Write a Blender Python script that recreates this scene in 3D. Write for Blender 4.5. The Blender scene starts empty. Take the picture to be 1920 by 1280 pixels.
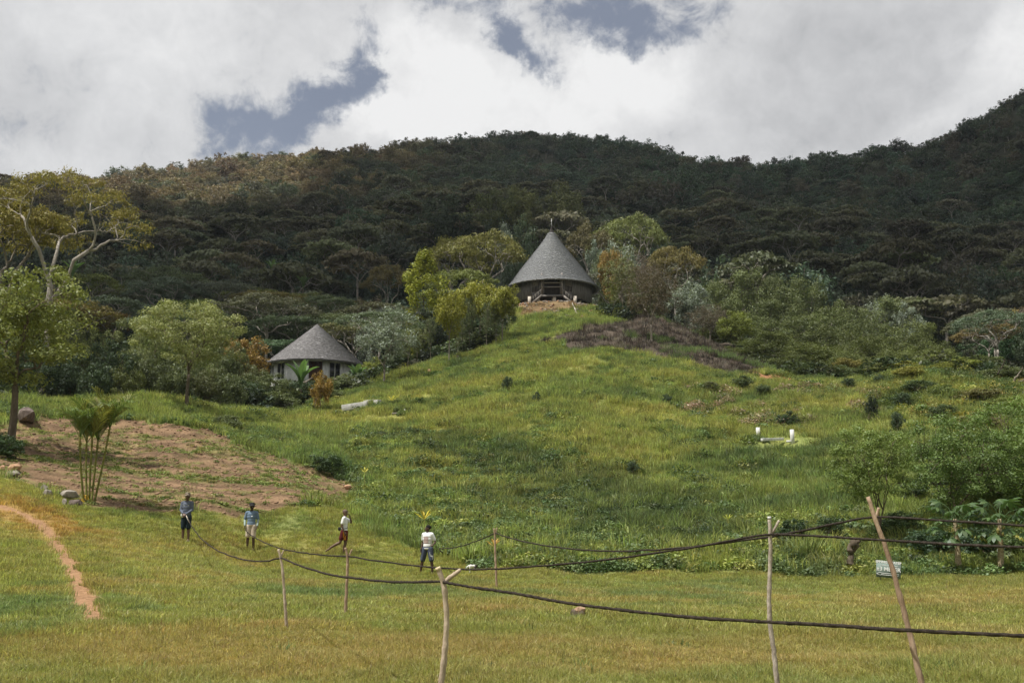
import bpy, bmesh, math, random
import numpy as np
from mathutils import Vector, Matrix

# ---------------------------------------------------------------- camera, world, sun
scene = bpy.context.scene
COL = scene.collection
R = math.radians
CAMZ, FPX, TH = 1.6, 1866.7, R(10.7)
CT, ST = math.cos(TH), math.sin(TH)

cam_data = bpy.data.cameras.new('camera')
cam = bpy.data.objects.new('camera', cam_data)
COL.objects.link(cam)
cam_data.sensor_width = 36.0
cam_data.lens = 35.0
cam_data.clip_start = 0.1
cam_data.clip_end = 6000.0
cam.location = (0, 0, CAMZ)
cam.rotation_euler = (R(90) + TH, 0, 0)
scene.camera = cam

scene.view_settings.view_transform = 'Standard'
scene.view_settings.look = 'None'
scene.view_settings.gamma = 1.0
scene.view_settings.use_curve_mapping = False
scene.view_settings.exposure = 0.30

SUN_DIR = Vector((-0.40, -0.20, 0.90)).normalized()      # towards the sun
SUN_EL = math.asin(SUN_DIR.z)
SUN_AZ = math.atan2(SUN_DIR.x, SUN_DIR.y)                # from +Y, clockwise
sun_data = bpy.data.lights.new('sun', 'SUN')
sun_data.energy = 5.0
sun_data.angle = R(0.55)
sun_data.color = (1.0, 0.955, 0.88)
sun = bpy.data.objects.new('sun', sun_data)
COL.objects.link(sun)
sun.rotation_euler = SUN_DIR.to_track_quat('Z', 'Y').to_euler()


def ray(px, py):
    """pixel of the 1920x1280 photograph -> direction with horizontal length 1"""
    u = px - 960.0
    v = 640.0 - py
    d = np.array([u, FPX * CT - v * ST, FPX * ST + v * CT], float)
    return d / math.hypot(d[0], d[1])


def at(px, py, d):
    r = ray(px, py)
    return np.array([r[0] * d, r[1] * d, CAMZ + r[2] * d])


def azel(px, py):
    r = ray(px, py)
    return math.atan2(r[0], r[1]), math.atan(r[2])


# ---- world: Nishita sky behind a broken cloud deck
world = bpy.data.worlds.new("World")
scene.world = world
world.use_nodes = True
wt = world.node_tree
wt.nodes.clear()
WN, WL = wt.nodes, wt.links


def wmath(op, a, b=None, c=None, clamp=False):
    n = WN.new('ShaderNodeMath')
    n.operation = op
    n.use_clamp = clamp
    for i, s in enumerate((a, b, c)):
        if s is None:
            continue
        if isinstance(s, (int, float)):
            n.inputs[i].default_value = s
        else:
            WL.new(s, n.inputs[i])
    return n.outputs[0]


sky = WN.new('ShaderNodeTexSky')
sky.sky_type = 'NISHITA'
sky.sun_disc = False
sky.sun_elevation = SUN_EL
sky.sun_rotation = SUN_AZ
sky.altitude = 300
sky.air_density = 1.0
sky.dust_density = 1.5
sky.ozone_density = 1.0
wtc = WN.new('ShaderNodeTexCoord')
wsep = WN.new('ShaderNodeSeparateXYZ')
WL.new(wtc.outputs['Generated'], wsep.inputs[0])
W_AZ = wmath('ARCTAN2', wsep.outputs[0], wsep.outputs[1])
W_EL = wmath('ARCSINE', wsep.outputs[2])
# domain warp so cloud edges curl
wn1 = WN.new('ShaderNodeTexNoise')
WL.new(wtc.outputs['Generated'], wn1.inputs['Vector'])
wn1.inputs['Scale'].default_value = 7.0
wn1.inputs['Detail'].default_value = 8.0
wn1.inputs['Roughness'].default_value = 0.62
wns = WN.new('ShaderNodeSeparateColor')
WL.new(wn1.outputs['Color'], wns.inputs[0])
WAZ2 = wmath('MULTIPLY_ADD', wmath('SUBTRACT', wns.outputs[0], 0.5), 0.20, W_AZ)
WEL2 = wmath('MULTIPLY_ADD', wmath('SUBTRACT', wns.outputs[1], 0.5), 0.16, W_EL)


def blob(px, py, rx, ry, rot=0.0, warp=True, power=1.0):
    """smooth patch of sky: 1 at its middle, 0 at its rim; rx, ry in photograph pixels"""
    az, el = azel(px, py)
    rx = rx / 1990.0
    ry = ry / 1990.0
    a = W_AZ if not warp else WAZ2
    e = W_EL if not warp else WEL2
    da = wmath('MULTIPLY', wmath('SUBTRACT', a, az), math.cos(el))
    de = wmath('SUBTRACT', e, el)
    c, s = math.cos(rot), math.sin(rot)
    x = wmath('ADD', wmath('MULTIPLY', da, c / rx), wmath('MULTIPLY', de, s / rx))
    y = wmath('ADD', wmath('MULTIPLY', da, -s / ry), wmath('MULTIPLY', de, c / ry))
    r2 = wmath('ADD', wmath('MULTIPLY', x, x), wmath('MULTIPLY', y, y))
    return wmath('EXPONENT', wmath('MULTIPLY', r2, -1.0 * power))


def noise_w(scale, detail=7.0, rough=0.6, dist=0.0, stretch=(1, 1, 1), off=(0, 0, 0)):
    mp = WN.new('ShaderNodeMapping')
    mp.inputs['Scale'].default_value = stretch
    mp.inputs['Location'].default_value = off
    WL.new(wtc.outputs['Generated'], mp.inputs['Vector'])
    n = WN.new('ShaderNodeTexNoise')
    WL.new(mp.outputs[0], n.inputs['Vector'])
    n.inputs['Scale'].default_value = scale
    n.inputs['Detail'].default_value = detail
    n.inputs['Roughness'].default_value = rough
    n.inputs['Distortion'].default_value = dist
    return n.outputs['Fac']


def acc(terms):
    s = None
    for w, t in terms:
        m = wmath('MULTIPLY', t, w)
        s = m if s is None else wmath('ADD', s, m)
    return s


fine = noise_w(9.0, 12.0, 0.64, 0.35)
broad = noise_w(2.6, 6.0, 0.55, 0.2, off=(3.1, 1.7, 0.4))
wisp = noise_w(30.0, 8.0, 0.68, 0.5)
gaps = acc([(0.80, blob(662, 130, 44, 80, 0.15)), (0.85, blob(605, 190, 70, 55, 0.3)), (0.85, blob(520, 232, 95, 48)), (0.45, blob(430, 225, 50, 45)),
            (0.70, blob(945, 62, 80, 40, -0.5)), (0.65, blob(1015, 108, 60, 34, -0.3)), (0.62, blob(1180, 42, 110, 48)), (0.62, blob(1310, 30, 120, 42)),
            (0.55, blob(1090, 5, 130, 30)), (0.45, blob(800, 8, 110, 22)), (0.50, blob(1160, 100, 34, 40)), (0.35, blob(760, 60, 60, 60))])
cum = acc([(0.90, blob(850, 200, 170, 88)), (0.80, blob(1140, 165, 150, 90)), (0.60, blob(700, 240, 80, 42)), (0.35, blob(1120, 90, 40, 60)), (0.3, blob(860, 110, 60, 30))])
dens = acc([(1.7, wmath('SUBTRACT', fine, 0.5)), (0.5, wmath('SUBTRACT', broad, 0.5)), (1.5, wmath('SUBTRACT', wisp, 0.5))])
dens = wmath('SUBTRACT', wmath('ADD', dens, 0.76), gaps)
dens = wmath('ADD', dens, wmath('MULTIPLY', cum, 0.32))
alpha_n = WN.new('ShaderNodeMapRange')
alpha_n.interpolation_type = 'SMOOTHSTEP'
WL.new(dens, alpha_n.inputs['Value'])
alpha_n.inputs['From Min'].default_value = -0.14
alpha_n.inputs['From Max'].default_value = 0.60
alpha_n.inputs['To Min'].default_value = 0.0
alpha_n.inputs['To Max'].default_value = 1.0
# brightness of the cloud itself
bright = acc([(3.4, wmath('SUBTRACT', fine, 0.5)), (1.8, wmath('SUBTRACT', wisp, 0.5)), (3.0, wmath('SUBTRACT', broad, 0.5)),
              (2.7, cum), (2.0, blob(1890, 110, 130, 70, 0.6)), (0.6, blob(330, 70, 320, 110)), (-1.3, blob(1600, 60, 240, 130, -.4)),
              (-0.7, blob(1520, 230, 200, 70)), (0.8, blob(80, 310, 260, 50)), (0.9, blob(1700, 260, 120, 40)), (1.0, blob(760, 90, 60, 50))])
bright = wmath('ADD', bright, 5.35)
bright = wmath('MINIMUM', wmath('MAXIMUM', bright, 2.8), 7.4)
crgb = WN.new('ShaderNodeMix')
crgb.data_type = 'RGBA'
crgb.inputs[6].default_value = (0.95, 0.975, 1.04, 1)
crgb.inputs[7].default_value = (1.0, 1.0, 1.0, 1)
WL.new(wmath('DIVIDE', bright, 7.2), crgb.inputs[0])
cvm = WN.new('ShaderNodeVectorMath')
cvm.operation = 'SCALE'
WL.new(crgb.outputs[2], cvm.inputs[0])
WL.new(bright, cvm.inputs[3])
# thin veil: even the gaps carry some white
veil = WN.new('ShaderNodeMix')
veil.data_type = 'RGBA'
veil.inputs[0].default_value = 0.72
veil.inputs[7].default_value = (2.15, 2.3, 2.7, 1)
WL.new(sky.outputs[0], veil.inputs[6])
wmix = WN.new('ShaderNodeMix')
wmix.data_type = 'RGBA'
WL.new(alpha_n.outputs[0], wmix.inputs[0])
WL.new(veil.outputs[2], wmix.inputs[6])
WL.new(cvm.outputs[0], wmix.inputs[7])
bg = WN.new('ShaderNodeBackground')
bg.inputs['Strength'].default_value = 0.1
WL.new(wmix.outputs[2], bg.inputs['Color'])
wo = WN.new('ShaderNodeOutputWorld')
WL.new(bg.outputs[0], wo.inputs['Surface'])

scene.cycles.max_bounces = 6
scene.cycles.diffuse_bounces = 3
scene.cycles.glossy_bounces = 2
scene.cycles.transmission_bounces = 3
scene.cycles.transparent_max_bounces = 4

rng = np.random.default_rng(11)
random.seed(5)


# ---------------------------------------------------------------- helpers
def tag(o, label=None, cat=None, group=None, kind=None):
    if label:
        o['label'] = label
    if cat:
        o['category'] = cat
    if group:
        o['group'] = group
    if kind:
        o['kind'] = kind
    return o


def empty(name, loc, rz=0.0):
    o = bpy.data.objects.new(name, None)
    o.empty_display_size = 0.3
    COL.objects.link(o)
    o.location = loc
    o.rotation_euler = (0, 0, rz)
    return o


def link(name, mesh, parent=None, loc=None, rz=0.0):
    o = bpy.data.objects.new(name, mesh)
    COL.objects.link(o)
    if parent:
        o.parent = parent
    if loc is not None:
        o.location = loc
    if rz:
        o.rotation_euler = (0, 0, rz)
    return o


class MB:
    """collects quads and triangles"""

    def __init__(self):
        self.v, self.q, self.t, self.r = [], [], [], []
        self.qm, self.tm = [], []
        self.n = 0

    def add(self, verts, quads=None, tris=None, rnd=None, mi=0):
        verts = np.asarray(verts, float).reshape(-1, 3)
        k = len(verts)
        self.v.append(verts)
        if rnd is None:
            rnd = np.full(k, random.random())
        self.r.append(np.asarray(rnd, float))
        if quads is not None and len(quads):
            q = np.asarray(quads, int).reshape(-1, 4) + self.n
            self.q.append(q)
            self.qm.append(np.full(len(q), mi))
        if tris is not None and len(tris):
            t = np.asarray(tris, int).reshape(-1, 3) + self.n
            self.t.append(t)
            self.tm.append(np.full(len(t), mi))
        self.n += k

    def tube(self, pts, radii, n=6, mi=0, cap=True, rnd=None):
        pts = np.asarray(pts, float)
        m = len(pts)
        radii = np.broadcast_to(np.asarray(radii, float), (m,))
        tg = np.gradient(pts, axis=0)
        tg /= np.linalg.norm(tg, axis=1)[:, None] + 1e-9
        ref = np.array([0.31, 0.95, 0.05]) if abs(tg[0][2]) > 0.7 else np.array([0, 0, 1.0])
        a = np.cross(tg, ref)
        a /= np.linalg.norm(a, axis=1)[:, None] + 1e-9
        b = np.cross(tg, a)
        an = np.linspace(0, 2 * math.pi, n, endpoint=False)
        ring = (a[:, None, :] * np.cos(an)[None, :, None] + b[:, None, :] * np.sin(an)[None, :, None]) * radii[:, None, None]
        V = (pts[:, None, :] + ring).reshape(-1, 3)
        i = np.arange(m - 1)[:, None] * n
        j = np.arange(n)[None, :]
        j2 = (j + 1) % n
        Q = np.stack([i + j, i + j2, i + n + j2, i + n + j], -1).reshape(-1, 4)
        T = None
        if cap:
            V = np.vstack([V, pts[0], pts[-1]])
            c0, c1 = m * n, m * n + 1
            jj = np.arange(n)
            jj2 = (jj + 1) % n
            T = np.vstack([np.stack([np.full(n, c0), jj2, jj], -1),
                           np.stack([np.full(n, c1), (m - 1) * n + jj, (m - 1) * n + jj2], -1)])
        self.add(V, Q, T, None if rnd is None else np.full(len(V), rnd), mi)

    def box(self, c, s, rz=0.0, mi=0, mat=None):
        x, y, z = s[0] / 2, s[1] / 2, s[2] / 2
        V = np.array([[-x, -y, -z], [x, -y, -z], [x, y, -z], [-x, y, -z], [-x, -y, z], [x, -y, z], [x, y, z], [-x, y, z]])
        if mat is not None:
            V = V @ np.asarray(mat).T
        if rz:
            cc, ss = math.cos(rz), math.sin(rz)
            V = V @ np.array([[cc, ss, 0], [-ss, cc, 0], [0, 0, 1]])
        V = V + np.asarray(c)
        self.add(V, [[0, 3, 2, 1], [4, 5, 6, 7], [0, 1, 5, 4], [1, 2, 6, 5], [2, 3, 7, 6], [3, 0, 4, 7]], mi=mi)

    def bar(self, p, q, w, h, mi=0):
        """rectangular bar from p to q"""
        p, q = np.asarray(p, float), np.asarray(q, float)
        d = q - p
        L = np.linalg.norm(d)
        d /= L
        up = np.array([0, 0, 1.0]) if abs(d[2]) < 0.95 else np.array([0, 1.0, 0])
        a = np.cross(d, up)
        a /= np.linalg.norm(a)
        b = np.cross(a, d)
        M = np.stack([a, d, b], 1)
        self.box((p + q) / 2, (w, L, h), mat=M, mi=mi)

    def ellipsoid(self, c, r, n=12, m=8, mi=0, mat=None):
        th = np.linspace(0, math.pi, m + 1)
        ph = np.linspace(0, 2 * math.pi, n, endpoint=False)
        V = np.stack([np.sin(th)[:, None] * np.cos(ph), np.sin(th)[:, None] * np.sin(ph), np.cos(th)[:, None] * np.ones(n)], -1).reshape(-1, 3) * np.asarray(r)
        if mat is not None:
            V = V @ np.asarray(mat).T
        i = np.arange(m)[:, None] * n
        j = np.arange(n)[None, :]
        j2 = (j + 1) % n
        Q = np.stack([i + j, i + n + j, i + n + j2, i + j2], -1).reshape(-1, 4)
        self.add(V + np.asarray(c), Q, mi=mi)

    def leaves(self, c, L, W, up=0.3, droop=0.0, mi=0, axis=None, rnd=None, out=None):
        """one rhombic leaf per centre"""
        c = np.asarray(c, float)
        n = len(c)
        if n == 0:
            return
        L = np.broadcast_to(L, (n,))
        W = np.broadcast_to(W, (n,))
        nz = rng.normal(size=(n, 3))
        if out is None:
            nz[:, 2] = np.abs(nz[:, 2]) + up * 2.0
        else:
            nz = nz * .55 + out * 1.25
            nz[:, 2] += up * .8
        nz /= np.linalg.norm(nz, axis=1)[:, None]
        a = rng.normal(size=(n, 3)) if axis is None else axis + rng.normal(size=(n, 3)) * 0.35
        a[:, 2] -= droop
        a -= nz * (a * nz).sum(1)[:, None]
        a /= np.linalg.norm(a, axis=1)[:, None] + 1e-9
        b = np.cross(nz, a)
        V = np.stack([c - a * L[:, None] * .5, c + b * W[:, None] * .5 + nz * W[:, None] * .12,
                      c + a * L[:, None] * .5, c - b * W[:, None] * .5 + nz * W[:, None] * .12], 1).reshape(-1, 3)
        r = rng.random(n) if rnd is None else rnd
        self.add(V, np.arange(4 * n).reshape(-1, 4), rnd=np.repeat(r, 4), mi=mi)

    def mesh(self, name, mats, smooth=False):
        me = bpy.data.meshes.new(name)
        V = np.concatenate(self.v) if self.v else np.zeros((0, 3))
        Q = np.concatenate(self.q) if self.q else np.zeros((0, 4), int)
        T = np.concatenate(self.t) if self.t else np.zeros((0, 3), int)
        me.vertices.add(len(V))
        me.vertices.foreach_set('co', V.astype(np.float32).ravel())
        nl = Q.size + T.size
        me.loops.add(nl)
        me.loops.foreach_set('vertex_index', np.concatenate([Q.ravel(), T.ravel()]).astype(np.int32))
        me.polygons.add(len(Q) + len(T))
        ls = np.concatenate([np.arange(len(Q)) * 4, Q.size + np.arange(len(T)) * 3]).astype(np.int32)
        me.polygons.foreach_set('loop_start', ls)
        mi = np.concatenate(self.qm + self.tm) if (self.qm or self.tm) else np.zeros(0)
        me.polygons.foreach_set('material_index', mi.astype(np.int32))
        if smooth:
            me.polygons.foreach_set('use_smooth', np.ones(len(Q) + len(T), bool))
        at_ = me.attributes.new('rnd', 'FLOAT', 'POINT')
        at_.data.foreach_set('value', np.concatenate(self.r).astype(np.float32) if self.r else np.zeros(0, np.float32))
        for m in (mats if isinstance(mats, (list, tuple)) else [mats]):
            me.materials.append(m)
        me.update(calc_edges=True)
        me.validate()
        return me


# ---- numpy value noise
def _hash(ix, iy, seed):
    h = (ix.astype(np.int64) * 374761393 + iy.astype(np.int64) * 668265263 + seed * 1442695041) & 0x7fffffff
    h = ((h ^ (h >> 13)) * 1274126177) & 0x7fffffff
    h = (h ^ (h >> 16)) & 0xffff
    return h / 65535.0


def vnoise(x, y, seed=0):
    x = np.asarray(x, float)
    y = np.asarray(y, float)
    ix, iy = np.floor(x), np.floor(y)
    fx, fy = x - ix, y - iy
    fx = fx * fx * (3 - 2 * fx)
    fy = fy * fy * (3 - 2 * fy)
    a, b = _hash(ix, iy, seed), _hash(ix + 1, iy, seed)
    c, d = _hash(ix, iy + 1, seed), _hash(ix + 1, iy + 1, seed)
    return (a * (1 - fx) + b * fx) * (1 - fy) + (c * (1 - fx) + d * fx) * fy


def fbm(x, y, seed=0, octs=4, gain=0.5):
    s, amp, tot = 0.0, 1.0, 0.0
    for k in range(octs):
        s = s + amp * vnoise(x * 2 ** k + 17.3 * k, y * 2 ** k - 9.1 * k, seed + k)
        tot += amp
        amp *= gain
    return s / tot


def sstep(a, b, x):
    t = np.clip((x - a) / (b - a), 0, 1)
    return t * t * (3 - 2 * t)


# ---------------------------------------------------------------- materials
def newmat(name):
    m = bpy.data.materials.new(name)
    m.use_nodes = True
    m.node_tree.nodes.clear()
    return m, m.node_tree.nodes, m.node_tree.links


def ramp(N, L, src, stops):
    r = N.new('ShaderNodeValToRGB')
    L.new(src, r.inputs[0])
    el = r.color_ramp.elements
    while len(el) < len(stops):
        el.new(0.5)
    for e, (p, c) in zip(el, stops):
        e.position = p
        e.color = (c[0], c[1], c[2], 1)
    return r.outputs[0]


def mix_rgb(N, L, fac, a, b, mode='MIX'):
    m = N.new('ShaderNodeMix')
    m.data_type = 'RGBA'
    m.blend_type = mode
    for i, s in ((0, fac), (6, a), (7, b)):
        if isinstance(s, (int, float)):
            m.inputs[i].default_value = s
        elif isinstance(s, tuple):
            m.inputs[i].default_value = (s[0], s[1], s[2], 1)
        else:
            L.new(s, m.inputs[i])
    return m.outputs[2]


def tex(N, L, scale, detail=4, rough=0.6, kind='Object', stretch=None, dist=0.0):
    tc = N.new('ShaderNodeTexCoord')
    if kind == 'World':
        g = N.new('ShaderNodeNewGeometry')
        src = g.outputs['Position']
    else:
        src = tc.outputs[kind]
    if stretch:
        mp = N.new('ShaderNodeMapping')
        mp.inputs['Scale'].default_value = stretch
        L.new(src, mp.inputs['Vector'])
        src = mp.outputs[0]
    n = N.new('ShaderNodeTexNoise')
    L.new(src, n.inputs['Vector'])
    n.inputs['Scale'].default_value = scale
    n.inputs['Detail'].default_value = detail
    n.inputs['Roughness'].default_value = rough
    n.inputs['Distortion'].default_value = dist
    return n.outputs['Fac']


def leaf_material(name, inst, gloss=0.02, trans=0.27, spread=0.7):
    """foliage: colour from the object (or from the scattered point), every leaf a little different"""
    m, N, L = newmat(name)
    if inst:
        a = N.new('ShaderNodeAttribute')
        a.attribute_type = 'INSTANCER'
        a.attribute_name = 'col'
        base = a.outputs['Color']
    else:
        a = N.new('ShaderNodeObjectInfo')
        base = a.outputs['Color']
    r = N.new('ShaderNodeAttribute')
    r.attribute_name = 'rnd'
    v = N.new('ShaderNodeMapRange')
    L.new(r.outputs['Fac'], v.inputs['Value'])
    v.inputs['To Min'].default_value = 1.0 - spread * 0.5
    v.inputs['To Max'].default_value = 1.0 + spread * 0.5
    hs = N.new('ShaderNodeHueSaturation')
    L.new(base, hs.inputs['Color'])
    L.new(v.outputs[0], hs.inputs['Value'])
    w = N.new('ShaderNodeTexWhiteNoise')
    w.noise_dimensions = '1D'
    L.new(r.outputs['Fac'], w.inputs['W'])
    h = N.new('ShaderNodeMapRange')
    L.new(w.outputs['Value'], h.inputs['Value'])
    h.inputs['To Min'].default_value = 0.480
    h.inputs['To Max'].default_value = 0.515
    L.new(h.outputs[0], hs.inputs['Hue'])
    col = hs.outputs[0]
    d = N.new('ShaderNodeBsdfDiffuse')
    L.new(col, d.inputs['Color'])
    t = N.new('ShaderNodeBsdfTranslucent')
    tcol = mix_rgb(N, L, 1.0, col, (1.10, 1.16, 0.74), 'MULTIPLY')
    L.new(tcol, t.inputs['Color'])
    s1 = N.new('ShaderNodeMixShader')
    s1.inputs[0].default_value = trans
    L.new(d.outputs[0], s1.inputs[1])
    L.new(t.outputs[0], s1.inputs[2])
    g = N.new('ShaderNodeBsdfGlossy')
    g.inputs['Roughness'].default_value = 0.5
    g.inputs['Color'].default_value = (0.9, 0.95, 1.0, 1)
    s2 = N.new('ShaderNodeMixShader')
    s2.inputs[0].default_value = gloss
    L.new(s1.outputs[0], s2.inputs[1])
    L.new(g.outputs[0], s2.inputs[2])
    o = N.new('ShaderNodeOutputMaterial')
    L.new(s2.outputs[0], o.inputs['Surface'])
    return m


def rough_material(name, stops, scale=4.0, detail=6, rough=0.85, bump=0.4, bscale=None, stretch=None, kind='Object', spec=0.25, tint=False, dist=0.0):
    m, N, L = newmat(name)
    n = tex(N, L, scale, detail, 0.65, kind, stretch, dist)
    c = ramp(N, L, n, stops)
    if tint:
        oi = N.new('ShaderNodeObjectInfo')
        c = mix_rgb(N, L, 1.0, c, oi.outputs['Color'], 'MULTIPLY')
    p = N.new('ShaderNodeBsdfPrincipled')
    L.new(c, p.inputs['Base Color'])
    p.inputs['Roughness'].default_value = rough
    p.inputs['Specular IOR Level'].default_value = spec
    if bump:
        n2 = tex(N, L, bscale or scale * 3, 5, 0.7, kind, stretch)
        b = N.new('ShaderNodeBump')
        b.inputs['Strength'].default_value = bump
        b.inputs['Distance'].default_value = 0.03
        L.new(n2, b.inputs['Height'])
        L.new(b.outputs[0], p.inputs['Normal'])
    o = N.new('ShaderNodeOutputMaterial')
    L.new(p.outputs[0], o.inputs['Surface'])
    return m


M_LEAF = leaf_material('leaf', False)
M_LEAF_I = leaf_material('leaf_scattered', True)
M_GLOSSY = leaf_material('glossy_leaf', False, gloss=0.03, trans=0.32)
M_GRASS = leaf_material('grass_blade', True, gloss=0.015, trans=0.45, spread=0.8)
M_BARK_PALE = rough_material('pale_bark', [(0.25, (0.11, 0.092, 0.072)), (0.6, (0.235, 0.205, 0.165)), (0.8, (0.36, 0.325, 0.27))], 3.0, stretch=(1, 1, 0.4))
M_BARK_WHITE = rough_material('whitish_bark', [(0.25, (0.15, 0.13, 0.11)), (0.6, (0.33, 0.30, 0.26)), (0.8, (0.48, 0.45, 0.40))], 3.0, stretch=(1, 1, 0.4))
M_BARK = rough_material('bark', [(0.3, (0.06, 0.045, 0.03)), (0.7, (0.17, 0.135, 0.10))], 4.0, stretch=(1, 1, 0.35))
M_BARK_DARK = rough_material('dark_bark', [(0.3, (0.03, 0.024, 0.018)), (0.7, (0.085, 0.065, 0.05))], 4.0, stretch=(1, 1, 0.35))

# ---------------------------------------------------------------- terrain
CP = []


def cp(*pts):
    for x, y, d in pts:
        p = at(x, y, d)
        CP.append((math.atan2(p[0], p[1]), d, p[2]))


def cz(*pts):
    for x, d, z in pts:
        CP.append((math.atan2(x - 960, FPX * CT + 352.7 * ST), d, z))


for x in (-700, -300, 0, 300, 650, 1000, 1400, 1900, 2300, 2700):
    cz((x, 4, 0), (x, 9, 0), (x, 15, 0))
cz((650, 22, 0.02), (1000, 22, 0), (1400, 22, 0), (1900, 22, 0), (1300, 29, 0), (1900, 29, 0), (2400, 29, 0), (700, 29, 0.05))
cp((928, 1103, 27), (535, 1182, 15.7), (650, 1155, 18.3), (347, 1016, 38), (468, 1031, 39.5), (640, 1043, 38), (800, 1079, 35.5),
   (1100, 1079, 35), (1300, 1080, 35), (1500, 1083, 35), (1800, 1080, 35.5), (1920, 1076, 36),
   (0, 1150, 20), (0, 1060, 28), (0, 1000, 34), (0, 940, 40), (180, 1160, 18), (100, 1000, 35), (250, 1050, 30),
   (-400, 1060, 28), (-400, 1000, 34), (-400, 930, 42))
cp((0, 900, 44), (0, 850, 52), (0, 800, 62), (0, 752, 76), (-400, 860, 55), (-400, 760, 78), (165, 942, 41.5), (200, 900, 47), (200, 850, 55),
   (200, 800, 65), (200, 750, 77), (400, 952, 42), (400, 900, 49), (400, 850, 57), (370, 800, 66), (350, 762, 75), (250, 750, 78), (430, 790, 72),
   (540, 945, 43), (540, 890, 52), (520, 830, 64), (560, 790, 78), (620, 760, 88), (640, 735, 98), (560, 742, 104), (600, 738, 112), (480, 765, 90))
cp((700, 1010, 40), (700, 950, 47), (700, 880, 58), (700, 800, 74), (700, 755, 86), (690, 722, 100), (760, 690, 108),
   (850, 1040, 38), (850, 960, 47), (850, 880, 58), (850, 800, 72), (850, 720, 90), (850, 672, 108), (850, 655, 120),
   (1035, 1030, 38.5), (1035, 970, 45), (1035, 880, 56), (1035, 790, 69), (1035, 710, 84), (1035, 660, 97), (1035, 620, 110), (1035, 578, 125), (1035, 566, 131),
   (960, 640, 110), (950, 590, 126), (940, 580, 138), (1120, 590, 124), (1130, 580, 136),
   (1250, 1030, 38.5), (1250, 960, 46), (1250, 880, 57), (1250, 790, 70), (1250, 710, 86), (1250, 655, 102), (1220, 610, 116), (1230, 595, 126),
   (1450, 1040, 38), (1450, 960, 46), (1450, 890, 55), (1450, 830, 64), (1450, 765, 78), (1450, 712, 92), (1350, 665, 104), (1460, 700, 102),
   (1620, 1060, 38), (1620, 980, 44), (1620, 890, 55), (1620, 810, 67), (1620, 745, 80), (1620, 712, 91),
   (1780, 1050, 38.5), (1780, 960, 46), (1780, 870, 56), (1780, 790, 68), (1780, 720, 82), (1760, 690, 92),
   (1920, 1040, 39), (1920, 960, 46), (1920, 880, 55), (1920, 800, 66), (1920, 745, 80), (1920, 725, 90),
   (2300, 1040, 39), (2300, 900, 55), (2300, 760, 80))
# behind the crests
cz((0, 95, 9.5), (200, 95, 10), (350, 95, 11), (500, 118, 17.0), (-500, 100, 9), (0, 125, 14), (250, 125, 15), (800, 130, 22), (680, 125, 19), (740, 118, 21),
   (1035, 142, 31.3), (1035, 165, 27), (900, 150, 27), (900, 165, 26), (1180, 150, 27), (1250, 150, 25), (2300, 112, 15))
cp((1400, 678, 120), (1400, 645, 138), (1400, 612, 158), (1510, 705, 112), (1510, 682, 128), (1510, 648, 150), (1620, 716, 110), (1620, 698, 128), (1620, 665, 152),
   (1740, 712, 112), (1740, 700, 130), (1740, 680, 155), (1920, 724, 112), (1920, 712, 130), (1920, 695, 155))
cp((0, 560, 230), (0, 460, 340), (0, 392, 640), (200, 640, 170), (200, 540, 240), (200, 440, 350), (200, 356, 620), (-500, 560, 240), (-500, 440, 350), (-500, 380, 650),
   (400, 640, 170), (400, 540, 240), (400, 440, 340), (400, 372, 480), (400, 330, 620), (600, 600, 185), (600, 520, 240), (600, 440, 320), (600, 362, 450), (600, 307, 600),
   (800, 520, 220), (800, 440, 300), (800, 365, 430), (800, 284, 590), (1000, 500, 225), (1000, 420, 300), (1000, 348, 430), (1000, 282, 580),
   (1100, 279, 580), (1200, 520, 215), (1200, 420, 300), (1200, 340, 420), (1220, 312, 560), (1420, 540, 210), (1420, 440, 300), (1420, 398, 400), (1440, 348, 520),
   (1600, 560, 210), (1600, 470, 300), (1600, 380, 400), (1600, 322, 510), (1780, 600, 200), (1780, 500, 290), (1780, 380, 400), (1780, 296, 490),
   (1920, 620, 200), (1920, 500, 290), (1920, 350, 400), (1920, 203, 480), (2400, 600, 200), (2400, 400, 330), (2400, 100, 500))
for x, z in ((-500, 190), (0, 190), (400, 200), (700, 205), (1000, 220), (1250, 200), (1450, 170), (1700, 190), (1920, 215), (2400, 260)):
    cz((x, 820, z), (x, 1600, z * 0.5))
CP = np.array(CP)
KA, KD, CC = 5.0, 2.2, 0.10


def _feat(az, d):
    return np.stack([az * KA, np.log(np.maximum(d, 2.0)) * KD], -1)


_P = _feat(CP[:, 0], CP[:, 1])
_A = np.sqrt(((_P[:, None] - _P[None]) ** 2).sum(-1) + CC * CC)
_W = np.linalg.solve(_A - np.eye(len(CP)) * 0.012, CP[:, 2] / (CP[:, 1] + 20))


def Hbase(X, Y):
    X = np.atleast_1d(np.asarray(X, float))
    Y = np.atleast_1d(np.asarray(Y, float))
    out = np.zeros(X.shape)
    xf, yf, of = X.ravel(), Y.ravel(), out.ravel()
    for s in range(0, len(xf), 20000):
        x, y = xf[s:s + 20000], yf[s:s + 20000]
        d = np.hypot(x, y)
        az = np.arctan2(x, y)
        azc = np.clip(az, -0.82, 0.82)
        f = _feat(azc, d)
        k = np.sqrt(((f[:, None] - _P[None]) ** 2).sum(-1) + CC * CC)
        q = (k @ _W) * (np.maximum(d, 2) + 20)
        fade = sstep(1.0, 2.6, np.abs(az))
        back = np.clip((d - 60) * 0.22, 0, 150)
        q = q * (1 - fade) + back * fade
        q = q * sstep(5, 12, d)
        of[s:s + 20000] = q
    return of.reshape(X.shape)


_hc = at(1035, 543, 137.0)
HUT_Z = at(1035, 567, 131)[2]


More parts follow.
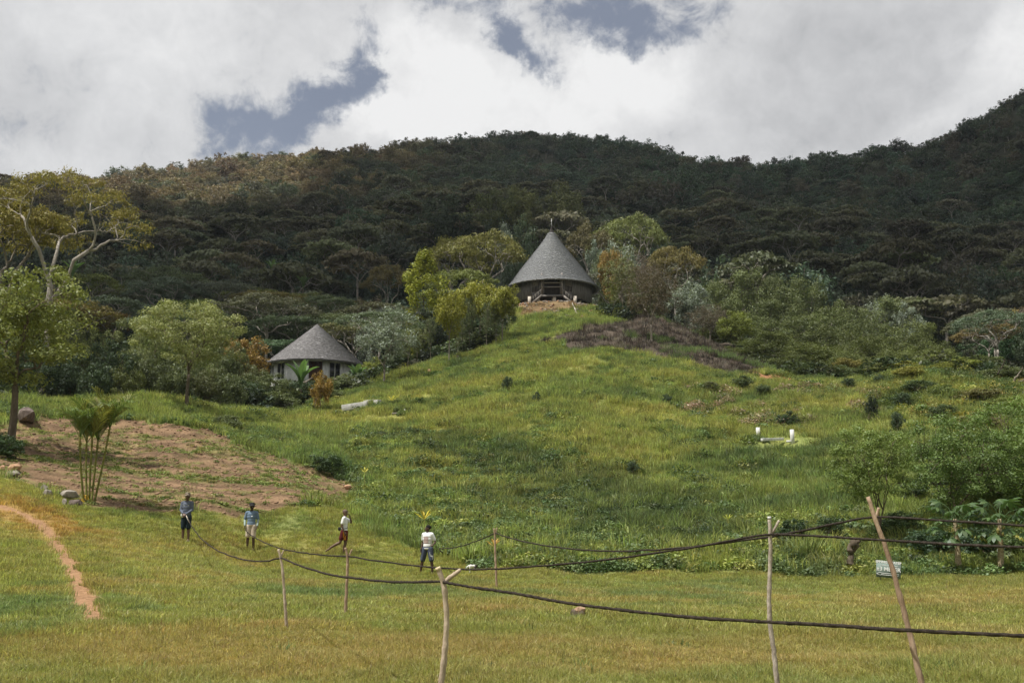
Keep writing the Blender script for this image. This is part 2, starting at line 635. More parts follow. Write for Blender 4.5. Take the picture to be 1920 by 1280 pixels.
def H(X, Y):
    X = np.atleast_1d(np.asarray(X, float))
    Y = np.atleast_1d(np.asarray(Y, float))
    d = np.hypot(X, Y)
    z = Hbase(X, Y)
    rough_ = sstep(38, 60, d)
    z = z + (fbm(X * .9, Y * .9, 3) - .5) * 0.07
    z = z + rough_ * ((fbm(X * .28, Y * .28, 5) - .5) * 0.9 + (fbm(X * .9, Y * .9, 9) - .5) * 0.62)
    kf = 1 - sstep(6.3, 8.3, np.hypot(X - _hc[0], Y - _hc[1]))
    z = z * (1 - kf) + (HUT_Z - .14) * kf
    z = z + sstep(180, 300, d) * (fbm(X * .02, Y * .02, 21, 3) - .5) * 15
    return z


_DS = np.exp(np.linspace(math.log(6), math.log(900), 700))


def hit(px, py):
    """where the line through a pixel of the photograph meets the ground"""
    r = ray(px, py)
    X, Y = r[0] * _DS, r[1] * _DS
    zr = CAMZ + r[2] * _DS
    h = H(X, Y)
    b = np.nonzero(zr <= h)[0]
    if len(b) == 0:
        i = int(np.argmin(zr - h))
        return np.array([X[i], Y[i], h[i]])
    i = b[0]
    if i == 0:
        return np.array([X[0], Y[0], h[0]])
    a0, a1 = zr[i - 1] - h[i - 1], zr[i] - h[i]
    t = a0 / (a0 - a1 + 1e-9)
    d = _DS[i - 1] + t * (_DS[i] - _DS[i - 1])
    x, y = r[0] * d, r[1] * d
    return np.array([x, y, float(H(x, y)[0])])


def h1(x, y):
    return float(H(x, y)[0])


# ---- zones on the ground (polygons in metres, found once from where they lie)
def poly(pts):
    return np.array([hit(*p)[:2] for p in pts])


def inside(P, X, Y, warp=0.0, ws=0.5, seed=40):
    if warp:
        X = X + (fbm(X * ws, Y * ws, seed) - .5) * 2 * warp
        Y = Y + (fbm(X * ws + 31, Y * ws, seed + 5) - .5) * 2 * warp
    r = np.zeros(np.shape(X), bool)
    n = len(P)
    j = n - 1
    for i in range(n):
        xi, yi, xj, yj = P[i][0], P[i][1], P[j][0], P[j][1]
        c = ((yi > Y) != (yj > Y)) & (X < (xj - xi) * (Y - yi) / (yj - yi + 1e-12) + xi)
        r ^= c
        j = i
    return r


def dist_line(P, X, Y):
    best = np.full(np.shape(X), 1e9)
    for a, b in zip(P[:-1], P[1:]):
        ab = b - a
        t = np.clip(((X - a[0]) * ab[0] + (Y - a[1]) * ab[1]) / (ab @ ab + 1e-9), 0, 1)
        best = np.minimum(best, np.hypot(X - a[0] - t * ab[0], Y - a[1] - t * ab[1]))
    return best


Z_GARDEN = poly([(-60, 800), (60, 788), (110, 782), (250, 785), (400, 812), (450, 838), (565, 872), (668, 902), (668, 940), (540, 954), (400, 956), (250, 953),
                 (160, 948), (60, 905), (0, 885), (-60, 880)])
Z_BURN = poly([(1030, 648), (1090, 614), (1190, 598), (1310, 618), (1410, 655), (1490, 704), (1390, 706), (1290, 684), (1200, 668), (1100, 658), (1050, 662)])
Z_RED = poly([(1400, 702), (1440, 702), (1500, 711), (1490, 717), (1430, 714)])
Z_STONY = poly([(975, 571), (1118, 571), (1105, 579), (1050, 583), (1000, 592), (975, 592)])
Z_WEED = poly([(700, 806), (860, 806), (960, 840), (1110, 880), (1180, 930), (1400, 960), (1560, 985), (1930, 1000), (1930, 1072), (1500, 1081), (1100, 1077), (900, 1070), (860, 1040),
               (760, 985), (690, 950), (655, 900), (640, 850)])
Z_WEED2 = poly([(395, 785), (470, 790), (590, 850), (710, 895), (720, 965), (680, 945), (676, 905), (575, 868), (432, 818)])
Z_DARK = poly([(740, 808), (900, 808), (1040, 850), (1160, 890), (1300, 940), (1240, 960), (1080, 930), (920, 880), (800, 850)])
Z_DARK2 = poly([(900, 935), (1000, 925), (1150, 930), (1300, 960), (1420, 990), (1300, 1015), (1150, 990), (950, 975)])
L_PATH = poly([(-120, 930), (0, 948), (55, 968), (95, 1002), (122, 1045), (150, 1100), (178, 1165)])
L_BARE = poly([(-200, 925), (-60, 938), (0, 947), (60, 972), (110, 990)])
_fb = poly([(-300, 870), (0, 893), (90, 925), (160, 950), (400, 957), (560, 950), (650, 955), (700, 1005), (800, 1035), (860, 1050), (910, 1068), (1100, 1077),
            (1500, 1083), (1700, 1082), (1920, 1076), (2400, 1074)])
_fb = _fb[np.argsort(_fb[:, 0])]
_tl_px = [(-500, 752), (0, 752), (200, 752), (300, 750), (410, 762), (480, 772), (560, 770), (620, 745), (690, 722), (740, 700), (790, 682), (860, 668), (925, 650), (955, 610),
          (962, 585)]
_tl_px2 = [(1125, 588), (1180, 602), (1290, 610), (1370, 645), (1440, 690), (1500, 708), (1560, 712), (1660, 705), (1710, 695), (1800, 705), (1920, 724), (2400, 720)]
_tl = [hit(*p) for p in _tl_px] + [np.array([*(at(975, 560, 147)[:2]), 0]), np.array([*(at(1105, 560, 147)[:2]), 0])] + [hit(*p) for p in _tl_px2]
_tla = np.array([math.atan2(p[0], p[1]) for p in _tl])
_tld = np.array([math.hypot(p[0], p[1]) for p in _tl])
_o = np.argsort(_tla)
_tla, _tld = _tla[_o], _tld[_o]


def in_field(X, Y):
    w = (fbm(X * .6, Y * .6, 61) - .5) * 1.6
    return Y + w < np.interp(X, _fb[:, 0], _fb[:, 1])


def treeline(X, Y):
    return np.interp(np.arctan2(X, Y), _tla, _tld)


def ell(px, py, rx, ry):
    """soft patch on the ground round a spot; rx across, ry along the line of sight, metres"""
    p = hit(px, py)
    return p[0], p[1], rx, ry


YEL = [ell(1500, 1125, 9, 3.0), ell(1150, 1130, 5, 1.6), ell(150, 1210, 2.8, 1.8), ell(600, 1230, 3.5, 1.6), ell(250, 1100, 1.2, 5), ell(1250, 1240, 2.4, 1.1),
       ell(850, 735, 9, 5), ell(800, 745, 6, 3), ell(1080, 860, 5, 8), ell(1130, 880, 3, 8), ell(760, 870, 6, 4), ell(640, 780, 6, 3), ell(1730, 700, 12, 4),
       ell(1850, 750, 5, 6), ell(1300, 780, 6, 4), ell(1560, 760, 8, 4), ell(700, 790, 8, 3), ell(950, 1150, 2, 1.5), ell(60, 1010, 2, 1.2), ell(1240, 700, 8, 4), ell(600, 1100, 4, 3)]
LUSH = [ell(60, 1120, 2.4, 3), ell(100, 1180, 1.8, 1.6), ell(880, 1110, 7, 3), ell(1300, 1105, 12, 1.8), ell(560, 1185, 1.6, 1.0), ell(380, 960, 6, 2), ell(1250, 870, 14, 5),
        ell(1250, 690, 18, 4), ell(1440, 880, 10, 5), ell(700, 730, 8, 3), ell(820, 690, 10, 3), ell(1400, 740, 8, 3), ell(1000, 625, 6, 6), ell(960, 1220, 1.8, .9),
        ell(900, 705, 6, 3), ell(1750, 820, 8, 8), ell(1550, 900, 5, 6)]


def patch(lst, X, Y):
    s = np.zeros(np.shape(X))
    wx = (fbm(X * .25, Y * .25, 71) - .5) * 3
    wy = (fbm(X * .25, Y * .25, 77) - .5) * 3
    for x, y, rx, ry in lst:
        s = np.maximum(s, np.exp(-(((X + wx - x) / rx) ** 2 + ((Y + wy - y) / ry) ** 2)))
    return s


C_FIELD = np.array([0.275, 0.280, 0.088])
C_FIELDY = np.array([0.350, 0.290, 0.108])
C_LUSH = np.array([0.175, 0.225, 0.085])
C_HILL = np.array([0.228, 0.268, 0.086])
C_HILLY = np.array([0.305, 0.300, 0.094])
C_HILLD = np.array([0.120, 0.165, 0.066])
C_DIRT = np.array([0.245, 0.160, 0.100])
C_PATH = np.array([0.360, 0.215, 0.125])
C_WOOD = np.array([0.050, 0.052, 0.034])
C_BURN = np.array([0.082, 0.066, 0.054])


def lerp(a, b, t):
    return a * (1 - t[..., None]) + b * t[..., None]


def zones(X, Y):
    d = np.hypot(X, Y)
    Zn = {}
    Zn['field'] = in_field(X, Y)
    Zn['garden'] = inside(Z_GARDEN, X, Y, 0.8, 0.5) & ~Zn['field']
    Zn['burn'] = inside(Z_BURN, X, Y, 2.5, 0.25)
    Zn['red'] = inside(Z_RED, X, Y, 1.2, 0.4)
    Zn['stony'] = inside(Z_STONY, X, Y, 1.0, 0.5)
    Zn['weed'] = (inside(Z_WEED, X, Y, 2.0, 0.3) | inside(Z_WEED2, X, Y, 1.0, 0.4)) & ~Zn['field']
    Zn['wood'] = d > treeline(X, Y) + (fbm(X * .3, Y * .3, 66) - .5) * 3
    w = (fbm(X * 2.2, Y * 2.2, 81, 3) - .5) * 0.7
    Zn['path'] = 1 - sstep(0.14, 0.34, dist_line(L_PATH, X, Y) + w * 0.45)
    Zn['bare'] = 1 - sstep(0.3, 2.2, dist_line(L_BARE, X, Y) + w * 3)
    return Zn


GROW_Y = [hit(300, 893)[1], hit(400, 848)[1], hit(300, 870)[1] + .2, hit(300, 925)[1]]


def garden_rows(X, Y):
    """green strips of seedlings across the garden"""
    yy = Y + (fbm(X * .12, Y * .12, 91, 2) - .5) * 2.5
    s = np.zeros(np.shape(X))
    for y0, wd, am in ((GROW_Y[0], .8, 1.0), (GROW_Y[1], .8, .75), (GROW_Y[2], .3, .5), (GROW_Y[3], .3, .4)):
        s = np.maximum(s, am * np.exp(-((yy - y0) / wd) ** 2))
    s = np.maximum(s, .85 * sstep(.45, .9, np.sin(yy * 2 * math.pi / 1.45)) * (fbm(X * .35, Y * .9, 98, 2) > .38))
    s = s + (fbm(X * .7, Y * .9, 95, 3) - .52) * 1.3
    return np.clip(s, 0, 1)


def colour(X, Y, Zn=None):
    if Zn is None:
        Zn = zones(X, Y)
    n1 = fbm(X * .22, Y * .22, 101, 4)
    n2 = fbm(X * 1.1, Y * 1.1, 111, 4)
    n3 = fbm(X * .06, Y * .06, 121, 3)
    ye, lu = patch(YEL, X, Y), patch(LUSH, X, Y)
    f = lerp(np.broadcast_to(C_FIELD, X.shape + (3,)), C_FIELDY, np.clip((n1 - .50) * 1.8 + (n2 - .5) * 1.8 + ye * .75, 0, 1))
    f = lerp(f, C_LUSH, np.clip((.42 - n1) * 3 + (.42 - n2) * 1.6 + lu * .75 - .1, 0, 1))
    h = lerp(np.broadcast_to(C_HILL, X.shape + (3,)), C_HILLY, np.clip((n1 - .5) * 2.0 + (n2 - .5) * 1.6 + ye * .75 + (n3 - .5) - .05, 0, 1))
    h = lerp(h, C_HILLD, np.clip((.45 - n1) * 3.0 + (.45 - n2) * 1.8 + lu * .7 - .05, 0, 1))
    c = np.where(Zn['field'][..., None], f, h)
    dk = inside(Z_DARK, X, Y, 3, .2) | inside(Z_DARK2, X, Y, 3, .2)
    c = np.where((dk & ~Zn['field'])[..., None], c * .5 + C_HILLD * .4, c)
    g = lerp(np.broadcast_to(C_DIRT, X.shape + (3,)), np.array([.15, .18, .05]), garden_rows(X, Y) * .75)
    g = g * (1 - .45 * sstep(.2, .9, np.sin((Y + (fbm(X * .12, Y * .12, 91, 2) - .5) * 2.5) * 2 * math.pi / 1.45 + 2.6)))[..., None]
    g = g * (0.50 + 1.0 * fbm(X * .5, Y * 3.0, 117, 4)[..., None])
    c = np.where(Zn['garden'][..., None], g, c)
    c = np.where(Zn['burn'][..., None], C_BURN * (0.55 + 1.1 * n2[..., None]), c)
    c = np.where(Zn['red'][..., None], np.array([.33, .17, .09]), c)
    c = np.where(Zn['stony'][..., None], np.array([.19, .135, .075]) * (0.6 + n2[..., None]), c)
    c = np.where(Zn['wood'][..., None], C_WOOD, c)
    c = lerp(c, np.array([.36, .22, .075]), Zn['bare'] * Zn['field'] * .85)
    c = lerp(c, C_PATH * (0.85 + .3 * n2[..., None]), Zn['path'] * Zn['field'])
    return c


# ---- the ground sheet
def terrain_mesh():
    az = np.concatenate([np.linspace(-math.pi, -0.72, 60, endpoint=False), np.linspace(-0.72, 0.72, 760, endpoint=False), np.linspace(0.72, math.pi, 61)])
    dd = np.concatenate([[0.05, 1.5, 3, 4.5], np.exp(np.linspace(math.log(6), math.log(130), 330)), np.exp(np.linspace(math.log(130), math.log(3000), 110))[1:]])
    A, D = np.meshgrid(az, dd)
    X, Y = D * np.sin(A), D * np.cos(A)
    Z = H(X, Y)
    V = np.stack([X, Y, Z], -1).reshape(-1, 3)
    n, m = len(az), len(dd)
    i = np.arange(m - 1)[:, None] * n
    j = np.arange(n - 1)[None, :]
    Q = np.stack([i + j, i + j + 1, i + n + j + 1, i + n + j], -1).reshape(-1, 4)[:, ::-1]
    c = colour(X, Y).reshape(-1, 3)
    mb = MB()
    mb.add(V, Q, rnd=np.zeros(len(V)))
    m_, N, L = newmat('ground_cover')
    a = N.new('ShaderNodeAttribute')
    a.attribute_name = 'col'
    n1 = tex(N, L, 9.0, 6, .7, 'World')
    n2 = tex(N, L, 60.0, 3, .7, 'World')
    k = ramp(N, L, n1, [(0.3, (0.5, 0.48, 0.42)), (0.65, (1.1, 1.1, 1.05))])
    col = mix_rgb(N, L, 1.0, a.outputs['Color'], k, 'MULTIPLY')
    k2 = ramp(N, L, n2, [(0.3, (0.75, 0.75, 0.75)), (0.7, (1.15, 1.15, 1.15))])
    col = mix_rgb(N, L, 1.0, col, k2, 'MULTIPLY')
    p = N.new('ShaderNodeBsdfPrincipled')
    L.new(col, p.inputs['Base Color'])
    p.inputs['Roughness'].default_value = 0.95
    p.inputs['Specular IOR Level'].default_value = 0.1
    b = N.new('ShaderNodeBump')
    b.inputs['Strength'].default_value = 0.8
    b.inputs['Distance'].default_value = 0.06
    L.new(n1, b.inputs['Height'])
    L.new(b.outputs[0], p.inputs['Normal'])
    o = N.new('ShaderNodeOutputMaterial')
    L.new(p.outputs[0], o.inputs['Surface'])
    me = mb.mesh('terrain', m_, smooth=True)
    ca = me.attributes.new('col', 'FLOAT_COLOR', 'POINT')
    ca.data.foreach_set('color', np.concatenate([c, np.ones((len(c), 1))], 1).astype(np.float32).ravel())
    return link('terrain', me)


terrain = terrain_mesh()
tag(terrain, kind='structure')


# ---------------------------------------------------------------- scattered stuff
def scatter(name, protos, P, scl, col, rot=None, label=None, idx=None):
    """one stuff object: points that carry size, turn and colour; geometry nodes put a plant on each"""
    n = len(P)
    me = bpy.data.meshes.new(name)
    me.vertices.add(n)
    me.vertices.foreach_set('co', np.asarray(P, np.float32).ravel())
    if rot is None:
        rot = np.stack([rng.normal(0, .08, n), rng.normal(0, .08, n), rng.random(n) * 6.283], -1)
    if np.ndim(scl) == 1:
        scl = np.repeat(np.asarray(scl)[:, None], 3, 1)
    for nm, ty, key, arr in (('rot', 'FLOAT_VECTOR', 'vector', rot), ('scl', 'FLOAT_VECTOR', 'vector', scl)):
        a = me.attributes.new(nm, ty, 'POINT')
        a.data.foreach_set(key, np.asarray(arr, np.float32).ravel())
    a = me.attributes.new('idx', 'INT', 'POINT')
    a.data.foreach_set('value', (rng.integers(0, len(protos), n) if idx is None else idx).astype(np.int32))
    a = me.attributes.new('col', 'FLOAT_COLOR', 'POINT')
    a.data.foreach_set('color', np.concatenate([np.asarray(col), np.ones((n, 1))], 1).astype(np.float32).ravel())
    o = link(name, me)
    c = bpy.data.collections.new(name + '_kinds')
    for k, pm in enumerate(protos):
        c.objects.link(bpy.data.objects.new(f'{name}_kind_{k:02d}', pm))
    g = bpy.data.node_groups.new(name, 'GeometryNodeTree')
    g.interface.new_socket('Geometry', in_out='INPUT', socket_type='NodeSocketGeometry')
    g.interface.new_socket('Geometry', in_out='OUTPUT', socket_type='NodeSocketGeometry')
    gi, go = g.nodes.new('NodeGroupInput'), g.nodes.new('NodeGroupOutput')
    ci = g.nodes.new('GeometryNodeCollectionInfo')
    ci.inputs['Collection'].default_value = c
    ci.inputs['Separate Children'].default_value = True
    ci.inputs['Reset Children'].default_value = True
    ip = g.nodes.new('GeometryNodeInstanceOnPoints')
    ip.inputs['Pick Instance'].default_value = True

    def na(nm, ty):
        x = g.nodes.new('GeometryNodeInputNamedAttribute')
        x.data_type = ty
        x.inputs['Name'].default_value = nm
        return x.outputs['Attribute']
    g.links.new(gi.outputs[0], ip.inputs['Points'])
    g.links.new(ci.outputs[0], ip.inputs['Instance'])
    g.links.new(na('idx', 'INT'), ip.inputs['Instance Index'])
    g.links.new(na('rot', 'FLOAT_VECTOR'), ip.inputs['Rotation'])
    g.links.new(na('scl', 'FLOAT_VECTOR'), ip.inputs['Scale'])
    g.links.new(ip.outputs[0], go.inputs[0])
    md = o.modifiers.new('scatter', 'NODES')
    md.node_group = g
    tag(o, label, None, None, 'stuff')
    return o


def tuft(n, h, spread, w, bend=0.5, mat=None, name='tuft'):
    """a tuft of grass: each blade two bent quads"""
    mb = MB()
    a = rng.random(n) * 6.283
    r = np.sqrt(rng.random(n)) * spread
    b = np.stack([np.cos(a) * r, np.sin(a) * r, np.full(n, -0.02)], -1)
    la = a + rng.normal(0, .9, n)
    ln = np.stack([np.cos(la), np.sin(la), np.zeros(n)], -1)
    hh = h * (0.5 + 0.7 * rng.random(n))
    bd = bend * rng.random(n)
    mid = b + ln * (hh * bd * .25)[:, None] + np.array([0, 0, 1]) * (hh * .55)[:, None]
    tip = b + ln * (hh * bd * .9)[:, None] + np.array([0, 0, 1]) * (hh * (1 - .35 * bd))[:, None]
    sa = rng.random(n) * 6.283
    s = np.stack([np.cos(sa), np.sin(sa), np.zeros(n)], -1) * (w * .5)
    V = np.stack([b - s, b + s, mid + s * .8, mid - s * .8, tip], 1).reshape(-1, 3)
    k = np.arange(n)[:, None] * 5
    mb.add(V, k + np.array([0, 1, 2, 3]), k + np.array([3, 2, 4]), rnd=np.repeat(rng.random(n), 5))
    return mb.mesh(name, mat or M_GRASS)


def clump(n, rad, h, L, W, up=.6, mat=None, stems=0, name='clump'):
    """low leafy plant: leaves over a flattened dome"""
    mb = MB()
    d = rng.normal(size=(n, 3))
    d[:, 2] = np.abs(d[:, 2])
    d /= np.linalg.norm(d, axis=1)[:, None]
    rr = (0.35 + 0.65 * rng.random(n) ** .6)
    lump = 0.75 + 0.5 * fbm(d[:, 0] * 2 + 5, d[:, 1] * 2 + d[:, 2], int(rng.integers(999)), 2)
    c = d * rr[:, None] * lump[:, None] * np.array([rad, rad, h])
    mb.leaves(c, L * (.7 + .6 * rng.random(n)), W * (.7 + .6 * rng.random(n)), up=up)
    return mb.mesh(name, mat or M_LEAF_I)


def sample(dmin, dmax, n, power=1.0, azr=0.74):
    n = int(n * azr / .60)
    """random ground spots in the wedge the camera sees; power 1 even over the ground, lower = denser near"""
    az = (rng.random(n) * 2 - 1) * azr
    u = rng.random(n)
    k = power + 1
    d = (dmin ** k + u * (dmax ** k - dmin ** k)) ** (1 / k)
    return d * np.sin(az), d * np.cos(az)


# field grass -------------------------------------------------------------
FAST = 1.0
g_short = [tuft(30, .17, .17, .012, 1.0, name='short_tuft') for _ in range(5)]
g_mid = [tuft(44, .20, .28, .017, .9, name='field_tuft') for _ in range(5)]
g_tall = [tuft(40, .55, .40, .024, .8, name='hill_tuft') for _ in range(6)]
w_leafy = [clump(230, .50, .34, .12, .07, name='weed_clump') for _ in range(4)] + [clump(90, .5, .42, .20, .12, name='broad_weed') for _ in range(1)] + [tuft(60, .5, .42, .022, .9, name='weedy_grass') for _ in range(2)]


def field_points(d0, d1, n, power):
    X, Y = sample(d0, d1, n, power, 0.74)
    n = len(X)
    Zn = zones(X, Y)
    keep = Zn['field'] & (Zn['path'] < .12) & (rng.random(n) > Zn['bare'] * .6)
    X, Y = X[keep], Y[keep]
    return X, Y


def jitter(c, am=.18):
    n = len(c)
    return np.clip(c * (1 + rng.normal(0, am, n)[:, None]) * (1 + rng.normal(0, .05, (n, 3))), 0.005, .6)


Xa, Ya = field_points(6.5, 17, 34000, .6)
Xb, Yb = field_points(16, 46, 52000, .55)
P1 = np.stack([Xa, Ya, H(Xa, Ya)], -1)
P2 = np.stack([Xb, Yb, H(Xb, Yb)], -1)
hv = lambda X, Y: .22 + 1.05 * fbm(X * .8, Y * .8, 131, 3)
s1 = rng.uniform(.7, 1.15, len(Xa)) * hv(Xa, Ya)
s2 = rng.uniform(.7, 1.15, len(Xb)) * hv(Xb, Yb)
scatter('short_grass', g_short, P1, np.stack([s1 ** .5, s1 ** .5, s1], -1), jitter(colour(Xa, Ya)) * 1.15, label='short mown-looking yellow-green grass of the near field')
scatter('field_grass', g_mid, P2, np.stack([s2 ** .5, s2 ** .5, s2], -1), jitter(colour(Xb, Yb)) * 1.15, label='yellow-green grass of the field round the four people')

# taller tufts that stand out of the field
Xc, Yc = field_points(8, 40, 260, .4)
k = fbm(Xc * .5, Yc * .5, 141, 3) > .52
Xc, Yc = Xc[k], Yc[k]
Pc = np.stack([Xc, Yc, H(Xc, Yc)], -1)
scatter('grass_tufts', g_short, Pc, rng.uniform(.8, 1.25, len(Xc)), jitter(np.broadcast_to(C_LUSH, (len(Xc), 3)) * 1.1), label='darker tufts of taller grass in the field')

def open_spots(X, Y):
    """trampled places round the posts and slabs, where the grass stays short"""
    r = np.zeros(np.shape(X), bool)
    for px, py, rr in ((1423, 829, 1.0), (1450, 835, .9), (1486, 833, 1.0), (1436, 835, .7), (1465, 835, .7), (650, 774, .8), (668, 772, .8), (686, 768, .7), (708, 762, .5), (748, 780, .7), (858, 678, .5)):
        p = hit(px, py)
        r |= np.hypot(X - p[0], (Y - p[1]) * .6) < rr
    return r | (np.hypot(X - _hc[0], Y - _hc[1]) < 9.3)


# hillside grass ----------------------------------------------------------
X, Y = sample(36, 150, 110000, .8)
Zn = zones(X, Y)
d = np.hypot(X, Y)
keep = ~Zn['field'] & ~Zn['garden'] & (~Zn['burn'] | (fbm(X * .3, Y * .3, 171, 3) > .68)) & ~Zn['wood'] & ~Zn['red'] & ~open_spots(X, Y) & (rng.random(len(X)) > Zn['stony'] * .8) & (rng.random(len(X)) > Zn['weed'] * .45)
X, Y = X[keep], Y[keep]
s = rng.uniform(.6, 1.25, len(X)) * (.25 + 1.4 * fbm(X * .55, Y * .55, 151, 4))
gc = colour(X, Y)
gc = np.where(zones(X, Y)['burn'][:, None], C_HILLD * 1.1, gc)
scatter('hillside_grass', g_tall, np.stack([X, Y, H(X, Y)], -1), np.stack([s ** .5 * 1.15, s ** .5 * 1.15, s], -1), jitter(gc, .24) * 1.15,
        label='tall green and yellow grass over the hillside below the round huts')

# weeds on the bank -------------------------------------------------------
X, Y = sample(35, 110, 50000, .6)
Zn = zones(X, Y)
w = fbm(X * .3, Y * .3, 161, 3)
w2 = fbm(X * .9, Y * .9, 165, 2)
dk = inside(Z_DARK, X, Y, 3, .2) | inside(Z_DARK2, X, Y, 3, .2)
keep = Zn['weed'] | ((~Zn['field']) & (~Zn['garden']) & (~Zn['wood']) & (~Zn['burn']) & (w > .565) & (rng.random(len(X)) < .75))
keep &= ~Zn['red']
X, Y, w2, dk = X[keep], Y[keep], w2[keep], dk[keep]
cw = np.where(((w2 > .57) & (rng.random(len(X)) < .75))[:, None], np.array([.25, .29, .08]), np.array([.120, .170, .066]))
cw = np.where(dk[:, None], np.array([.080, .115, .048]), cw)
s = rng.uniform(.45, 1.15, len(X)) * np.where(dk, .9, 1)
scatter('ground_cover', w_leafy, np.stack([X, Y, H(X, Y)], -1), s, jitter(cw, .22), label='leafy weeds and creepers covering the bank behind the field')

# garden seedlings and clods
X, Y = sample(40, 80, 60000, .8)
Zn = zones(X, Y)
gr = garden_rows(X, Y)
keep = Zn['garden'] & (rng.random(len(X)) < gr * 1.0 + .03)
X, Y = X[keep], Y[keep]
scatter('seedlings', [clump(26, .22, .14, .10, .06, name='seedling_clump') for _ in range(3)] + [tuft(20, .22, .16, .014, .9, name='garden_tuft')],
        np.stack([X, Y, H(X, Y)], -1), rng.uniform(.5, 1.1, len(X)), jitter(np.where((rng.random(len(X)) < .18)[:, None], np.array([.30, .25, .11]), np.array([.15, .19, .05])), .2),
        label='low seedlings and straw in rows across the brown garden plot')
X, Y = sample(40, 80, 16000, .8)
Zn = zones(X, Y)
X, Y = X[Zn['garden']], Y[Zn['garden']]
mbc = MB()
mbc.ellipsoid((0, 0, 0), (.09, .075, .05), 6, 4)
clodm = rough_material('clod', [(0.3, (0.13, 0.08, 0.05)), (0.7, (0.33, 0.21, 0.13))], 8, kind='World')
scatter('soil_clods', [mbc.mesh('soil_clod', clodm)], np.stack([X, Y, H(X, Y)], -1), rng.uniform(.3, 1.25, len(X)), np.ones((len(X), 3)), label='clods of dug brown earth in the garden plot')

# dry bank and the overgrown right shoulder of the slope
Z_BANK = poly([(1300, 728), (1480, 728), (1640, 722), (1660, 800), (1560, 812), (1420, 800), (1300, 775)])
Z_SHOULDER = poly([(1630, 702), (1720, 694), (1930, 720), (1990, 800), (1800, 800), (1700, 790), (1640, 760)])
X, Y = sample(58, 100, 26000, .8)
inb, ins_ = inside(Z_BANK, X, Y, 2, .3), inside(Z_SHOULDER, X, Y, 2, .3)
q = fbm(X * .35, Y * .35, 341, 3)
keep = (inb & (q > .50) & (rng.random(len(X)) < .75)) | (ins_ & (rng.random(len(X)) < .55))
X, Y, q, inb = X[keep], Y[keep], q[keep], inb[keep]
u = rng.random(len(X))
cb3 = np.where((u < .42)[:, None], np.array([.30, .235, .16]), np.where((u < .7)[:, None], np.array([.085, .125, .05]), np.array([.19, .215, .065])))
cs3 = np.where((q > .55)[:, None], np.array([.085, .120, .045]), np.where((u < .35)[:, None], np.array([.27, .255, .065]), np.where((u < .45)[:, None], np.array([.30, .20, .07]), np.array([.17, .21, .065]))))
scatter('bank_scrub', [clump(200, .7, .6, .15, .07, name='scrub_clump') for _ in range(3)] + [tuft(50, .6, .5, .03, 1.1, name='scrub_tuft') for _ in range(2)], np.stack([X, Y, H(X, Y)], -1),
        rng.uniform(.4, 1.35, len(X)), jitter(np.where(inb[:, None], cb3, cs3), .2), label='dry tan brush and green scrub on the bank and the right shoulder of the slope')

# burnt scrub
X, Y = sample(90, 130, 16000, .8)
Zn = zones(X, Y)
X, Y = X[Zn['burn'] & ~Zn['wood']], Y[Zn['burn'] & ~Zn['wood']]
scatter('burnt_scrub', [tuft(30, .6, .5, .03, 1.0, name='burnt_tuft') for _ in range(3)], np.stack([X, Y, H(X, Y)], -1), rng.uniform(.4, 1.1, len(X)),
        jitter(np.where((rng.random(len(X)) < .3)[:, None], np.array([.20, .17, .15]), np.array([.065, .050, .042])), .45), label='burnt brown scrub on the shoulder of the hill')

# ---------------------------------------------------------------- trees
def bez(p0, p1, p2, n):
    t = np.linspace(0, 1, n)[:, None]
    return (1 - t) ** 2 * p0 + 2 * t * (1 - t) * p1 + t ** 2 * p2


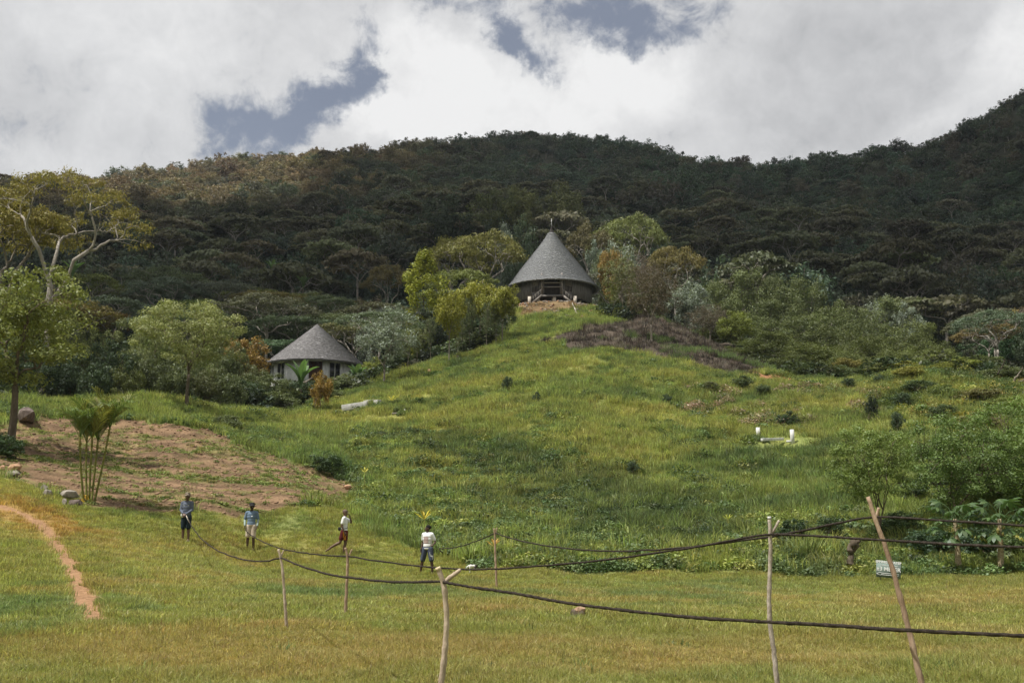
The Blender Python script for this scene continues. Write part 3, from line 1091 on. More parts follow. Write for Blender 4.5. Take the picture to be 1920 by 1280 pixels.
def grow(seed, Ht, cw, cb, shape, K=5, M=60, rcl=.6, nl=60, ls=.16, tr=.16, lean=(0, 0), flat=.55, asp=.5, up=.3, droop=0.0, bark=None, leaf=None, stems=1, fork=.75,
         bias=.45, squash=1.0, twig=.016, inner=0.0):
    """a tree as two meshes: trunk with its limbs, and crown of single leaves on clumps at the twig ends"""
    r = np.random.default_rng(seed)
    Rr = cw / 2
    an = r.random(M) * 6.283
    if shape == 'umbrella':
        rad = Rr * np.sqrt(r.random(M)) * (.85 + .3 * fbm(np.cos(an) * 1.5 + 9, np.sin(an) * 1.5 + 9, seed, 2))
        z = Ht - (Ht - cb) * .62 * (rad / Rr) ** 2 - np.abs(r.normal(0, .07, M)) * (Ht - cb) - rcl * .2
        z += (vnoise(np.cos(an) * rad * .6 + 50, np.sin(an) * rad * .6 + 50, seed) - .5) * (Ht - cb) * .4
        A = np.stack([np.cos(an) * rad, np.sin(an) * rad, z], -1)
    elif shape == 'column':
        t = r.random(M)
        prof = np.sin(np.clip(t * .92 + .08, 0, 1) * math.pi) ** .6 * (.75 + .5 * vnoise(t * 5, t * 0 + seed, seed))
        rad = Rr * prof * r.random(M) ** .4
        A = np.stack([np.cos(an) * rad, np.sin(an) * rad, cb + (Ht - cb) * t], -1)
    else:
        d = r.normal(size=(M, 3))
        d /= np.linalg.norm(d, axis=1)[:, None]
        lump = .70 + .6 * fbm(d[:, 0] * 1.6 + 7, d[:, 1] * 1.6 + d[:, 2] * 1.3 + 7, seed, 2)
        q = d * (r.random(M) ** bias * lump)[:, None]
        A = q * np.array([Rr, Rr, (Ht - cb) / 2]) + np.array([0, 0, (Ht + cb) / 2])
    A[:, :2] += np.array(lean) * (A[:, 2:3] / Ht)
    tb, cb_ = MB(), MB()
    zf = cb * fork
    for s in range(stems):
        off = np.array([0, 0, 0.0]) if stems == 1 else np.array([r.normal(0, .3), r.normal(0, .3), 0])
        sel = A if stems == 1 else A[s::stems]
        top = np.array([lean[0] * zf / Ht, lean[1] * zf / Ht, zf]) + off * 2.2
        mid = top * .5 + off * .5 + np.array([r.normal(0, .05 * zf), r.normal(0, .05 * zf), 0])
        base = off + np.array([0, 0, -.25])
        tp = bez(base, mid, top, 7)
        trr = tr / math.sqrt(stems)
        rr = np.linspace(trr * 1.0, trr * .72, 7)
        rr[0] *= 1.45
        rr[1] *= 1.08
        tb.tube(tp, rr, 8, rnd=r.random())
        def split(G, k):
            """k groups of neighbours"""
            c = G[r.choice(len(G), k, replace=False)]
            for _ in range(4):
                lab = ((G[:, None] - c[None]) ** 2).sum(-1).argmin(1)
                c = np.array([G[lab == i].mean(0) if (lab == i).any() else c[i] for i in range(k)])
            return [G[lab == i] for i in range(k) if (lab == i).any()]

        def branch(p, dirv, rad_, G, lvl):
            c = G.mean(0)
            h = c - p
            ln = np.linalg.norm(h) + 1e-6
            if len(G) <= 2 or lvl > 7:
                for g in G:
                    hh = g - p
                    l2 = np.linalg.norm(hh)
                    r0 = max(twig, min(rad_, twig * 1.8))
                    tb.tube(bez(p, p + dirv * l2 * .35 + hh * .2 + r.normal(0, .05 * l2, 3), g, 4), [r0, r0 * .8, r0 * .6, twig * .5], 4, cap=False, rnd=r.random())
                return
            fr = (.62, .50, .46, .42, .40, .4, .4, .4, .4)[lvl]
            e = p + h * fr + r.normal(0, .05 * ln, 3)
            ctrl = p + dirv * np.linalg.norm(e - p) * .5 + r.normal(0, .04 * ln, 3)
            pts = bez(p, ctrl, e, 6)
            pts[1:-1] += r.normal(0, .018 * ln, (4, 3))
            r1 = max(twig, rad_ * .82)
            tb.tube(pts, np.linspace(rad_, r1, 6), 7 if rad_ > .06 else 5, rnd=r.random())
            nd = e - ctrl
            nd /= np.linalg.norm(nd) + 1e-9
            parts_ = split(G, 3 if (len(G) > 9 and r.random() < .35) else 2)
            for q in parts_:
                branch(e, nd, max(twig, r1 * (len(q) / len(G)) ** .42), q, lvl + 1)
        up0 = top - mid
        up0 /= np.linalg.norm(up0) + 1e-9
        for q in split(sel, min(len(sel), max(2, min(4, K // stems // 2 + 1)))):
            branch(top, up0, trr * .72 * (len(q) / len(sel)) ** .40, q, 0)
    n = nl * M
    cc = np.repeat(A, nl, 0)
    rc = np.repeat(rcl * (.6 + .7 * r.random(M)), nl)
    d = r.normal(size=(n, 3))
    d /= np.linalg.norm(d, axis=1)[:, None]
    rad = r.random(n) ** .55
    off = d * (rad * rc)[:, None] * np.array([1, 1, flat])
    keep = r.random(n) < .93
    cc = (cc + off)[keep]
    outv = d[keep]
    n = len(cc)
    shade = np.repeat(r.random(M), nl)[keep] * .55 + r.random(n) * .45
    cb_.leaves(cc, ls * (.6 + .8 * r.random(n)), ls * asp * (.6 + .8 * r.random(n)), up=up, droop=droop, rnd=shade, out=outv)
    return Ht, cw, tb.mesh('trunk', bark or M_BARK, smooth=True), cb_.mesh('crown', leaf or M_LEAF)


POOL = {}


def pool(kind, n, **kw):
    POOL[kind] = [grow(1000 + 37 * k + sum(map(ord, kind)), **kw) for k in range(n)]


pool('umbrella', 4, Ht=9, cw=11, cb=6.7, shape='umbrella', K=6, M=110, rcl=.95, nl=80, ls=.26, tr=.20, flat=.30, asp=.42, up=.8, bark=M_BARK_WHITE, fork=.62)
pool('umbrella_far', 4, Ht=9, cw=12, cb=6.0, shape='umbrella', K=6, M=70, rcl=1.1, nl=42, ls=.36, tr=.21, flat=.28, asp=.5, up=.8, bark=M_BARK_PALE, fork=.6, twig=.03)
pool('round', 4, Ht=8, cw=7, cb=1.6, shape='round', K=5, M=60, rcl=1.0, nl=150, ls=.27, tr=.16, flat=.7, asp=.55, up=.35)
pool('round_far', 4, Ht=8, cw=8, cb=1.5, shape='round', K=4, M=50, rcl=1.2, nl=60, ls=.42, tr=.18, flat=.7, asp=.6, up=.35, bark=M_BARK_PALE, twig=.03)
pool('feather', 3, Ht=7, cw=7, cb=2.2, shape='round', K=6, M=70, rcl=.85, nl=150, ls=.20, tr=.13, flat=.5, asp=.38, up=.6, bias=.5)
pool('golden', 3, Ht=7, cw=5, cb=3.1, shape='round', K=5, M=60, rcl=.78, nl=140, ls=.22, tr=.12, flat=.8, asp=.6, up=.3, bias=.38, bark=M_BARK_PALE)
pool('column', 2, Ht=11, cw=4.2, cb=1.0, shape='column', K=5, M=80, rcl=.75, nl=140, ls=.22, tr=.14, flat=.85, asp=.6, up=.3, droop=.2)
pool('plume', 4, Ht=8, cw=7, cb=.3, shape='round', K=5, M=40, rcl=1.30, nl=280, ls=.24, tr=.11, flat=.8, asp=.45, up=.4, droop=.1, stems=3, bias=.28, bark=M_BARK_PALE)
pool('sparse', 3, Ht=7, cw=5.5, cb=1.8, shape='round', K=6, M=90, rcl=.6, nl=48, ls=.21, tr=.10, flat=.7, asp=.5, up=.3, bias=.6, bark=M_BARK_PALE)
pool('silver', 2, Ht=7, cw=6, cb=1.2, shape='round', K=5, M=85, rcl=.75, nl=80, ls=.26, tr=.12, flat=.7, asp=.5, up=.9, bias=.5, leaf=M_GLOSSY, bark=M_BARK_PALE)
pool('shrub', 4, Ht=2.4, cw=3.0, cb=.15, shape='round', K=5, M=52, rcl=.46, nl=90, ls=.17, tr=.05, flat=.7, asp=.5, up=.4, stems=3, bias=.45, twig=.008)
pool('twiggy', 2, Ht=7, cw=7, cb=2.0, shape='round', K=7, M=170, rcl=.6, nl=60, ls=.18, tr=.14, flat=.8, asp=.4, up=.2, bias=.45, bark=M_BARK_PALE)

NAME_OF = {'umbrella': 'umbrella_tree', 'umbrella_far': 'umbrella_tree', 'round': 'leafy_tree', 'round_far': 'forest_tree', 'feather': 'feathery_tree', 'golden': 'golden_tree',
           'column': 'columnar_tree', 'plume': 'bamboo_clump', 'sparse': 'slender_tree', 'silver': 'silver_leaved_tree', 'shrub': 'shrub', 'twiggy': 'twiggy_tree'}
CAT_OF = {'plume': 'bamboo', 'shrub': 'shrub'}
PLACED = []
_cnt = {}


def plant(kind, x, y, z, hgt, wid, tint, label, group=None, trunk_tint=None, rz=None, var=None):
    k = _cnt.get(kind, 0)
    _cnt[kind] = k + 1
    P = POOL[kind]
    h0, w0, tm, cm = P[(k if var is None else var) % len(P)]
    root = empty(NAME_OF[kind], (x, y, z), random.random() * 6.283 if rz is None else rz)
    sw = wid / w0
    root.scale = (sw, sw, hgt / h0)
    t = link('trunk', tm, root)
    c = link('crown', cm, root)
    c.color = (*tint, 1)
    tag(root, label, CAT_OF.get(kind, 'tree'), group)
    PLACED.append((x, y, wid / 2))
    return root


def tree_px(kind, px, ytop, d, wpx, tint, label, group=None, var=None, rz=None, sink=0.0):
    p = at(px, ytop, d)
    z = h1(p[0], p[1])
    return plant(kind, p[0], p[1], z - sink, max(1.0, p[2] - z + sink), wpx / FPX * d * 1.02, tint, label, group, var=var, rz=rz)


def tree_foot(kind, fx, fy, ytop, wpx, tint, label, group=None, var=None, rz=None, cx=None):
    p = hit(fx, fy)
    d = math.hypot(p[0], p[1])
    q = at(fx, ytop, d)
    return plant(kind, p[0], p[1], p[2], q[2] - p[2], wpx / FPX * d, tint, label, group, var=var, rz=rz)


T_UMB = (.165, .150, .040)
T_UMBD = (.112, .125, .070)
T_YEL = (.235, .235, .030)
T_GRN = (.130, .155, .066)
T_FEA = (.185, .210, .080)
T_SIL = (.215, .250, .190)
T_ORA = (.270, .185, .050)
T_DRK = (.066, .096, .046)
T_BRN = (.115, .095, .058)
T_BAM = (.125, .145, .055)
T_OLV = (.120, .130, .055)

# the tall umbrella tree on the left, with its two trunks
_l = grow(71, Ht=12.2, cw=12.4, cb=9.0, shape='umbrella', K=4, M=125, rcl=.80, nl=75, ls=.19, tr=.30, flat=.30, asp=.36, up=.7, bark=M_BARK_WHITE, fork=.52, twig=.018)
POOL['tall_umbrella'] = [_l]
NAME_OF['tall_umbrella'] = 'umbrella_tree'
tree_px('tall_umbrella', 115, 333, 86, 290, (.235, .205, .050), 'tallest umbrella tree, olive-gold flat crown on forked pale limbs, behind the palm', rz=.6)
POOL['tall_umbrella2'] = [grow(72, Ht=9.5, cw=7.0, cb=7.4, shape='umbrella', K=5, M=110, rcl=.85, nl=95, ls=.21, tr=.22, flat=.32, asp=.38, up=.7, bark=M_BARK_PALE, fork=.5, twig=.02, lean=(-1.2, 0))]
NAME_OF['tall_umbrella2'] = 'umbrella_tree'
tree_px('tall_umbrella2', 12, 358, 90, 190, (.235, .205, .050), 'smaller olive-gold umbrella tree cut by the photo edge beside the tallest one')

# the lichen-spotted tree by the boulder
POOL['near_left'] = [grow(73, Ht=10.2, cw=7.4, cb=3.6, shape='round', K=7, M=95, rcl=.8, nl=150, ls=.19, tr=.21, flat=.7, asp=.55, up=.3, bias=.55, bark=M_BARK, fork=.9)]
NAME_OF['near_left'] = 'leafy_tree'
tree_foot('near_left', 18, 836, 487, 250, (.190, .215, .060), 'yellow-green tree with a mottled grey trunk beside the dark boulder', rz=1.1)
POOL['crest'] = [grow(74, Ht=8.4, cw=8.2, cb=3.4, shape='round', K=7, M=110, rcl=.8, nl=170, ls=.18, tr=.15, flat=.5, asp=.4, up=.6, bias=.5, bark=M_BARK)]
NAME_OF['crest'] = 'feathery_tree'
tree_foot('crest', 350, 766, 556, 200, (.255, .275, .105), 'feathery light green tree alone on the grassy crest, its shadow on the slope')
# trees of the slope below and beside the large hut
tree_foot('sparse', 720, 722, 572, 130, T_SIL, 'thin tree with a dark curved trunk on the slope right of the small hut', var=0)
tree_foot('golden', 842, 682, 548, 58, T_YEL, 'small golden tree on a single bare pole-like trunk at the wood edge', var=0)
tree_px('column', 797, 476, 122, 78, (.24, .26, .030), 'bright yellow-green columnar tree, tallest at the wood edge left of the large hut')
tree_px('column', 832, 545, 125, 50, (.20, .22, .032), 'shorter yellow-green columnar tree behind the pole-trunked golden one')
tree_foot('golden', 900, 650, 528, 86, (.25, .25, .040), 'golden-crowned tree left of the two, just below the large hut', var=1)
tree_foot('golden', 942, 645, 534, 66, (.24, .245, .042), 'golden-crowned tree right of the two, touching the large hut roof line', var=2)
tree_px('umbrella', 905, 440, 150, 175, (.19, .185, .050), 'broad layered umbrella tree whose boughs reach over the large hut roof')
tree_px('umbrella', 850, 446, 168, 120, (.22, .215, .045), 'light green umbrella tree behind the yellow-green columnar trees')
tree_px('umbrella', 730, 498, 160, 92, (.15, .125, .045), 'neat umbrella tree with a fan of pale limbs above the small hut', var=1)
tree_px('silver', 705, 575, 125, 70, T_SIL, 'silvery tree beside the roof of the small hut')
tree_px('silver', 752, 572, 128, 60, (.19, .23, .15), 'grey-green tree between the small hut and the columnar trees')
tree_px('twiggy', 690, 560, 140, 80, T_BRN, 'bare twiggy bush-like tree behind the silvery tree')
tree_foot('sparse', 765, 690, 618, 55, T_GRN, 'slim pale-stemmed sapling at the edge of the slope above the slab', var=1)
tree_foot('sparse', 782, 686, 610, 46, T_FEA, 'pair-stemmed pale sapling next to the slope edge', var=2)
for i, (px, fy, yt, w) in enumerate([(866, 664, 560, 34), (880, 660, 556, 30), (912, 656, 560, 34), (930, 650, 566, 30), (858, 672, 590, 24), (807, 676, 590, 28)]):
    tree_foot('sparse', px, fy, yt, w, T_GRN, 'thin straight sapling with a bare grey stem under the golden trees', 'thin saplings under the golden trees')
# around the large hut
tree_px('umbrella', 1105, 424, 165, 100, (.13, .115, .048), 'brownish umbrella tree right behind the large hut spire')
tree_px('umbrella', 1180, 408, 172, 150, (.16, .185, .055), 'wide green umbrella tree behind and right of the large hut')
tree_px('umbrella', 1262, 464, 158, 120, (.165, .140, .042), 'brown-green umbrella tree at the right end of the hut hill')
tree_px('round', 1142, 470, 150, 60, T_GRN, 'dark green tree tight behind the right side of the large hut')
tree_px('silver', 1160, 440, 155, 85, T_SIL, 'silver-leaved tree behind the orange-topped tree')
tree_px('silver', 1118, 455, 156, 56, (.17, .21, .15), 'silver-leaved tree touching the large hut roof')
tree_px('golden', 1148, 474, 139, 50, T_ORA, 'tree with an orange flowering top right of the large hut')
tree_foot('sparse', 1168, 596, 478, 84, (.16, .17, .07), 'pale-trunked tree right of the large hut with an open crown', var=1)
tree_foot('sparse', 1150, 592, 520, 34, (.20, .22, .05), 'leaning white-stemmed tree at the corner of the large hut', var=2)
tree_foot('twiggy', 1222, 640, 496, 112, (.105, .085, .045), 'brown-crowned tree standing alone on the burnt patch', var=0, rz=2.0)
tree_px('twiggy', 1195, 480, 138, 90, (.15, .12, .09), 'leafless grey-brown tree behind the brown-crowned one')
tree_px('round', 1210, 520, 134, 70, T_OLV, 'olive tree behind the burnt patch')
tree_px('silver', 1290, 520, 138, 90, T_SIL, 'silver-leaved tree right of the burnt patch')
tree_px('twiggy', 1330, 570, 128, 95, (.13, .11, .075), 'grey-brown twiggy tree above the burnt patch end')
tree_px('round', 1375, 580, 126, 70, (.17, .20, .04), 'fresh yellow-green tree beside the bamboo')
tree_px('round', 1060, 345, 235, 90, (.12, .13, .045), 'olive tree rising high behind the large hut spire')
tree_px('round', 980, 352, 232, 80, (.14, .15, .05), 'tall olive tree left of the spire of the large hut')
tree_px('round', 930, 345, 236, 85, (.12, .14, .05), 'olive tall tree second left of the hut spire')
tree_px('round', 850, 368, 225, 95, (.04, .055, .025), 'very dark round tree above the columnar trees')
tree_px('round', 985, 425, 185, 70, T_DRK, 'dark tree close behind the large hut roof on its left')
tree_px('silver', 950, 425, 190, 60, T_SIL, 'silvery treetop left of the large hut above the umbrella tree')

# round the small hut
tree_px('golden', 458, 632, 100, 90, (.25, .165, .045), 'orange-leaved tree left of the small hut')
tree_foot('shrub', 600, 770, 694, 44, (.27, .18, .04), 'orange bush in front of the small hut door')
for i, (px, yt, d, w, ti, la) in enumerate([
        (500, 700, 92, 90, T_GRN, 'dark green bush at the left corner of the small hut'), (545, 712, 96, 60, T_DRK, 'dark bush below the small hut windows'),
        (640, 706, 98, 70, T_GRN, 'green bush against the small hut right of its door'), (652, 702, 102, 40, T_FEA, 'light bush beside the white annex of the small hut'),
        (470, 712, 88, 95, T_DRK, 'dark bush standing where the crest meets the gully'), (575, 735, 92, 80, T_DRK, 'low dark bush under the orange bush'),
        (620, 728, 92, 60, T_GRN, 'low bush by the fallen bough near the small hut'), (520, 735, 88, 80, T_GRN, 'low green bush at the foot of the banana plant'),
        (698, 672, 108, 40, (.24, .27, .06), 'yellow-green bush between annex and thin tree')]):
    tree_px('shrub' if w < 85 else 'round', px, yt, d, w, ti, la)
# wood behind the left crest
LW = [(60, 560, 88, 110, 'round', (.20, .23, .045)), (120, 590, 92, 90, 'round', (.14, .17, .05)), (175, 600, 90, 80, 'sparse', T_FEA), (215, 640, 86, 90, 'round', T_DRK),
      (255, 600, 96, 100, 'feather', T_FEA), (300, 580, 100, 100, 'feather', (.18, .22, .07)), (400, 600, 95, 80, 'feather', (.17, .21, .06)), (435, 640, 90, 70, 'round', T_GRN),
      (140, 660, 84, 80, 'round', T_DRK), (40, 640, 84, 100, 'round', T_DRK), (90, 680, 82, 70, 'round', (.04, .06, .028)), (290, 660, 86, 90, 'round', T_GRN),
      (330, 680, 84, 60, 'shrub', T_GRN), (390, 690, 84, 70, 'round', T_OLV), (240, 690, 82, 60, 'shrub', (.13, .15, .05)), (430, 700, 84, 60, 'shrub', T_GRN),
      (180, 690, 82, 60, 'shrub', T_DRK), (-40, 600, 86, 120, 'round', T_GRN), (-120, 580, 92, 130, 'round', T_OLV), (20, 520, 100, 90, 'round', (.15, .18, .05)),
      (470, 680, 94, 60, 'round', T_OLV), (350, 640, 92, 80, 'feather', T_GRN), (130, 640, 95, 70, 'sparse', T_SIL)]
LT = ['behind the palm and boulder', 'behind the grassy crest', 'between the crest and the small hut']
for px, yt, d, w, kd, ti in LW:
    z_ = LT[0] if px < 200 else LT[1] if px < 400 else LT[2]
    cn = 'dark green' if ti in (T_DRK, (.04, .06, .028)) else 'silvery' if ti == T_SIL else 'light green' if ti[1] > .17 else 'mid green'
    kn = {'round': 'dense tree', 'sparse': 'thin open tree', 'feather': 'feathery tree', 'shrub': 'bush'}[kd]
    tree_px(kd, px, yt, d, w, ti, f'{cn} {kn} {z_}', 'trees and bushes of the left wood')
# bamboo and trees right of the hill
BW = [(1400, 500, 150, 90), (1455, 510, 150, 80), (1500, 520, 148, 100), (1550, 560, 142, 90), (1440, 560, 140, 100), (1500, 585, 132, 110), (1395, 590, 132, 90), (1560, 600, 130, 90),
      (1610, 580, 140, 90), (1660, 560, 150, 90), (1620, 630, 122, 100), (1680, 610, 130, 90), (1720, 600, 138, 80), (1450, 625, 122, 100), (1520, 640, 116, 110), (1580, 655, 114, 80),
      (1480, 660, 112, 80), (1640, 665, 108, 80), (1700, 650, 116, 90), (1750, 640, 122, 80), (1400, 640, 122, 80), (1350, 520, 150, 80), (1340, 610, 132, 70), (1780, 660, 114, 70)]
for i, (px, yt, d, w) in enumerate(BW):
    t = (1.15 if i % 3 == 0 else .85 if i % 3 == 1 else 1.0)
    ti = tuple(c * t for c in ((.120, .145, .052) if yt < 600 else (.118, .140, .042)))
    tree_px('plume', px, yt, d, w, ti, ('pale', 'dark', 'olive')[i % 3] + ' bamboo clump in the ' + ('back' if d > 135 else 'middle' if d > 119 else 'front') + ' rank of the thicket', 'bamboo clumps right of the hill')
tree_px('silver', 1655, 548, 152, 60, T_SIL, 'silvery treetop above the bamboo thicket')
tree_px('silver', 1700, 572, 146, 60, T_SIL, 'second silvery treetop right of the other above the bamboo')
tree_px('golden', 1585, 670, 104, 50, (.20, .18, .05), 'small brownish-gold tree at the front of the bamboo thicket')
for px, yt, d, w, ti, la in [(1705, 692, 84, 56, (.25, .24, .06), 'yellow bush at the top of the right slope'), (1715, 716, 78, 66, (.07, .10, .04), 'dark bush halfway up the right slope'),
                             (1800, 682, 92, 80, (.20, .23, .05), 'light bush on the right crest'), (1870, 712, 88, 80, T_GRN, 'green bush on the right crest near the bare tree'),
                             (1830, 738, 74, 80, (.16, .15, .06), 'brown-green bush on the right slope'), (1760, 764, 68, 50, (.08, .11, .045), 'low dark bush above the silver-topped trees'),
                             (1632, 742, 70, 24, (.030, .045, .020), 'small upright dark green shrub on the slope'), (1475, 772, 70, 40, (.05, .08, .035), 'dark fern-like shrub behind the white posts'),
                             (1648, 700, 86, 20, T_DRK, 'little dark conical shrub on the skyline of the slope'), (610, 868, 54, 60, (.045, .075, .026), 'dark weed bush at the corner of the garden plot'),
                             (430, 782, 68, 50, T_GRN, 'dark green bush at the top right corner of the garden plot'), (20, 842, 50, 60, (.05, .085, .03), 'dark leafy shrub at the foot of the mottled tree'),
                             (-10, 830, 52, 60, T_DRK, 'dark shrub at the photo edge behind the stones'), (1680, 770, 66, 26, T_DRK, 'small dark shrub left of the right-hand trees'),
                             (950, 705, 82, 22, T_DRK, 'small dark bush high on the grass slope'), (1005, 744, 76, 18, T_DRK, 'tiny dark bush in the middle of the grass slope'),
                             (1250, 740, 76, 18, T_DRK, 'tiny dark bush on the slope below the burnt patch'), (1185, 888, 55, 26, T_DRK, 'round dark bush low on the slope'),
                             (1490, 1012, 40, 60, (.04, .07, .025), 'dark weed bush right of the white-topped pole'), (1390, 733, 84, 40, (.09, .12, .05), 'dark bush in the brown bank below the bamboo'),
                             (1430, 743, 82, 34, (.09, .12, .05), 'second dark bush in the brown bank'), (1330, 741, 82, 34, T_OLV, 'olive bush at the left end of the brown bank'),
                             (1590, 728, 86, 30, T_DRK, 'small dark bush on the dry bank')]:
    tree_px('shrub', px, yt, d, w, ti, la)
# extra trees of the right shoulder
for px, yt, d, w, kd, ti, la in [(1745, 662, 100, 80, 'round', (.17, .20, .06), 'fresh green tree where the bamboo thicket meets the yellow bush'),
                                 (1790, 672, 98, 70, 'feather', (.15, .19, .06), 'feathery tree behind the right crest, left of three'), (1835, 668, 100, 80, 'round', (.13, .16, .06), 'mid green tree behind the right crest, second of three'),
                                 (1690, 684, 92, 60, 'shrub', (.25, .25, .05), 'yellow-green bush at the left end of the right crest'), (1740, 694, 88, 80, 'round', (.22, .23, .05), 'yellowish tree on the right crest beside the dark bush'),
                                 (1650, 692, 92, 60, 'shrub', (.16, .18, .06), 'olive bush where the slope meets the bamboo'), (1610, 690, 94, 60, 'shrub', (.10, .13, .05), 'dark green bush in front of the bamboo'),
                                 (1560, 690, 98, 70, 'round', (.12, .14, .05), 'low dark tree at the foot of the bamboo thicket'), (1510, 686, 100, 60, 'round', (.13, .15, .05), 'low olive tree at the left foot of the bamboo thicket'),
                                 (1690, 735, 74, 40, 'shrub', (.06, .09, .04), 'dark low bush in the scrub of the right shoulder'), (1770, 735, 76, 60, 'shrub', (.13, .17, .05), 'green bush in the scrub of the right shoulder'),
                                 (1880, 745, 72, 90, 'shrub', (.18, .21, .06), 'light bush above the biggest feathery trees'), (1840, 770, 64, 70, 'shrub', (.16, .15, .055), 'brownish bush above the feathery trees')]:
    tree_px(kd, px, yt, d, w, ti, la)
# trees at the right end of the field
POOL['near_right'] = [grow(75, Ht=6.2, cw=5.2, cb=2.2, shape='round', K=8, M=110, rcl=.6, nl=190, ls=.135, tr=.11, flat=.55, asp=.36, up=.6, bias=.4, stems=2, bark=M_BARK, leaf=M_LEAF)]
POOL['near_right2'] = [grow(76 + k, Ht=6.5, cw=6.0, cb=1.0, shape='round', K=8, M=120, rcl=.65, nl=200, ls=.14, tr=.12, flat=.55, asp=.36, up=.6, bias=.4, stems=2, bark=M_BARK, leaf=M_LEAF) for k in range(2)]
NAME_OF['near_right'] = NAME_OF['near_right2'] = 'feathery_tree'
tree_px('near_right', 1628, 786, 40, 150, (.165, .225, .055), 'feathery tree in front of the slope behind the leaning pole')
tree_px('near_right2', 1790, 765, 43, 210, (.120, .180, .048), 'big feathery tree left of the two behind the papayas', var=0)
tree_px('near_right2', 1905, 752, 45, 220, (.135, .200, .048), 'big feathery tree at the photo edge behind the papayas', var=1)
tree_px('near_right2', 2040, 760, 46, 220, (.12, .16, .05), 'big feathery tree beyond the photo edge')
tree_px('round', 1840, 860, 47, 160, T_DRK, 'dark undergrowth tree in the shade behind the papayas')
tree_px('round', 1915, 870, 47, 130, T_DRK, 'dark undergrowth tree at the edge behind the right papaya')
for px, yt, d, w, ti, la in [(1745, 1000, 39, 90, (.055, .095, .045), 'dark fern-like bush left of the papayas'), (1840, 1010, 38.5, 90, (.06, .10, .05), 'bush between the two papaya trunks'),
                             (1910, 1010, 38.5, 80, (.10, .15, .05), 'bush right of the papayas'), (1560, 1000, 41, 60, (.05, .08, .03), 'dark bush beside the twisted stump'),
                             (1690, 980, 42, 80, (.07, .11, .04), 'bush behind the water sign'), (1715, 905, 48, 70, T_DRK, 'shaded bush behind the feathery tree')]:
    tree_px('shrub', px, yt, d, w, ti, la)

# ---- individual trees of the wood (the nearest ones), then the rest of the forest as one mass
HUTS = [(at(1035, 560, 137)[0], at(1035, 560, 137)[1], 11.5), (at(592, 680, 119)[0], at(592, 680, 119)[1], 8.5)]
sp = 6.3
gx, gy = np.meshgrid(np.arange(-520, 560, sp), np.arange(70, 780, sp))
gx = (gx + (np.arange(gx.shape[0]) % 2)[:, None] * sp * .5).ravel() + rng.uniform(-.42, .42, gx.size) * sp
gy = gy.ravel() + rng.uniform(-.42, .42, gy.size) * sp
d = np.hypot(gx, gy)
az = np.arctan2(gx, gy)
tl = treeline(gx, gy)
ok = (np.abs(az) < .74) & (d > np.maximum(tl + 9, 112)) & (d < 720)
ok &= ~((az > .17) & (az < .43) & (d < 168))
for hx, hy, hr in HUTS:
    ok &= np.hypot(gx - hx, gy - hy) > hr
    # keep the view to each hut open, as it is on the hill
    ok &= ~((np.abs(az - math.atan2(hx, hy)) < .055) & (d < math.hypot(hx, hy) + 6))
gx, gy, d, az = gx[ok], gy[ok], d[ok], az[ok]
pl = np.array(PLACED)
near = np.ones(len(gx), bool)
for x, y, w in PLACED:
    near &= np.hypot(gx - x, gy - y) > max(2.2, w * .75)
gx, gy, d, az = gx[near], gy[near], d[near], az[near]
gz = H(gx, gy)
# which of them the camera can see at all
vis = np.ones(len(gx), bool)
for t in np.linspace(.25, .96, 30):
    hh = H(gx * t, gy * t) + np.where(t * d > treeline(gx, gy), 3.0, 0)
    vis &= (CAMZ + (gz + 9 - CAMZ) * t) > hh - .5
gx, gy, gz, d, az = gx[vis], gy[vis], gz[vis], d[vis], az[vis]
order = np.argsort(d)
gx, gy, gz, d, az = gx[order], gy[order], gz[order], d[order], az[order]
NI = 170
LMK = [(-.42, 'the tallest umbrella tree'), (-.36, 'the palm'), (-.29, 'the crest tree'), (-.235, 'the orange-leaved tree'), (-.165, 'the small hut'), (-.12, 'the silvery trees'),
       (-.05, 'the golden trees'), (.00, 'the layered umbrella tree'), (.07, 'the large hut'), (.14, 'the burnt patch'), (.20, 'the bamboo\'s left end'), (.30, 'the bamboo thicket'),
       (.40, 'the yellow bush'), (9, 'the bleached dead limbs')]


def zl(a, d_):
    lm = next(n_ for t_, n_ in LMK if a < t_)
    tier = 'low' if d_ < 165 else 'halfway up' if d_ < 205 else 'high'
    return f'{tier} behind {lm}'
for i in range(min(NI, len(gx))):
    u = random.random()
    b = fbm(gx[i:i + 1] * .02, gy[i:i + 1] * .02, 301, 2)[0]
    if u < .52:
        kd, ti, nm, hg, wd = 'umbrella', T_UMBD if random.random() < .6 else T_UMB, 'pale-limbed umbrella tree', random.uniform(8.5, 12.5), random.uniform(10, 15)
    elif u < .80:
        kd, ti, nm, hg, wd = 'round', T_DRK if random.random() < .6 else T_OLV, 'dense round tree', random.uniform(5.5, 9.5), random.uniform(6, 9)
    elif u < .92:
        kd, ti, nm, hg, wd = 'sparse', T_OLV, 'thin pale-stemmed tree', random.uniform(6, 9.5), random.uniform(4, 6)
    else:
        kd, ti, nm, hg, wd = 'silver', (.12, .15, .09), 'grey-leaved tree', random.uniform(5, 7), random.uniform(4.5, 6.5)
    if az[i] > .18 or d[i] < 135:
        hg, wd = hg * .72, wd * .72
    tone = 'dark' if ti in (T_UMBD, T_DRK) else 'olive' if kd != 'silver' else 'pale'
    ti = tuple(c * random.uniform(.8, 1.25) for c in ti)
    size = 'big' if hg > 7.6 else 'small' if hg < 6.3 else 'medium'
    plant(kd, gx[i], gy[i], gz[i], hg, wd, ti, f'{size} {tone} {nm} {zl(az[i], d[i])}', f'{nm}s of the wood')


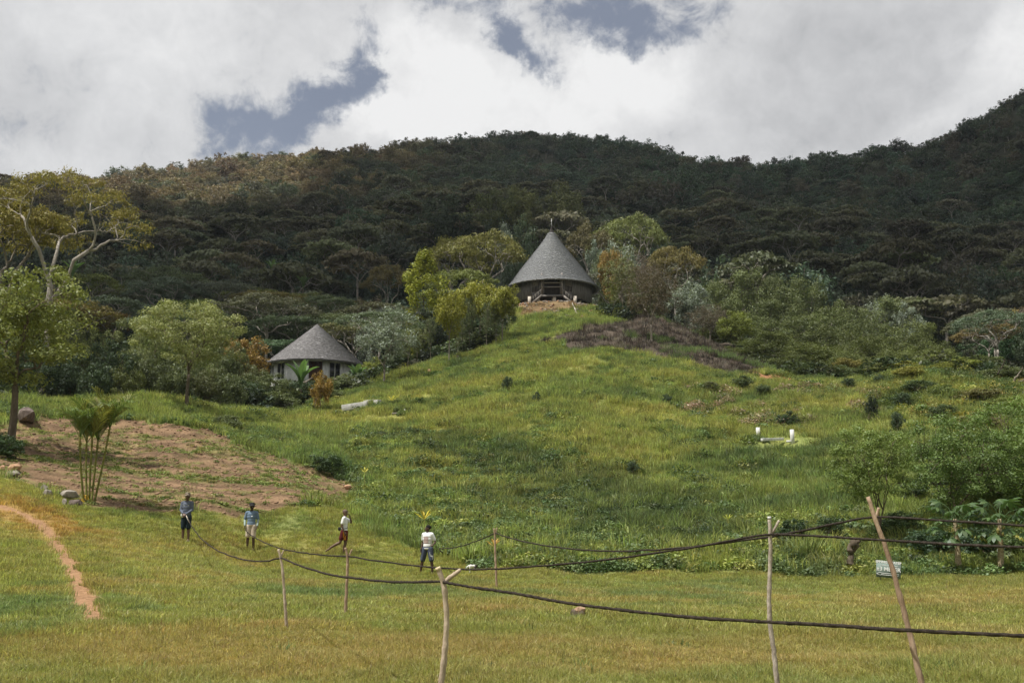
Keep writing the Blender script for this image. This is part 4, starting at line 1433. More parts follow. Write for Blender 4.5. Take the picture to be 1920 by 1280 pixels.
def far_tree(seed, umb):
    """trunk and crown in one mesh, for the far forest"""
    k = 'umbrella' if umb else 'round'
    h0, w0, tm, cm = grow(seed, Ht=7.6, cw=9.0, cb=5.6 if umb else 1.2, shape=k, K=5, M=60 if umb else 52, rcl=1.15 if umb else 1.25, nl=26, ls=.62, tr=.20, flat=.3 if umb else .65,
                          asp=.62, up=.6, bark=M_BARK_WHITE, leaf=M_LEAF_I, fork=.6, twig=.05)
    mb = MB()
    for me, mi in ((cm, 0), (tm, 1)):
        v = np.zeros(len(me.vertices) * 3, np.float32)
        me.vertices.foreach_get('co', v)
        r_ = np.zeros(len(me.vertices), np.float32)
        me.attributes['rnd'].data.foreach_get('value', r_)
        f4 = [tuple(p.vertices) for p in me.polygons if len(p.vertices) == 4]
        f3 = [tuple(p.vertices) for p in me.polygons if len(p.vertices) == 3]
        mb.add(v.reshape(-1, 3), f4, f3, rnd=r_, mi=mi)
    return mb.mesh('far_tree', [M_LEAF_I, M_BARK_WHITE])


FAR = [far_tree(500 + k, k in (0, 1, 2)) for k in range(9)]
X, Y, Z, dd, aa = (a[NI:] for a in (gx, gy, gz, d, az))
n = len(X)
b = fbm(X * .03, Y * .03, 311, 3)
b2 = rng.random(n)
cf = np.where((b2 < .22)[:, None], np.array([.120, .118, .078]), np.where((b2 < .75)[:, None], np.array([.076, .100, .064]), np.array([.098, .116, .070])))
cf = np.where((b > .56)[:, None], cf * .8 + np.array([.015, .03, .02]), cf)
brown = sstep(-.02, -.16, aa) * sstep(300, 430, dd)
cf = lerp(cf, np.array([.215, .172, .095]) * (.7 + .6 * rng.random((n, 1))), brown * (.2 + .75 * (fbm(X * .05, Y * .05, 315, 3) > .42)))
s = rng.choice([.5, .7, .88, 1.2], n, p=[.2, .35, .3, .15]) * rng.uniform(.85, 1.15, n) * (.85 + .3 * fbm(X * .04, Y * .04, 321, 2))
rot = np.stack([np.zeros(n), np.zeros(n), rng.random(n) * 6.283], -1)
um = (rng.random(n) < np.where(dd < 340, .26, .06)) & ((aa < .10) | (aa > .16))
s = np.where(um & (dd < 340), rng.uniform(.85, 1.45, n), s)
fi = np.where(um, rng.integers(0, 3, n), rng.integers(3, 9, n))
cf = np.where((um & (dd < 340))[:, None], np.array([.130, .132, .072]) * rng.uniform(.7, 1.25, (n, 1)), cf)
scatter('forest', FAR, np.stack([X, Y, Z - .3], -1), np.stack([s, s, s * rng.uniform(.75, 1.3, n)], -1), jitter(cf, .16), rot, label='dense dark forest covering the mountain side', idx=fi)
print('forest', n, 'placed', len(PLACED))

# undergrowth under the wood
X, Y = sample(78, 420, 30000, .75, .74)
Zn = zones(X, Y)
keep = Zn['wood']
for hx, hy, hr in HUTS:
    keep &= np.hypot(X - hx, Y - hy) > hr
X, Y = X[keep], Y[keep]
dd = np.hypot(X, Y)
under = [clump(200, 1.3, 1.3, .38, .22, name='undergrowth_bush') for _ in range(5)]
cu = np.where((rng.random(len(X)) < .35)[:, None], np.array([.080, .096, .046]), np.array([.048, .064, .036]))
scatter('undergrowth', under, np.stack([X, Y, H(X, Y) - .1], -1), rng.uniform(.6, 1.3, len(X)) * (1 + sstep(150, 400, dd) * .8), jitter(cu, .25), label='dark undergrowth below the trees of the wood')

# bushes lifting the grass hill here and there
X, Y = sample(45, 125, 2400, .8)
Zn = zones(X, Y)
q = fbm(X * .15, Y * .15, 331, 3)
dl = treeline(X, Y) - np.hypot(X, Y)
keep = ~Zn['field'] & ~Zn['garden'] & ~Zn['wood'] & ~Zn['burn'] & (np.hypot(X - _hc[0], Y - _hc[1]) > 11) & (((q > .53) & (rng.random(len(X)) < .5)) | ((dl < 7) & (rng.random(len(X)) < .9)))
X, Y = X[keep], Y[keep]
scatter('brambles', [clump(220, .9, .75, .16, .10, name='bramble') for _ in range(3)], np.stack([X, Y, H(X, Y)], -1), rng.uniform(.35, 1.1, len(X)),
        jitter(np.where((rng.random(len(X)) < .3)[:, None], np.array([.19, .20, .05]), np.array([.07, .11, .035])), .2), label='low scattered brambles on the hillside')

# ---- the cloud that keeps the mountain in shade: it floats above the ridge, out of the photograph
def cloud_bank(name, px_pts, alt, seed):
    base = []
    for px, py, d in px_pts:
        p = at(px, py, d)
        t = (alt - p[2]) / SUN_DIR.z
        base.append((p[0] + SUN_DIR.x * t, p[1] + SUN_DIR.y * t))
    base = np.array(base)
    x0, x1, y0, y1 = base[:, 0].min() - 30, base[:, 0].max() + 30, base[:, 1].min() - 30, base[:, 1].max() + 30
    nx, ny = 150, 90
    gx_, gy_ = np.meshgrid(np.linspace(x0, x1, nx), np.linspace(y0, y1, ny))
    ins = inside(base, gx_, gy_, 45, .010, seed).astype(float)
    for _ in range(9):
        ins = (ins + np.roll(ins, 1, 0) + np.roll(ins, -1, 0) + np.roll(ins, 1, 1) + np.roll(ins, -1, 1)) / 5
    th = np.clip(ins - .12, 0, 1) / .88
    lump = fbm(gx_ * .012, gy_ * .012, seed, 5)
    top = th ** .5 * (14 + 90 * lump)
    bot = -th ** .5 * (6 + 14 * fbm(gx_ * .02, gy_ * .02, seed + 9, 4))
    keepc = (th > 0.0)
    V = np.concatenate([np.stack([gx_, gy_, alt + top], -1).reshape(-1, 3), np.stack([gx_, gy_, alt + bot], -1).reshape(-1, 3)])
    i = (np.arange(ny - 1)[:, None] * nx + np.arange(nx - 1)[None, :])
    kk = keepc[:-1, :-1] | keepc[1:, :-1] | keepc[:-1, 1:] | keepc[1:, 1:]
    i = i[kk]
    Q = np.stack([i, i + 1, i + nx + 1, i + nx], -1)
    off = nx * ny
    mb = MB()
    mb.add(V, np.concatenate([Q, Q[:, ::-1] + off]), rnd=np.concatenate([th.ravel(), th.ravel()]))
    m, N, L = newmat(name)
    a = N.new('ShaderNodeBsdfDiffuse')
    a.inputs['Color'].default_value = (.9, .9, .92, 1)
    b = N.new('ShaderNodeBsdfTranslucent')
    b.inputs['Color'].default_value = (.93, .95, 1.0, 1)
    s_ = N.new('ShaderNodeMixShader')
    s_.inputs[0].default_value = .66
    L.new(a.outputs[0], s_.inputs[1])
    L.new(b.outputs[0], s_.inputs[2])
    o = N.new('ShaderNodeOutputMaterial')
    ra = N.new('ShaderNodeAttribute')
    ra.attribute_name = 'rnd'
    nz = tex(N, L, .03, 5, .6, 'World')
    ad = N.new('ShaderNodeMath')
    ad.operation = 'MULTIPLY_ADD'
    L.new(nz, ad.inputs[0])
    ad.inputs[1].default_value = .5
    L.new(ra.outputs['Fac'], ad.inputs[2])
    mr = N.new('ShaderNodeMapRange')
    mr.interpolation_type = 'SMOOTHSTEP'
    L.new(ad.outputs[0], mr.inputs['Value'])
    mr.inputs['From Min'].default_value = .22
    mr.inputs['From Max'].default_value = .85
    tr_ = N.new('ShaderNodeBsdfTransparent')
    s2 = N.new('ShaderNodeMixShader')
    L.new(mr.outputs[0], s2.inputs[0])
    L.new(tr_.outputs[0], s2.inputs[1])
    L.new(s_.outputs[0], s2.inputs[2])
    L.new(s2.outputs[0], o.inputs['Surface'])
    ob = link(name, mb.mesh(name, m, smooth=True))
    tag(ob, kind='structure')
    return ob


cloud_bank('cloud', [(-300, 610, 150), (120, 590, 150), (330, 580, 152), (480, 575, 152), (640, 560, 165), (790, 470, 190), (900, 420, 230), (1000, 420, 240), (1200, 410, 260), (1330, 460, 200),
                     (1500, 500, 180), (1700, 560, 170), (1850, 620, 160), (2100, 640, 170), (2600, 500, 250), (2600, 0, 900), (1400, 60, 900), (640, 60, 900), (650, 290, 600),
                     (620, 380, 430), (440, 430, 350), (200, 425, 360), (0, 380, 520), (-300, 380, 500)], 560, 5)

# ---------------------------------------------------------------- round huts
M_THATCH = rough_material('grey_thatch', [(0.25, (0.175, 0.18, 0.19)), (0.5, (0.285, 0.292, 0.305)), (0.75, (0.41, 0.42, 0.435))], 2.2, 8, bump=.6, stretch=(1, 1, .5), bscale=14)
M_THATCH_L = rough_material('thatch_straw', [(0.2, (0.17, 0.175, 0.185)), (0.5, (0.295, 0.302, 0.315)), (0.8, (0.47, 0.478, 0.49))], 7.0, 6, bump=.5, stretch=(1, 1, .3))
M_SHINGLE = rough_material('weathered_shingle', [(0.2, (0.13, 0.125, 0.128)), (0.5, (0.26, 0.25, 0.255)), (0.66, (0.37, 0.36, 0.365)), (0.74, (0.66, 0.64, 0.62))], 3.2, 9, bump=.4)
M_BOARD = rough_material('weathered_board', [(0.25, (0.07, 0.065, 0.062)), (0.55, (0.17, 0.16, 0.15)), (0.85, (0.34, 0.32, 0.305))], 3.0, 7, stretch=(3, 3, .35))
M_TIMBER = rough_material('grey_timber', [(0.3, (0.16, 0.145, 0.13)), (0.7, (0.34, 0.31, 0.28))], 4.0, stretch=(1, 1, .5))
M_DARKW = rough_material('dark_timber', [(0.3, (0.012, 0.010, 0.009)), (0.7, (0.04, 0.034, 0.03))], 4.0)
M_STONEP = rough_material('pale_stone_pier', [(0.3, (0.40, 0.35, 0.29)), (0.7, (0.60, 0.55, 0.47))], 6.0)
M_WHITE = rough_material('white_paint', [(0.3, (0.50, 0.50, 0.47)), (0.7, (0.72, 0.73, 0.71))], 3.0, bump=.15)
M_DOOR = rough_material('brown_door', [(0.3, (0.05, 0.025, 0.016)), (0.7, (0.12, 0.062, 0.038))], 5.0, stretch=(4, 4, .4))
M_GLASSD = rough_material('dark_window', [(0.3, (0.02, 0.022, 0.024)), (0.7, (0.05, 0.052, 0.055))], 1.0, bump=0, rough=.2, spec=.5)
M_CONC = rough_material('weathered_concrete', [(0.25, (0.22, 0.21, 0.19)), (0.5, (0.46, 0.45, 0.43)), (0.8, (0.68, 0.67, 0.65))], 2.5, 8, bump=.4)


def face_cam(x, y):
    """turn that points local -Y towards the camera side"""
    return -math.atan2(x, y)


def lathe(mb, prof, n=48, jit=0.0, mi=0):
    an = np.linspace(0, 2 * math.pi, n, endpoint=False)
    V = []
    for r_, z in prof:
        rr = r_ * (1 + jit * (vnoise(np.cos(an) * 6 + z * 3 + 9, np.sin(an) * 6 + z + 9, 7) - .5))
        V.append(np.stack([np.cos(an) * rr, np.sin(an) * rr, np.full(n, z)], -1))
    m = len(prof)
    i = np.arange(m - 1)[:, None] * n
    j = np.arange(n)[None, :]
    j2 = (j + 1) % n
    mb.add(np.concatenate(V), np.stack([i + j, i + j2, i + n + j2, i + n + j], -1).reshape(-1, 4), mi=mi)


def courses(mb, prof, step, w, thick, jit, out=0.02):
    """overlapping rows of thatch bundles or shingles laid on a round roof, from the eave up"""
    P = np.array(prof, float)
    seg = np.hypot(*np.diff(P, axis=0).T)
    L = np.concatenate([[0], np.cumsum(seg)])
    tot = L[-1]
    for s in np.arange(0, tot - step * .6, step):
        r0, z0 = np.interp(s, L, P[:, 0]), np.interp(s, L, P[:, 1])
        r1, z1 = np.interp(min(tot, s + step * 1.35), L, P[:, 0]), np.interp(min(tot, s + step * 1.35), L, P[:, 1])
        n = max(6, int(2 * math.pi * r0 / w))
        a = np.linspace(0, 2 * math.pi, n, endpoint=False) + rng.random() * 6
        da = math.pi / n * 1.02
        o = out + thick * (.4 + .8 * rng.random(n))
        low = jit * rng.normal(0, 1, n)
        ra, za = r0 + o + low * .0, z0 - low - .01
        slope = np.array([r0 - r1, z0 - z1])
        slope /= np.linalg.norm(slope) + 1e-9
        ra = ra + slope[0] * low
        za = z0 + slope[1] * low + o * .3
        rb, zb = r1 + .004, z1 + .004
        ca, sa, cb2, sb = np.cos(a - da), np.sin(a - da), np.cos(a + da), np.sin(a + da)
        V = np.stack([np.stack([ra * ca, ra * sa, za], -1), np.stack([ra * cb2, ra * sb, za], -1),
                      np.stack([rb * cb2, rb * sb, np.full(n, zb)], -1), np.stack([rb * ca, rb * sa, np.full(n, zb)], -1),
                      np.stack([(ra - o) * ca, (ra - o) * sa, za - .02], -1), np.stack([(ra - o) * cb2, (ra - o) * sb, za - .02], -1)], 1).reshape(-1, 3)
        k = np.arange(n)[:, None] * 6
        Q = np.concatenate([k + np.array([0, 1, 2, 3]), k + np.array([4, 5, 1, 0])])
        mb.add(V, Q, rnd=np.repeat(rng.random(n), 6))


def stuff_part(name, mesh, parent):
    o = link(name, mesh, parent)
    o['kind'] = 'stuff'
    return o


def big_hut():
    D = 137.0
    pc = at(1035, 543, D)
    base_z = at(1035, 567, 131)[2]
    ze = pc[2] - base_z
    za = at(1035, 438, D)[2] - base_z
    root = empty('round_house', (pc[0], pc[1], base_z), face_cam(pc[0], pc[1]))
    tag(root, 'large round house on the hilltop with a tall grey thatched roof and spire', 'house')
    hgt = za - ze
    Rr = 87.5 / FPX * D
    prof = [(Rr * k, ze + hgt * t) for k, t in ((1.035, -.012), (.985, .03), (.90, .115), (.81, .215), (.67, .37), (.57, .47), (.47, .57), (.365, .68), (.24, .81), (.125, .94), (.09, 1.0))]
    mb = MB()
    lathe(mb, [(Rr * .97, ze - .10)] + [(r_ - .05, z - .02) for r_, z in prof] + [(0.02, za + .02)], 64)
    roof = link('roof', mb.mesh('roof', M_THATCH, smooth=True), root)
    mb = MB()
    courses(mb, prof, .17, .15, .030, .045)
    # shaggy fringe of straw along the eave
    na = 1500
    a = rng.random(na) * 2 * math.pi
    rr = Rr + rng.uniform(-.05, .05, na)
    c = np.stack([np.cos(a) * rr, np.sin(a) * rr, np.full(na, ze - .05) + rng.uniform(-.05, .04, na)], -1)
    ax_ = np.stack([np.cos(a) * .5, np.sin(a) * .5, np.full(na, -1.0)], -1) * 2
    mb.leaves(c, rng.uniform(.18, .46, na), .05, up=0, axis=ax_, out=np.stack([np.cos(a), np.sin(a), a * 0 + .4], -1))
    th = stuff_part('thatch', mb.mesh('thatch', M_THATCH_L), roof)
    mb = MB()
    lathe(mb, [(.60, za - .06), (.42, za + .12), (.25, za + .40), (.13, za + .75), (.07, za + 1.1), (.0, za + 1.12)], 20)
    link('roof_cap', mb.mesh('roof_cap', M_DARKW, smooth=True), roof)
    mb = MB()
    mb.tube([(0, 0, za + 1.0), (0, 0, za + 1.45), (0, 0, za + 1.5)], [.05, .045, .075], 8)
    mb.tube([(0, 0, za + 1.5), (0, 0, za + 2.1)], [.07, .05], 8)
    mb.ellipsoid((0, 0, za + 2.13), (.08, .08, .08), 10, 6)
    link('spire', mb.mesh('spire', M_WHITE), roof)
    # boarded wall, open at the porch
    Rw, z0 = 5.6, .92
    zt = ze + .55
    mb = MB()
    nb = 150
    for k in range(nb):
        a = -math.pi / 2 + 2 * math.pi * (k + .5) / nb
        x, y = Rw * math.cos(a), Rw * math.sin(a)
        if y < 0 and abs(x) < 1.42:
            continue
        win = y < 0 and 1.9 < abs(x) < 2.75
        lo = z0 - .14 * (1 - abs(math.sin(a * 6)))
        wdt = 2 * math.pi * Rw / nb * .93
        rr = Rw + random.uniform(-.02, .02)
        x, y = rr * math.cos(a), rr * math.sin(a)
        if win:
            wm = lo + .78
            wt_ = lo + 1.6
            mb.box((x, y, (lo + wm) / 2), (wdt, .05, wm - lo), a + math.pi / 2)
            mb.box((x, y, (wt_ + zt) / 2), (wdt, .05, zt - wt_), a + math.pi / 2)
        else:
            mb.box((x, y, (lo + zt) / 2), (wdt, .05, zt - lo), a + math.pi / 2)
    wall = stuff_part('wall_boards', mb.mesh('wall_boards', M_BOARD), root)
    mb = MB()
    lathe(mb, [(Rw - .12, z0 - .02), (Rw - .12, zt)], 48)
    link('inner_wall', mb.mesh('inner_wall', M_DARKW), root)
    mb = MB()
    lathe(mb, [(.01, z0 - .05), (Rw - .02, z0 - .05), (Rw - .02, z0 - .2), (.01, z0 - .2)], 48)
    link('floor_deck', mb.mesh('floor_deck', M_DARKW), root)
    for s in (-1, 1):
        for k in range(5):
            x = s * (1.95 + k * .2)
            y = -math.sqrt(Rw * Rw - x * x) - .02
            b = MB()
            b.box((x, y, z0 + 1.19), (.055, .05, .9))
            link('window_slat', b.mesh('window_slat', M_TIMBER), root)
        b = MB()
        p = (s * 1.82, -math.sqrt(Rw ** 2 - 1.82 ** 2) - .06, z0 + .72)
        q = (s * 2.88, -math.sqrt(Rw ** 2 - 2.88 ** 2) - .06, z0 + .72)
        b.bar(p, q, .06, .07)
        link('window_sill', b.mesh('window_sill', M_TIMBER), root)
    # piers
    for k in range(16):
        a = -math.pi / 2 + (k + .03) * 2 * math.pi / 16 + .02
        x, y = 5.2 * math.cos(a), 5.2 * math.sin(a)
        b = MB()
        b.box((x, y, .30), (.40, .40, 1.25))
        link('pier', b.mesh('pier', M_STONEP), root)
    for x in (-3.05, .32, 3.10):
        b = MB()
        b.box((x, -5.66, .30), (.44, .34, 1.22))
        link('pier', b.mesh('pier', M_STONEP), root)
    # porch
    yf = -5.95
    zf = 1.08
    b = MB()
    b.box((0, (yf - 4.4) / 2, zf - .06), (2.95, abs(yf + 4.4), .12))
    b.box((0, yf - .02, zf - .16), (2.95, .06, .18))
    link('porch_floor', b.mesh('porch_floor', M_BOARD), root)
    for s in (-1, 1):
        for dx, yy in ((1.36, yf + .10), (1.12, yf + .35)):
            b = MB()
            b.box((s * dx, yy, (zf + ze + .3) / 2 + .3), (.17 if dx > 1.2 else .11, .15, ze + .9 - zf))
            link('porch_post', b.mesh('porch_post', M_TIMBER), root)
    for z, hh, nm in ((zf + 1.72, .16, 'lintel'), (zf + 1.13, .11, 'porch_rail')):
        b = MB()
        b.box((0, yf + .22, z), (2.6, .09, hh))
        link(nm, b.mesh(nm, M_TIMBER), root)
    b = MB()
    for k in range(11):
        b.box((-1.15 + k * .23, yf + .75 + .02 * (k % 2), zf + .52), (.215, .04, 1.02))
    bw = stuff_part('parapet_boards', b.mesh('parapet_boards', M_BOARD), root)
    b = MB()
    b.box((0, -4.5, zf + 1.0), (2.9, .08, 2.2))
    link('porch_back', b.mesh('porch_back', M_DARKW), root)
    # two flights of steps running out to the sides
    for s in (-1, 1):
        st = empty('staircase', (0, 0, 0))
        st.parent = root
        top = np.array([s * 1.40, yf - .05, zf])
        bot = np.array([s * 2.62, yf - .55, -.10])
        dv = np.array([0, .75, 0])
        for j in (0, 1):
            b = MB()
            b.bar(top + dv * j + np.array([0, 0, -.05]), bot + dv * j, .07, .24)
            link('stringer', b.mesh('stringer', M_TIMBER), st)
        for k in range(5):
            t = (k + .5) / 5
            p = top * (1 - t) + bot * t
            b = MB()
            b.box((p[0], p[1] + .37, p[2] + .05), (.26, .72, .045))
            link('step', b.mesh('step', M_TIMBER), st)
        b = MB()
        b.bar(top + (0, 0, .78), bot + (s * .12, 0, .72), .05, .05)
        link('handrail', b.mesh('handrail', M_TIMBER), st)
        for k in range(4):
            t = (k + .35) / 3.6
            p = top * (1 - t) + bot * t
            b = MB()
            b.bar(p, p + np.array([0, 0, .76]), .045, .045)
            link('baluster', b.mesh('baluster', M_TIMBER), st)
    return root, base_z


BIG, BIGZ = big_hut()


def small_hut():
    D = 119.0
    pe = at(592, 688, D)
    za_ = at(604, 608, D)[2]
    g = h1(pe[0], pe[1])
    bz = min(g, pe[2] - 2.5)
    root = empty('round_house', (pe[0], pe[1], bz), face_cam(pe[0], pe[1]))
    tag(root, 'small white-walled round house with a low conical shingle roof among bushes', 'house')
    ze, za = pe[2] - bz, za_ - bz
    Rr = 95 / FPX * D
    prof = [(Rr * (1 - t), ze + (za - ze) * t) for t in np.linspace(0, .985, 8)]
    mb = MB()
    lathe(mb, [(Rr * .95, ze - .12), (Rr, ze - .10)] + [(max(.01, r_ - .03), z - .03) for r_, z in prof] + [(.01, za)], 24)
    roof = link('roof', mb.mesh('roof', M_SHINGLE), root)
    mb = MB()
    courses(mb, prof, .24, .17, .03, .02)
    stuff_part('shingles', mb.mesh('shingles', M_SHINGLE), roof)
    Rw = Rr * .84
    n = 14
    for k in range(n):
        a0 = -math.pi / 2 + (k - .5) * 2 * math.pi / n
        a1 = a0 + 2 * math.pi / n
        am = (a0 + a1) / 2
        L = 2 * Rw * math.sin(math.pi / n)
        c = np.array([math.cos(am), math.sin(am)]) * Rw * math.cos(math.pi / n)
        top = ze + .25
        rz = am + math.pi / 2
        if math.sin(am) < .2:
            kind = {0: 'door', 1: 'window', 2: 'plain', 3: 'plain', n - 1: 'plain', n - 2: 'window', n - 3: 'window', n - 4: 'window'}.get(k, 'plain')
        else:
            kind = 'plain'
        b = MB()
        t = np.array([math.cos(rz), math.sin(rz)])
        if kind == 'plain':
            b.box((c[0], c[1], top / 2 - .5), (L, .16, top + 1.0), rz)
        else:
            ow, lo, hi = (1.5, 0.05, ze - .1) if kind == 'door' else (1.3, .95, ze - .15)
            sw = (L - ow) / 2
            for s in (-1, 1):
                q = c + t * s * (ow / 2 + sw / 2)
                b.box((q[0], q[1], top / 2 - .5), (sw, .16, top + 1.0), rz)
            b.box((c[0], c[1], (hi + top) / 2), (ow, .155, top - hi), rz)
            b.box((c[0], c[1], lo / 2 - .5), (ow, .155, lo + 1.0), rz)
        link('wall', b.mesh('wall', M_WHITE), root)
        if kind == 'door':
            b = MB()
            b.box((c[0] * .985, c[1] * .985, (lo + hi) / 2), (ow, .05, hi - lo), rz)
            d_ = link('door', b.mesh('door', M_DOOR), root)
            b = MB()
            for s in (-.33, 0, .33):
                q = c + t * s * ow
                b.box((q[0] * .992, q[1] * .992, (lo + hi) / 2), (.05, .04, hi - lo - .1), rz)
            link('door_frame', b.mesh('door_frame', M_DARKW), d_)
        elif kind == 'window':
            b = MB()
            b.box((c[0] * .985, c[1] * .985, (lo + hi) / 2), (ow, .04, hi - lo), rz)
            w_ = link('window', b.mesh('window', M_GLASSD), root)
            b = MB()
            b.box((c[0] * 1.004, c[1] * 1.004, (lo + hi) / 2), (.10, .06, hi - lo), rz)
            link('window_bar', b.mesh('window_bar', M_WHITE), w_)
    # annex behind on the right
    ax = (83 / FPX) * D
    ann = empty('annex', (0, 0, 0))
    ann.parent = root
    b = MB()
    b.box((ax + .35, .6, ze / 2 - .2), (1.7, 2.6, ze + .3))
    link('wall', b.mesh('wall', M_WHITE), ann)
    b = MB()
    b.bar((ax - .9, .6, ze + .25), (ax + 1.6, .6, ze - .12), 3.1, .10)
    link('roof', b.mesh('roof', M_CONC), ann)
    return root


SMALL = small_hut()

# ---------------------------------------------------------------- stones, slabs, posts
M_ROCKD = rough_material('dark_rock', [(0.3, (0.05, 0.036, 0.03)), (0.55, (0.13, 0.10, 0.085)), (0.8, (0.33, 0.29, 0.25))], 3.0, 8, bump=.6, stretch=(2, 2, .6))
M_ROCKG = rough_material('grey_rock', [(0.3, (0.13, 0.11, 0.09)), (0.6, (0.30, 0.27, 0.23)), (0.8, (0.50, 0.47, 0.42))], 5.0, 8, bump=.5)
M_ROCKO = rough_material('orange_rock', [(0.3, (0.30, 0.16, 0.09)), (0.7, (0.52, 0.33, 0.21))], 5.0, 6, bump=.3)


def rock_mesh(name, s, seed, mat, flat=1.0):
    r = np.random.default_rng(seed)
    bm = bmesh.new()
    for _ in range(34):
        d = r.normal(size=3)
        d /= np.linalg.norm(d)
        d = np.sign(d) * np.abs(d) ** .8
        bm.verts.new(Vector(d * r.uniform(.82, 1.12) * np.asarray(s) / 2))
    res = bmesh.ops.convex_hull(bm, input=bm.verts)
    loose = [v for v in bm.verts if not v.link_faces]
    bmesh.ops.delete(bm, geom=loose, context='VERTS')
    me = bpy.data.meshes.new(name)
    bm.to_mesh(me)
    bm.free()
    me.materials.append(mat)
    return me


def rock(px, py, wpx, hpx, seed, mat, label, name='boulder', depth=None, lift=0.0):
    p = hit(px, py)
    d = math.hypot(p[0], p[1])
    w, h = wpx / FPX * d, hpx / FPX * d
    o = link(name, rock_mesh(name, (w, depth or w * .7, h * 1.25), seed, mat), None, (p[0], p[1], p[2] + h * .42 + lift), seed * .7)
    tag(o, label, 'rock')
    return o


rock(50, 790, 42, 22, 3, M_ROCKD, 'dark brown boulder on the bare ground right of the mottled tree')
rock(25, 893, 24, 10, 5, M_ROCKG, 'flat grey stone under the orange slab at the photo edge', 'stone')
rock(26, 887, 24, 9, 6, M_ROCKO, 'orange slab of rock resting on a grey stone at the left edge', 'stone', lift=.16)
rock(4, 882, 12, 9, 8, M_ROCKO, 'small reddish stone cut by the photo edge', 'stone')
rock(82, 922, 17, 13, 9, M_ROCKG, 'pair-topped grey stone in the grass between path and garden', 'stone')
rock(89, 930, 17, 11, 10, M_ROCKG, 'low grey-brown stone just below the pale-topped one', 'stone')
rock(120, 948, 12, 12, 12, M_ROCKG, 'pale upright stone supporting the grey boulder left of the palm', 'stone')
rock(130, 940, 34, 12, 13, M_ROCKG, 'grey overhanging boulder at the foot of the palm clump', lift=.15)
rock(142, 950, 26, 12, 14, M_ROCKD, 'brown stone in the shade under the overhanging boulder', 'stone')
rock(652, 916, 16, 8, 15, M_ROCKO, 'small orange stone at the right tip of the garden plot', 'stone')
rock(805, 700, 12, 8, 16, M_ROCKO, 'brown stone in the grass above the concrete slab', 'stone')


def slab_box(name, p, q, w, h, mat, label, cat):
    b = MB()
    b.bar(p, q, w, h)
    c = (np.asarray(p) + np.asarray(q)) / 2
    me = b.mesh(name, mat)
    o = link(name, me)
    md = o.modifiers.new('edges', 'BEVEL')
    md.width = .02
    md.segments = 2
    tag(o, label, cat)
    return o


p, q = hit(643, 770), hit(690, 764)
slab_box('concrete_slab', p + (0, 0, .22), q + (0, 0, .22), .85, .52, M_CONC, 'long weathered pale concrete slab lying in the hillside grass', 'slab')
p, q = hit(686, 762), hit(698, 760)
slab_box('concrete_block', p + (0, 0, .28), q + (0, 0, .36), .6, .5, M_CONC, 'tilted pale concrete block leaning on the end of the long slab', 'block')
p, q = hit(704, 760), hit(711, 759)
slab_box('concrete_block', p + (0, 0, .18), q + (0, 0, .22), .4, .4, M_CONC, 'little pale concrete block alone right of the long slab', 'block')
p, q = hit(735, 778), hit(759, 777)
beam = empty('timber_beam', p + (0, 0, .1))
tag(beam, 'weathered beam with an upright end lying in the grass below the slab', 'beam')
b = MB()
b.bar((0, 0, 0), q - p, .14, .13)
link('beam', b.mesh('beam', M_TIMBER), beam)
b = MB()
b.bar(q - p + (0, 0, -.1), q - p + (0, 0, .32), .16, .16)
link('upright', b.mesh('upright', M_CONC), beam)
p = hit(858, 676)
slab_box('stump', p + (0, 0, -.1), p + (0, 0, .55), .24, .24, M_ROCKG, 'short grey stump beside the pole-trunked golden tree', 'stump')


def white_post(px, pyb, pyt, wpx, foot, label, foot2=None):
    p = hit(px, pyb)
    d = math.hypot(p[0], p[1])
    h = (pyb - pyt) / FPX * d
    w = wpx / FPX * d
    r = empty('white_post', p)
    tag(r, label, 'post')
    b = MB()
    b.box((0, 0, h / 2), (w, w, h + .3))
    link('upright', b.mesh('upright', M_WHITE), r)
    b = MB()
    b.box((foot * .5 - math.copysign(w * .5, -foot) * 0, 0, .10), (abs(foot), w * .9, .14))
    link('foot', b.mesh('foot', M_WHITE), r)


M_WHITE2 = rough_material('bright_white_paint', [(0.25, (0.40, 0.40, 0.37)), (0.6, (0.66, 0.66, 0.64))], 3.0, bump=.1)
_mw = M_WHITE
M_WHITE = M_WHITE2
white_post(1422, 824, 806, 6, -.32, 'left of two low white posts standing in the hillside grass')
white_post(1486, 830, 810, 6, -.36, 'right of two low white posts, at the end of the white beam')
p, q = hit(1429, 832), hit(1468, 830)
slab_box('white_beam', p + (0, 0, .26), q + (0, 0, .26), .18, .17, M_WHITE, 'thin white beam lying on the grass between the two white posts', 'beam')
M_WHITE = _mw

# stones heaped below the large house
X = rng.uniform(at(960, 570, 128)[0], at(1125, 570, 128)[0], 1600)
Y = rng.uniform(116, 133, 1600)
Zs = H(X, Y)
k = (rng.random(1600) < np.where(np.abs(Y - 130.5) < 1.0, 1.0, .22 * (fbm(X * .3, Y * .3, 401, 2) > .5)))
X, Y, Zs = X[k], Y[k], Zs[k]
scatter('stone_rubble', [rock_mesh('rubble_stone', (.42, .3, .26), 20 + i, M_ROCKO if i == 0 else M_ROCKG) for i in range(3)], np.stack([X, Y, Zs + .05], -1), rng.uniform(.4, 1.2, len(X)),
        np.ones((len(X), 3)), label='reddish stones heaped along the foot of the large round house')


def bough(name, pts, radii, mat, label, cat='branch'):
    b = MB()
    pts = np.array(pts)
    t = np.linspace(0, len(pts) - 1, 14)
    P = np.stack([np.interp(t, np.arange(len(pts)), pts[:, i]) for i in range(3)], -1)
    P[1:-1] += rng.normal(0, radii[0] * .3, (12, 3))
    b.tube(P, np.interp(t, np.arange(len(radii)), radii), 8)
    o = link(name, b.mesh(name, mat, smooth=True))
    tag(o, label, cat)
    return o


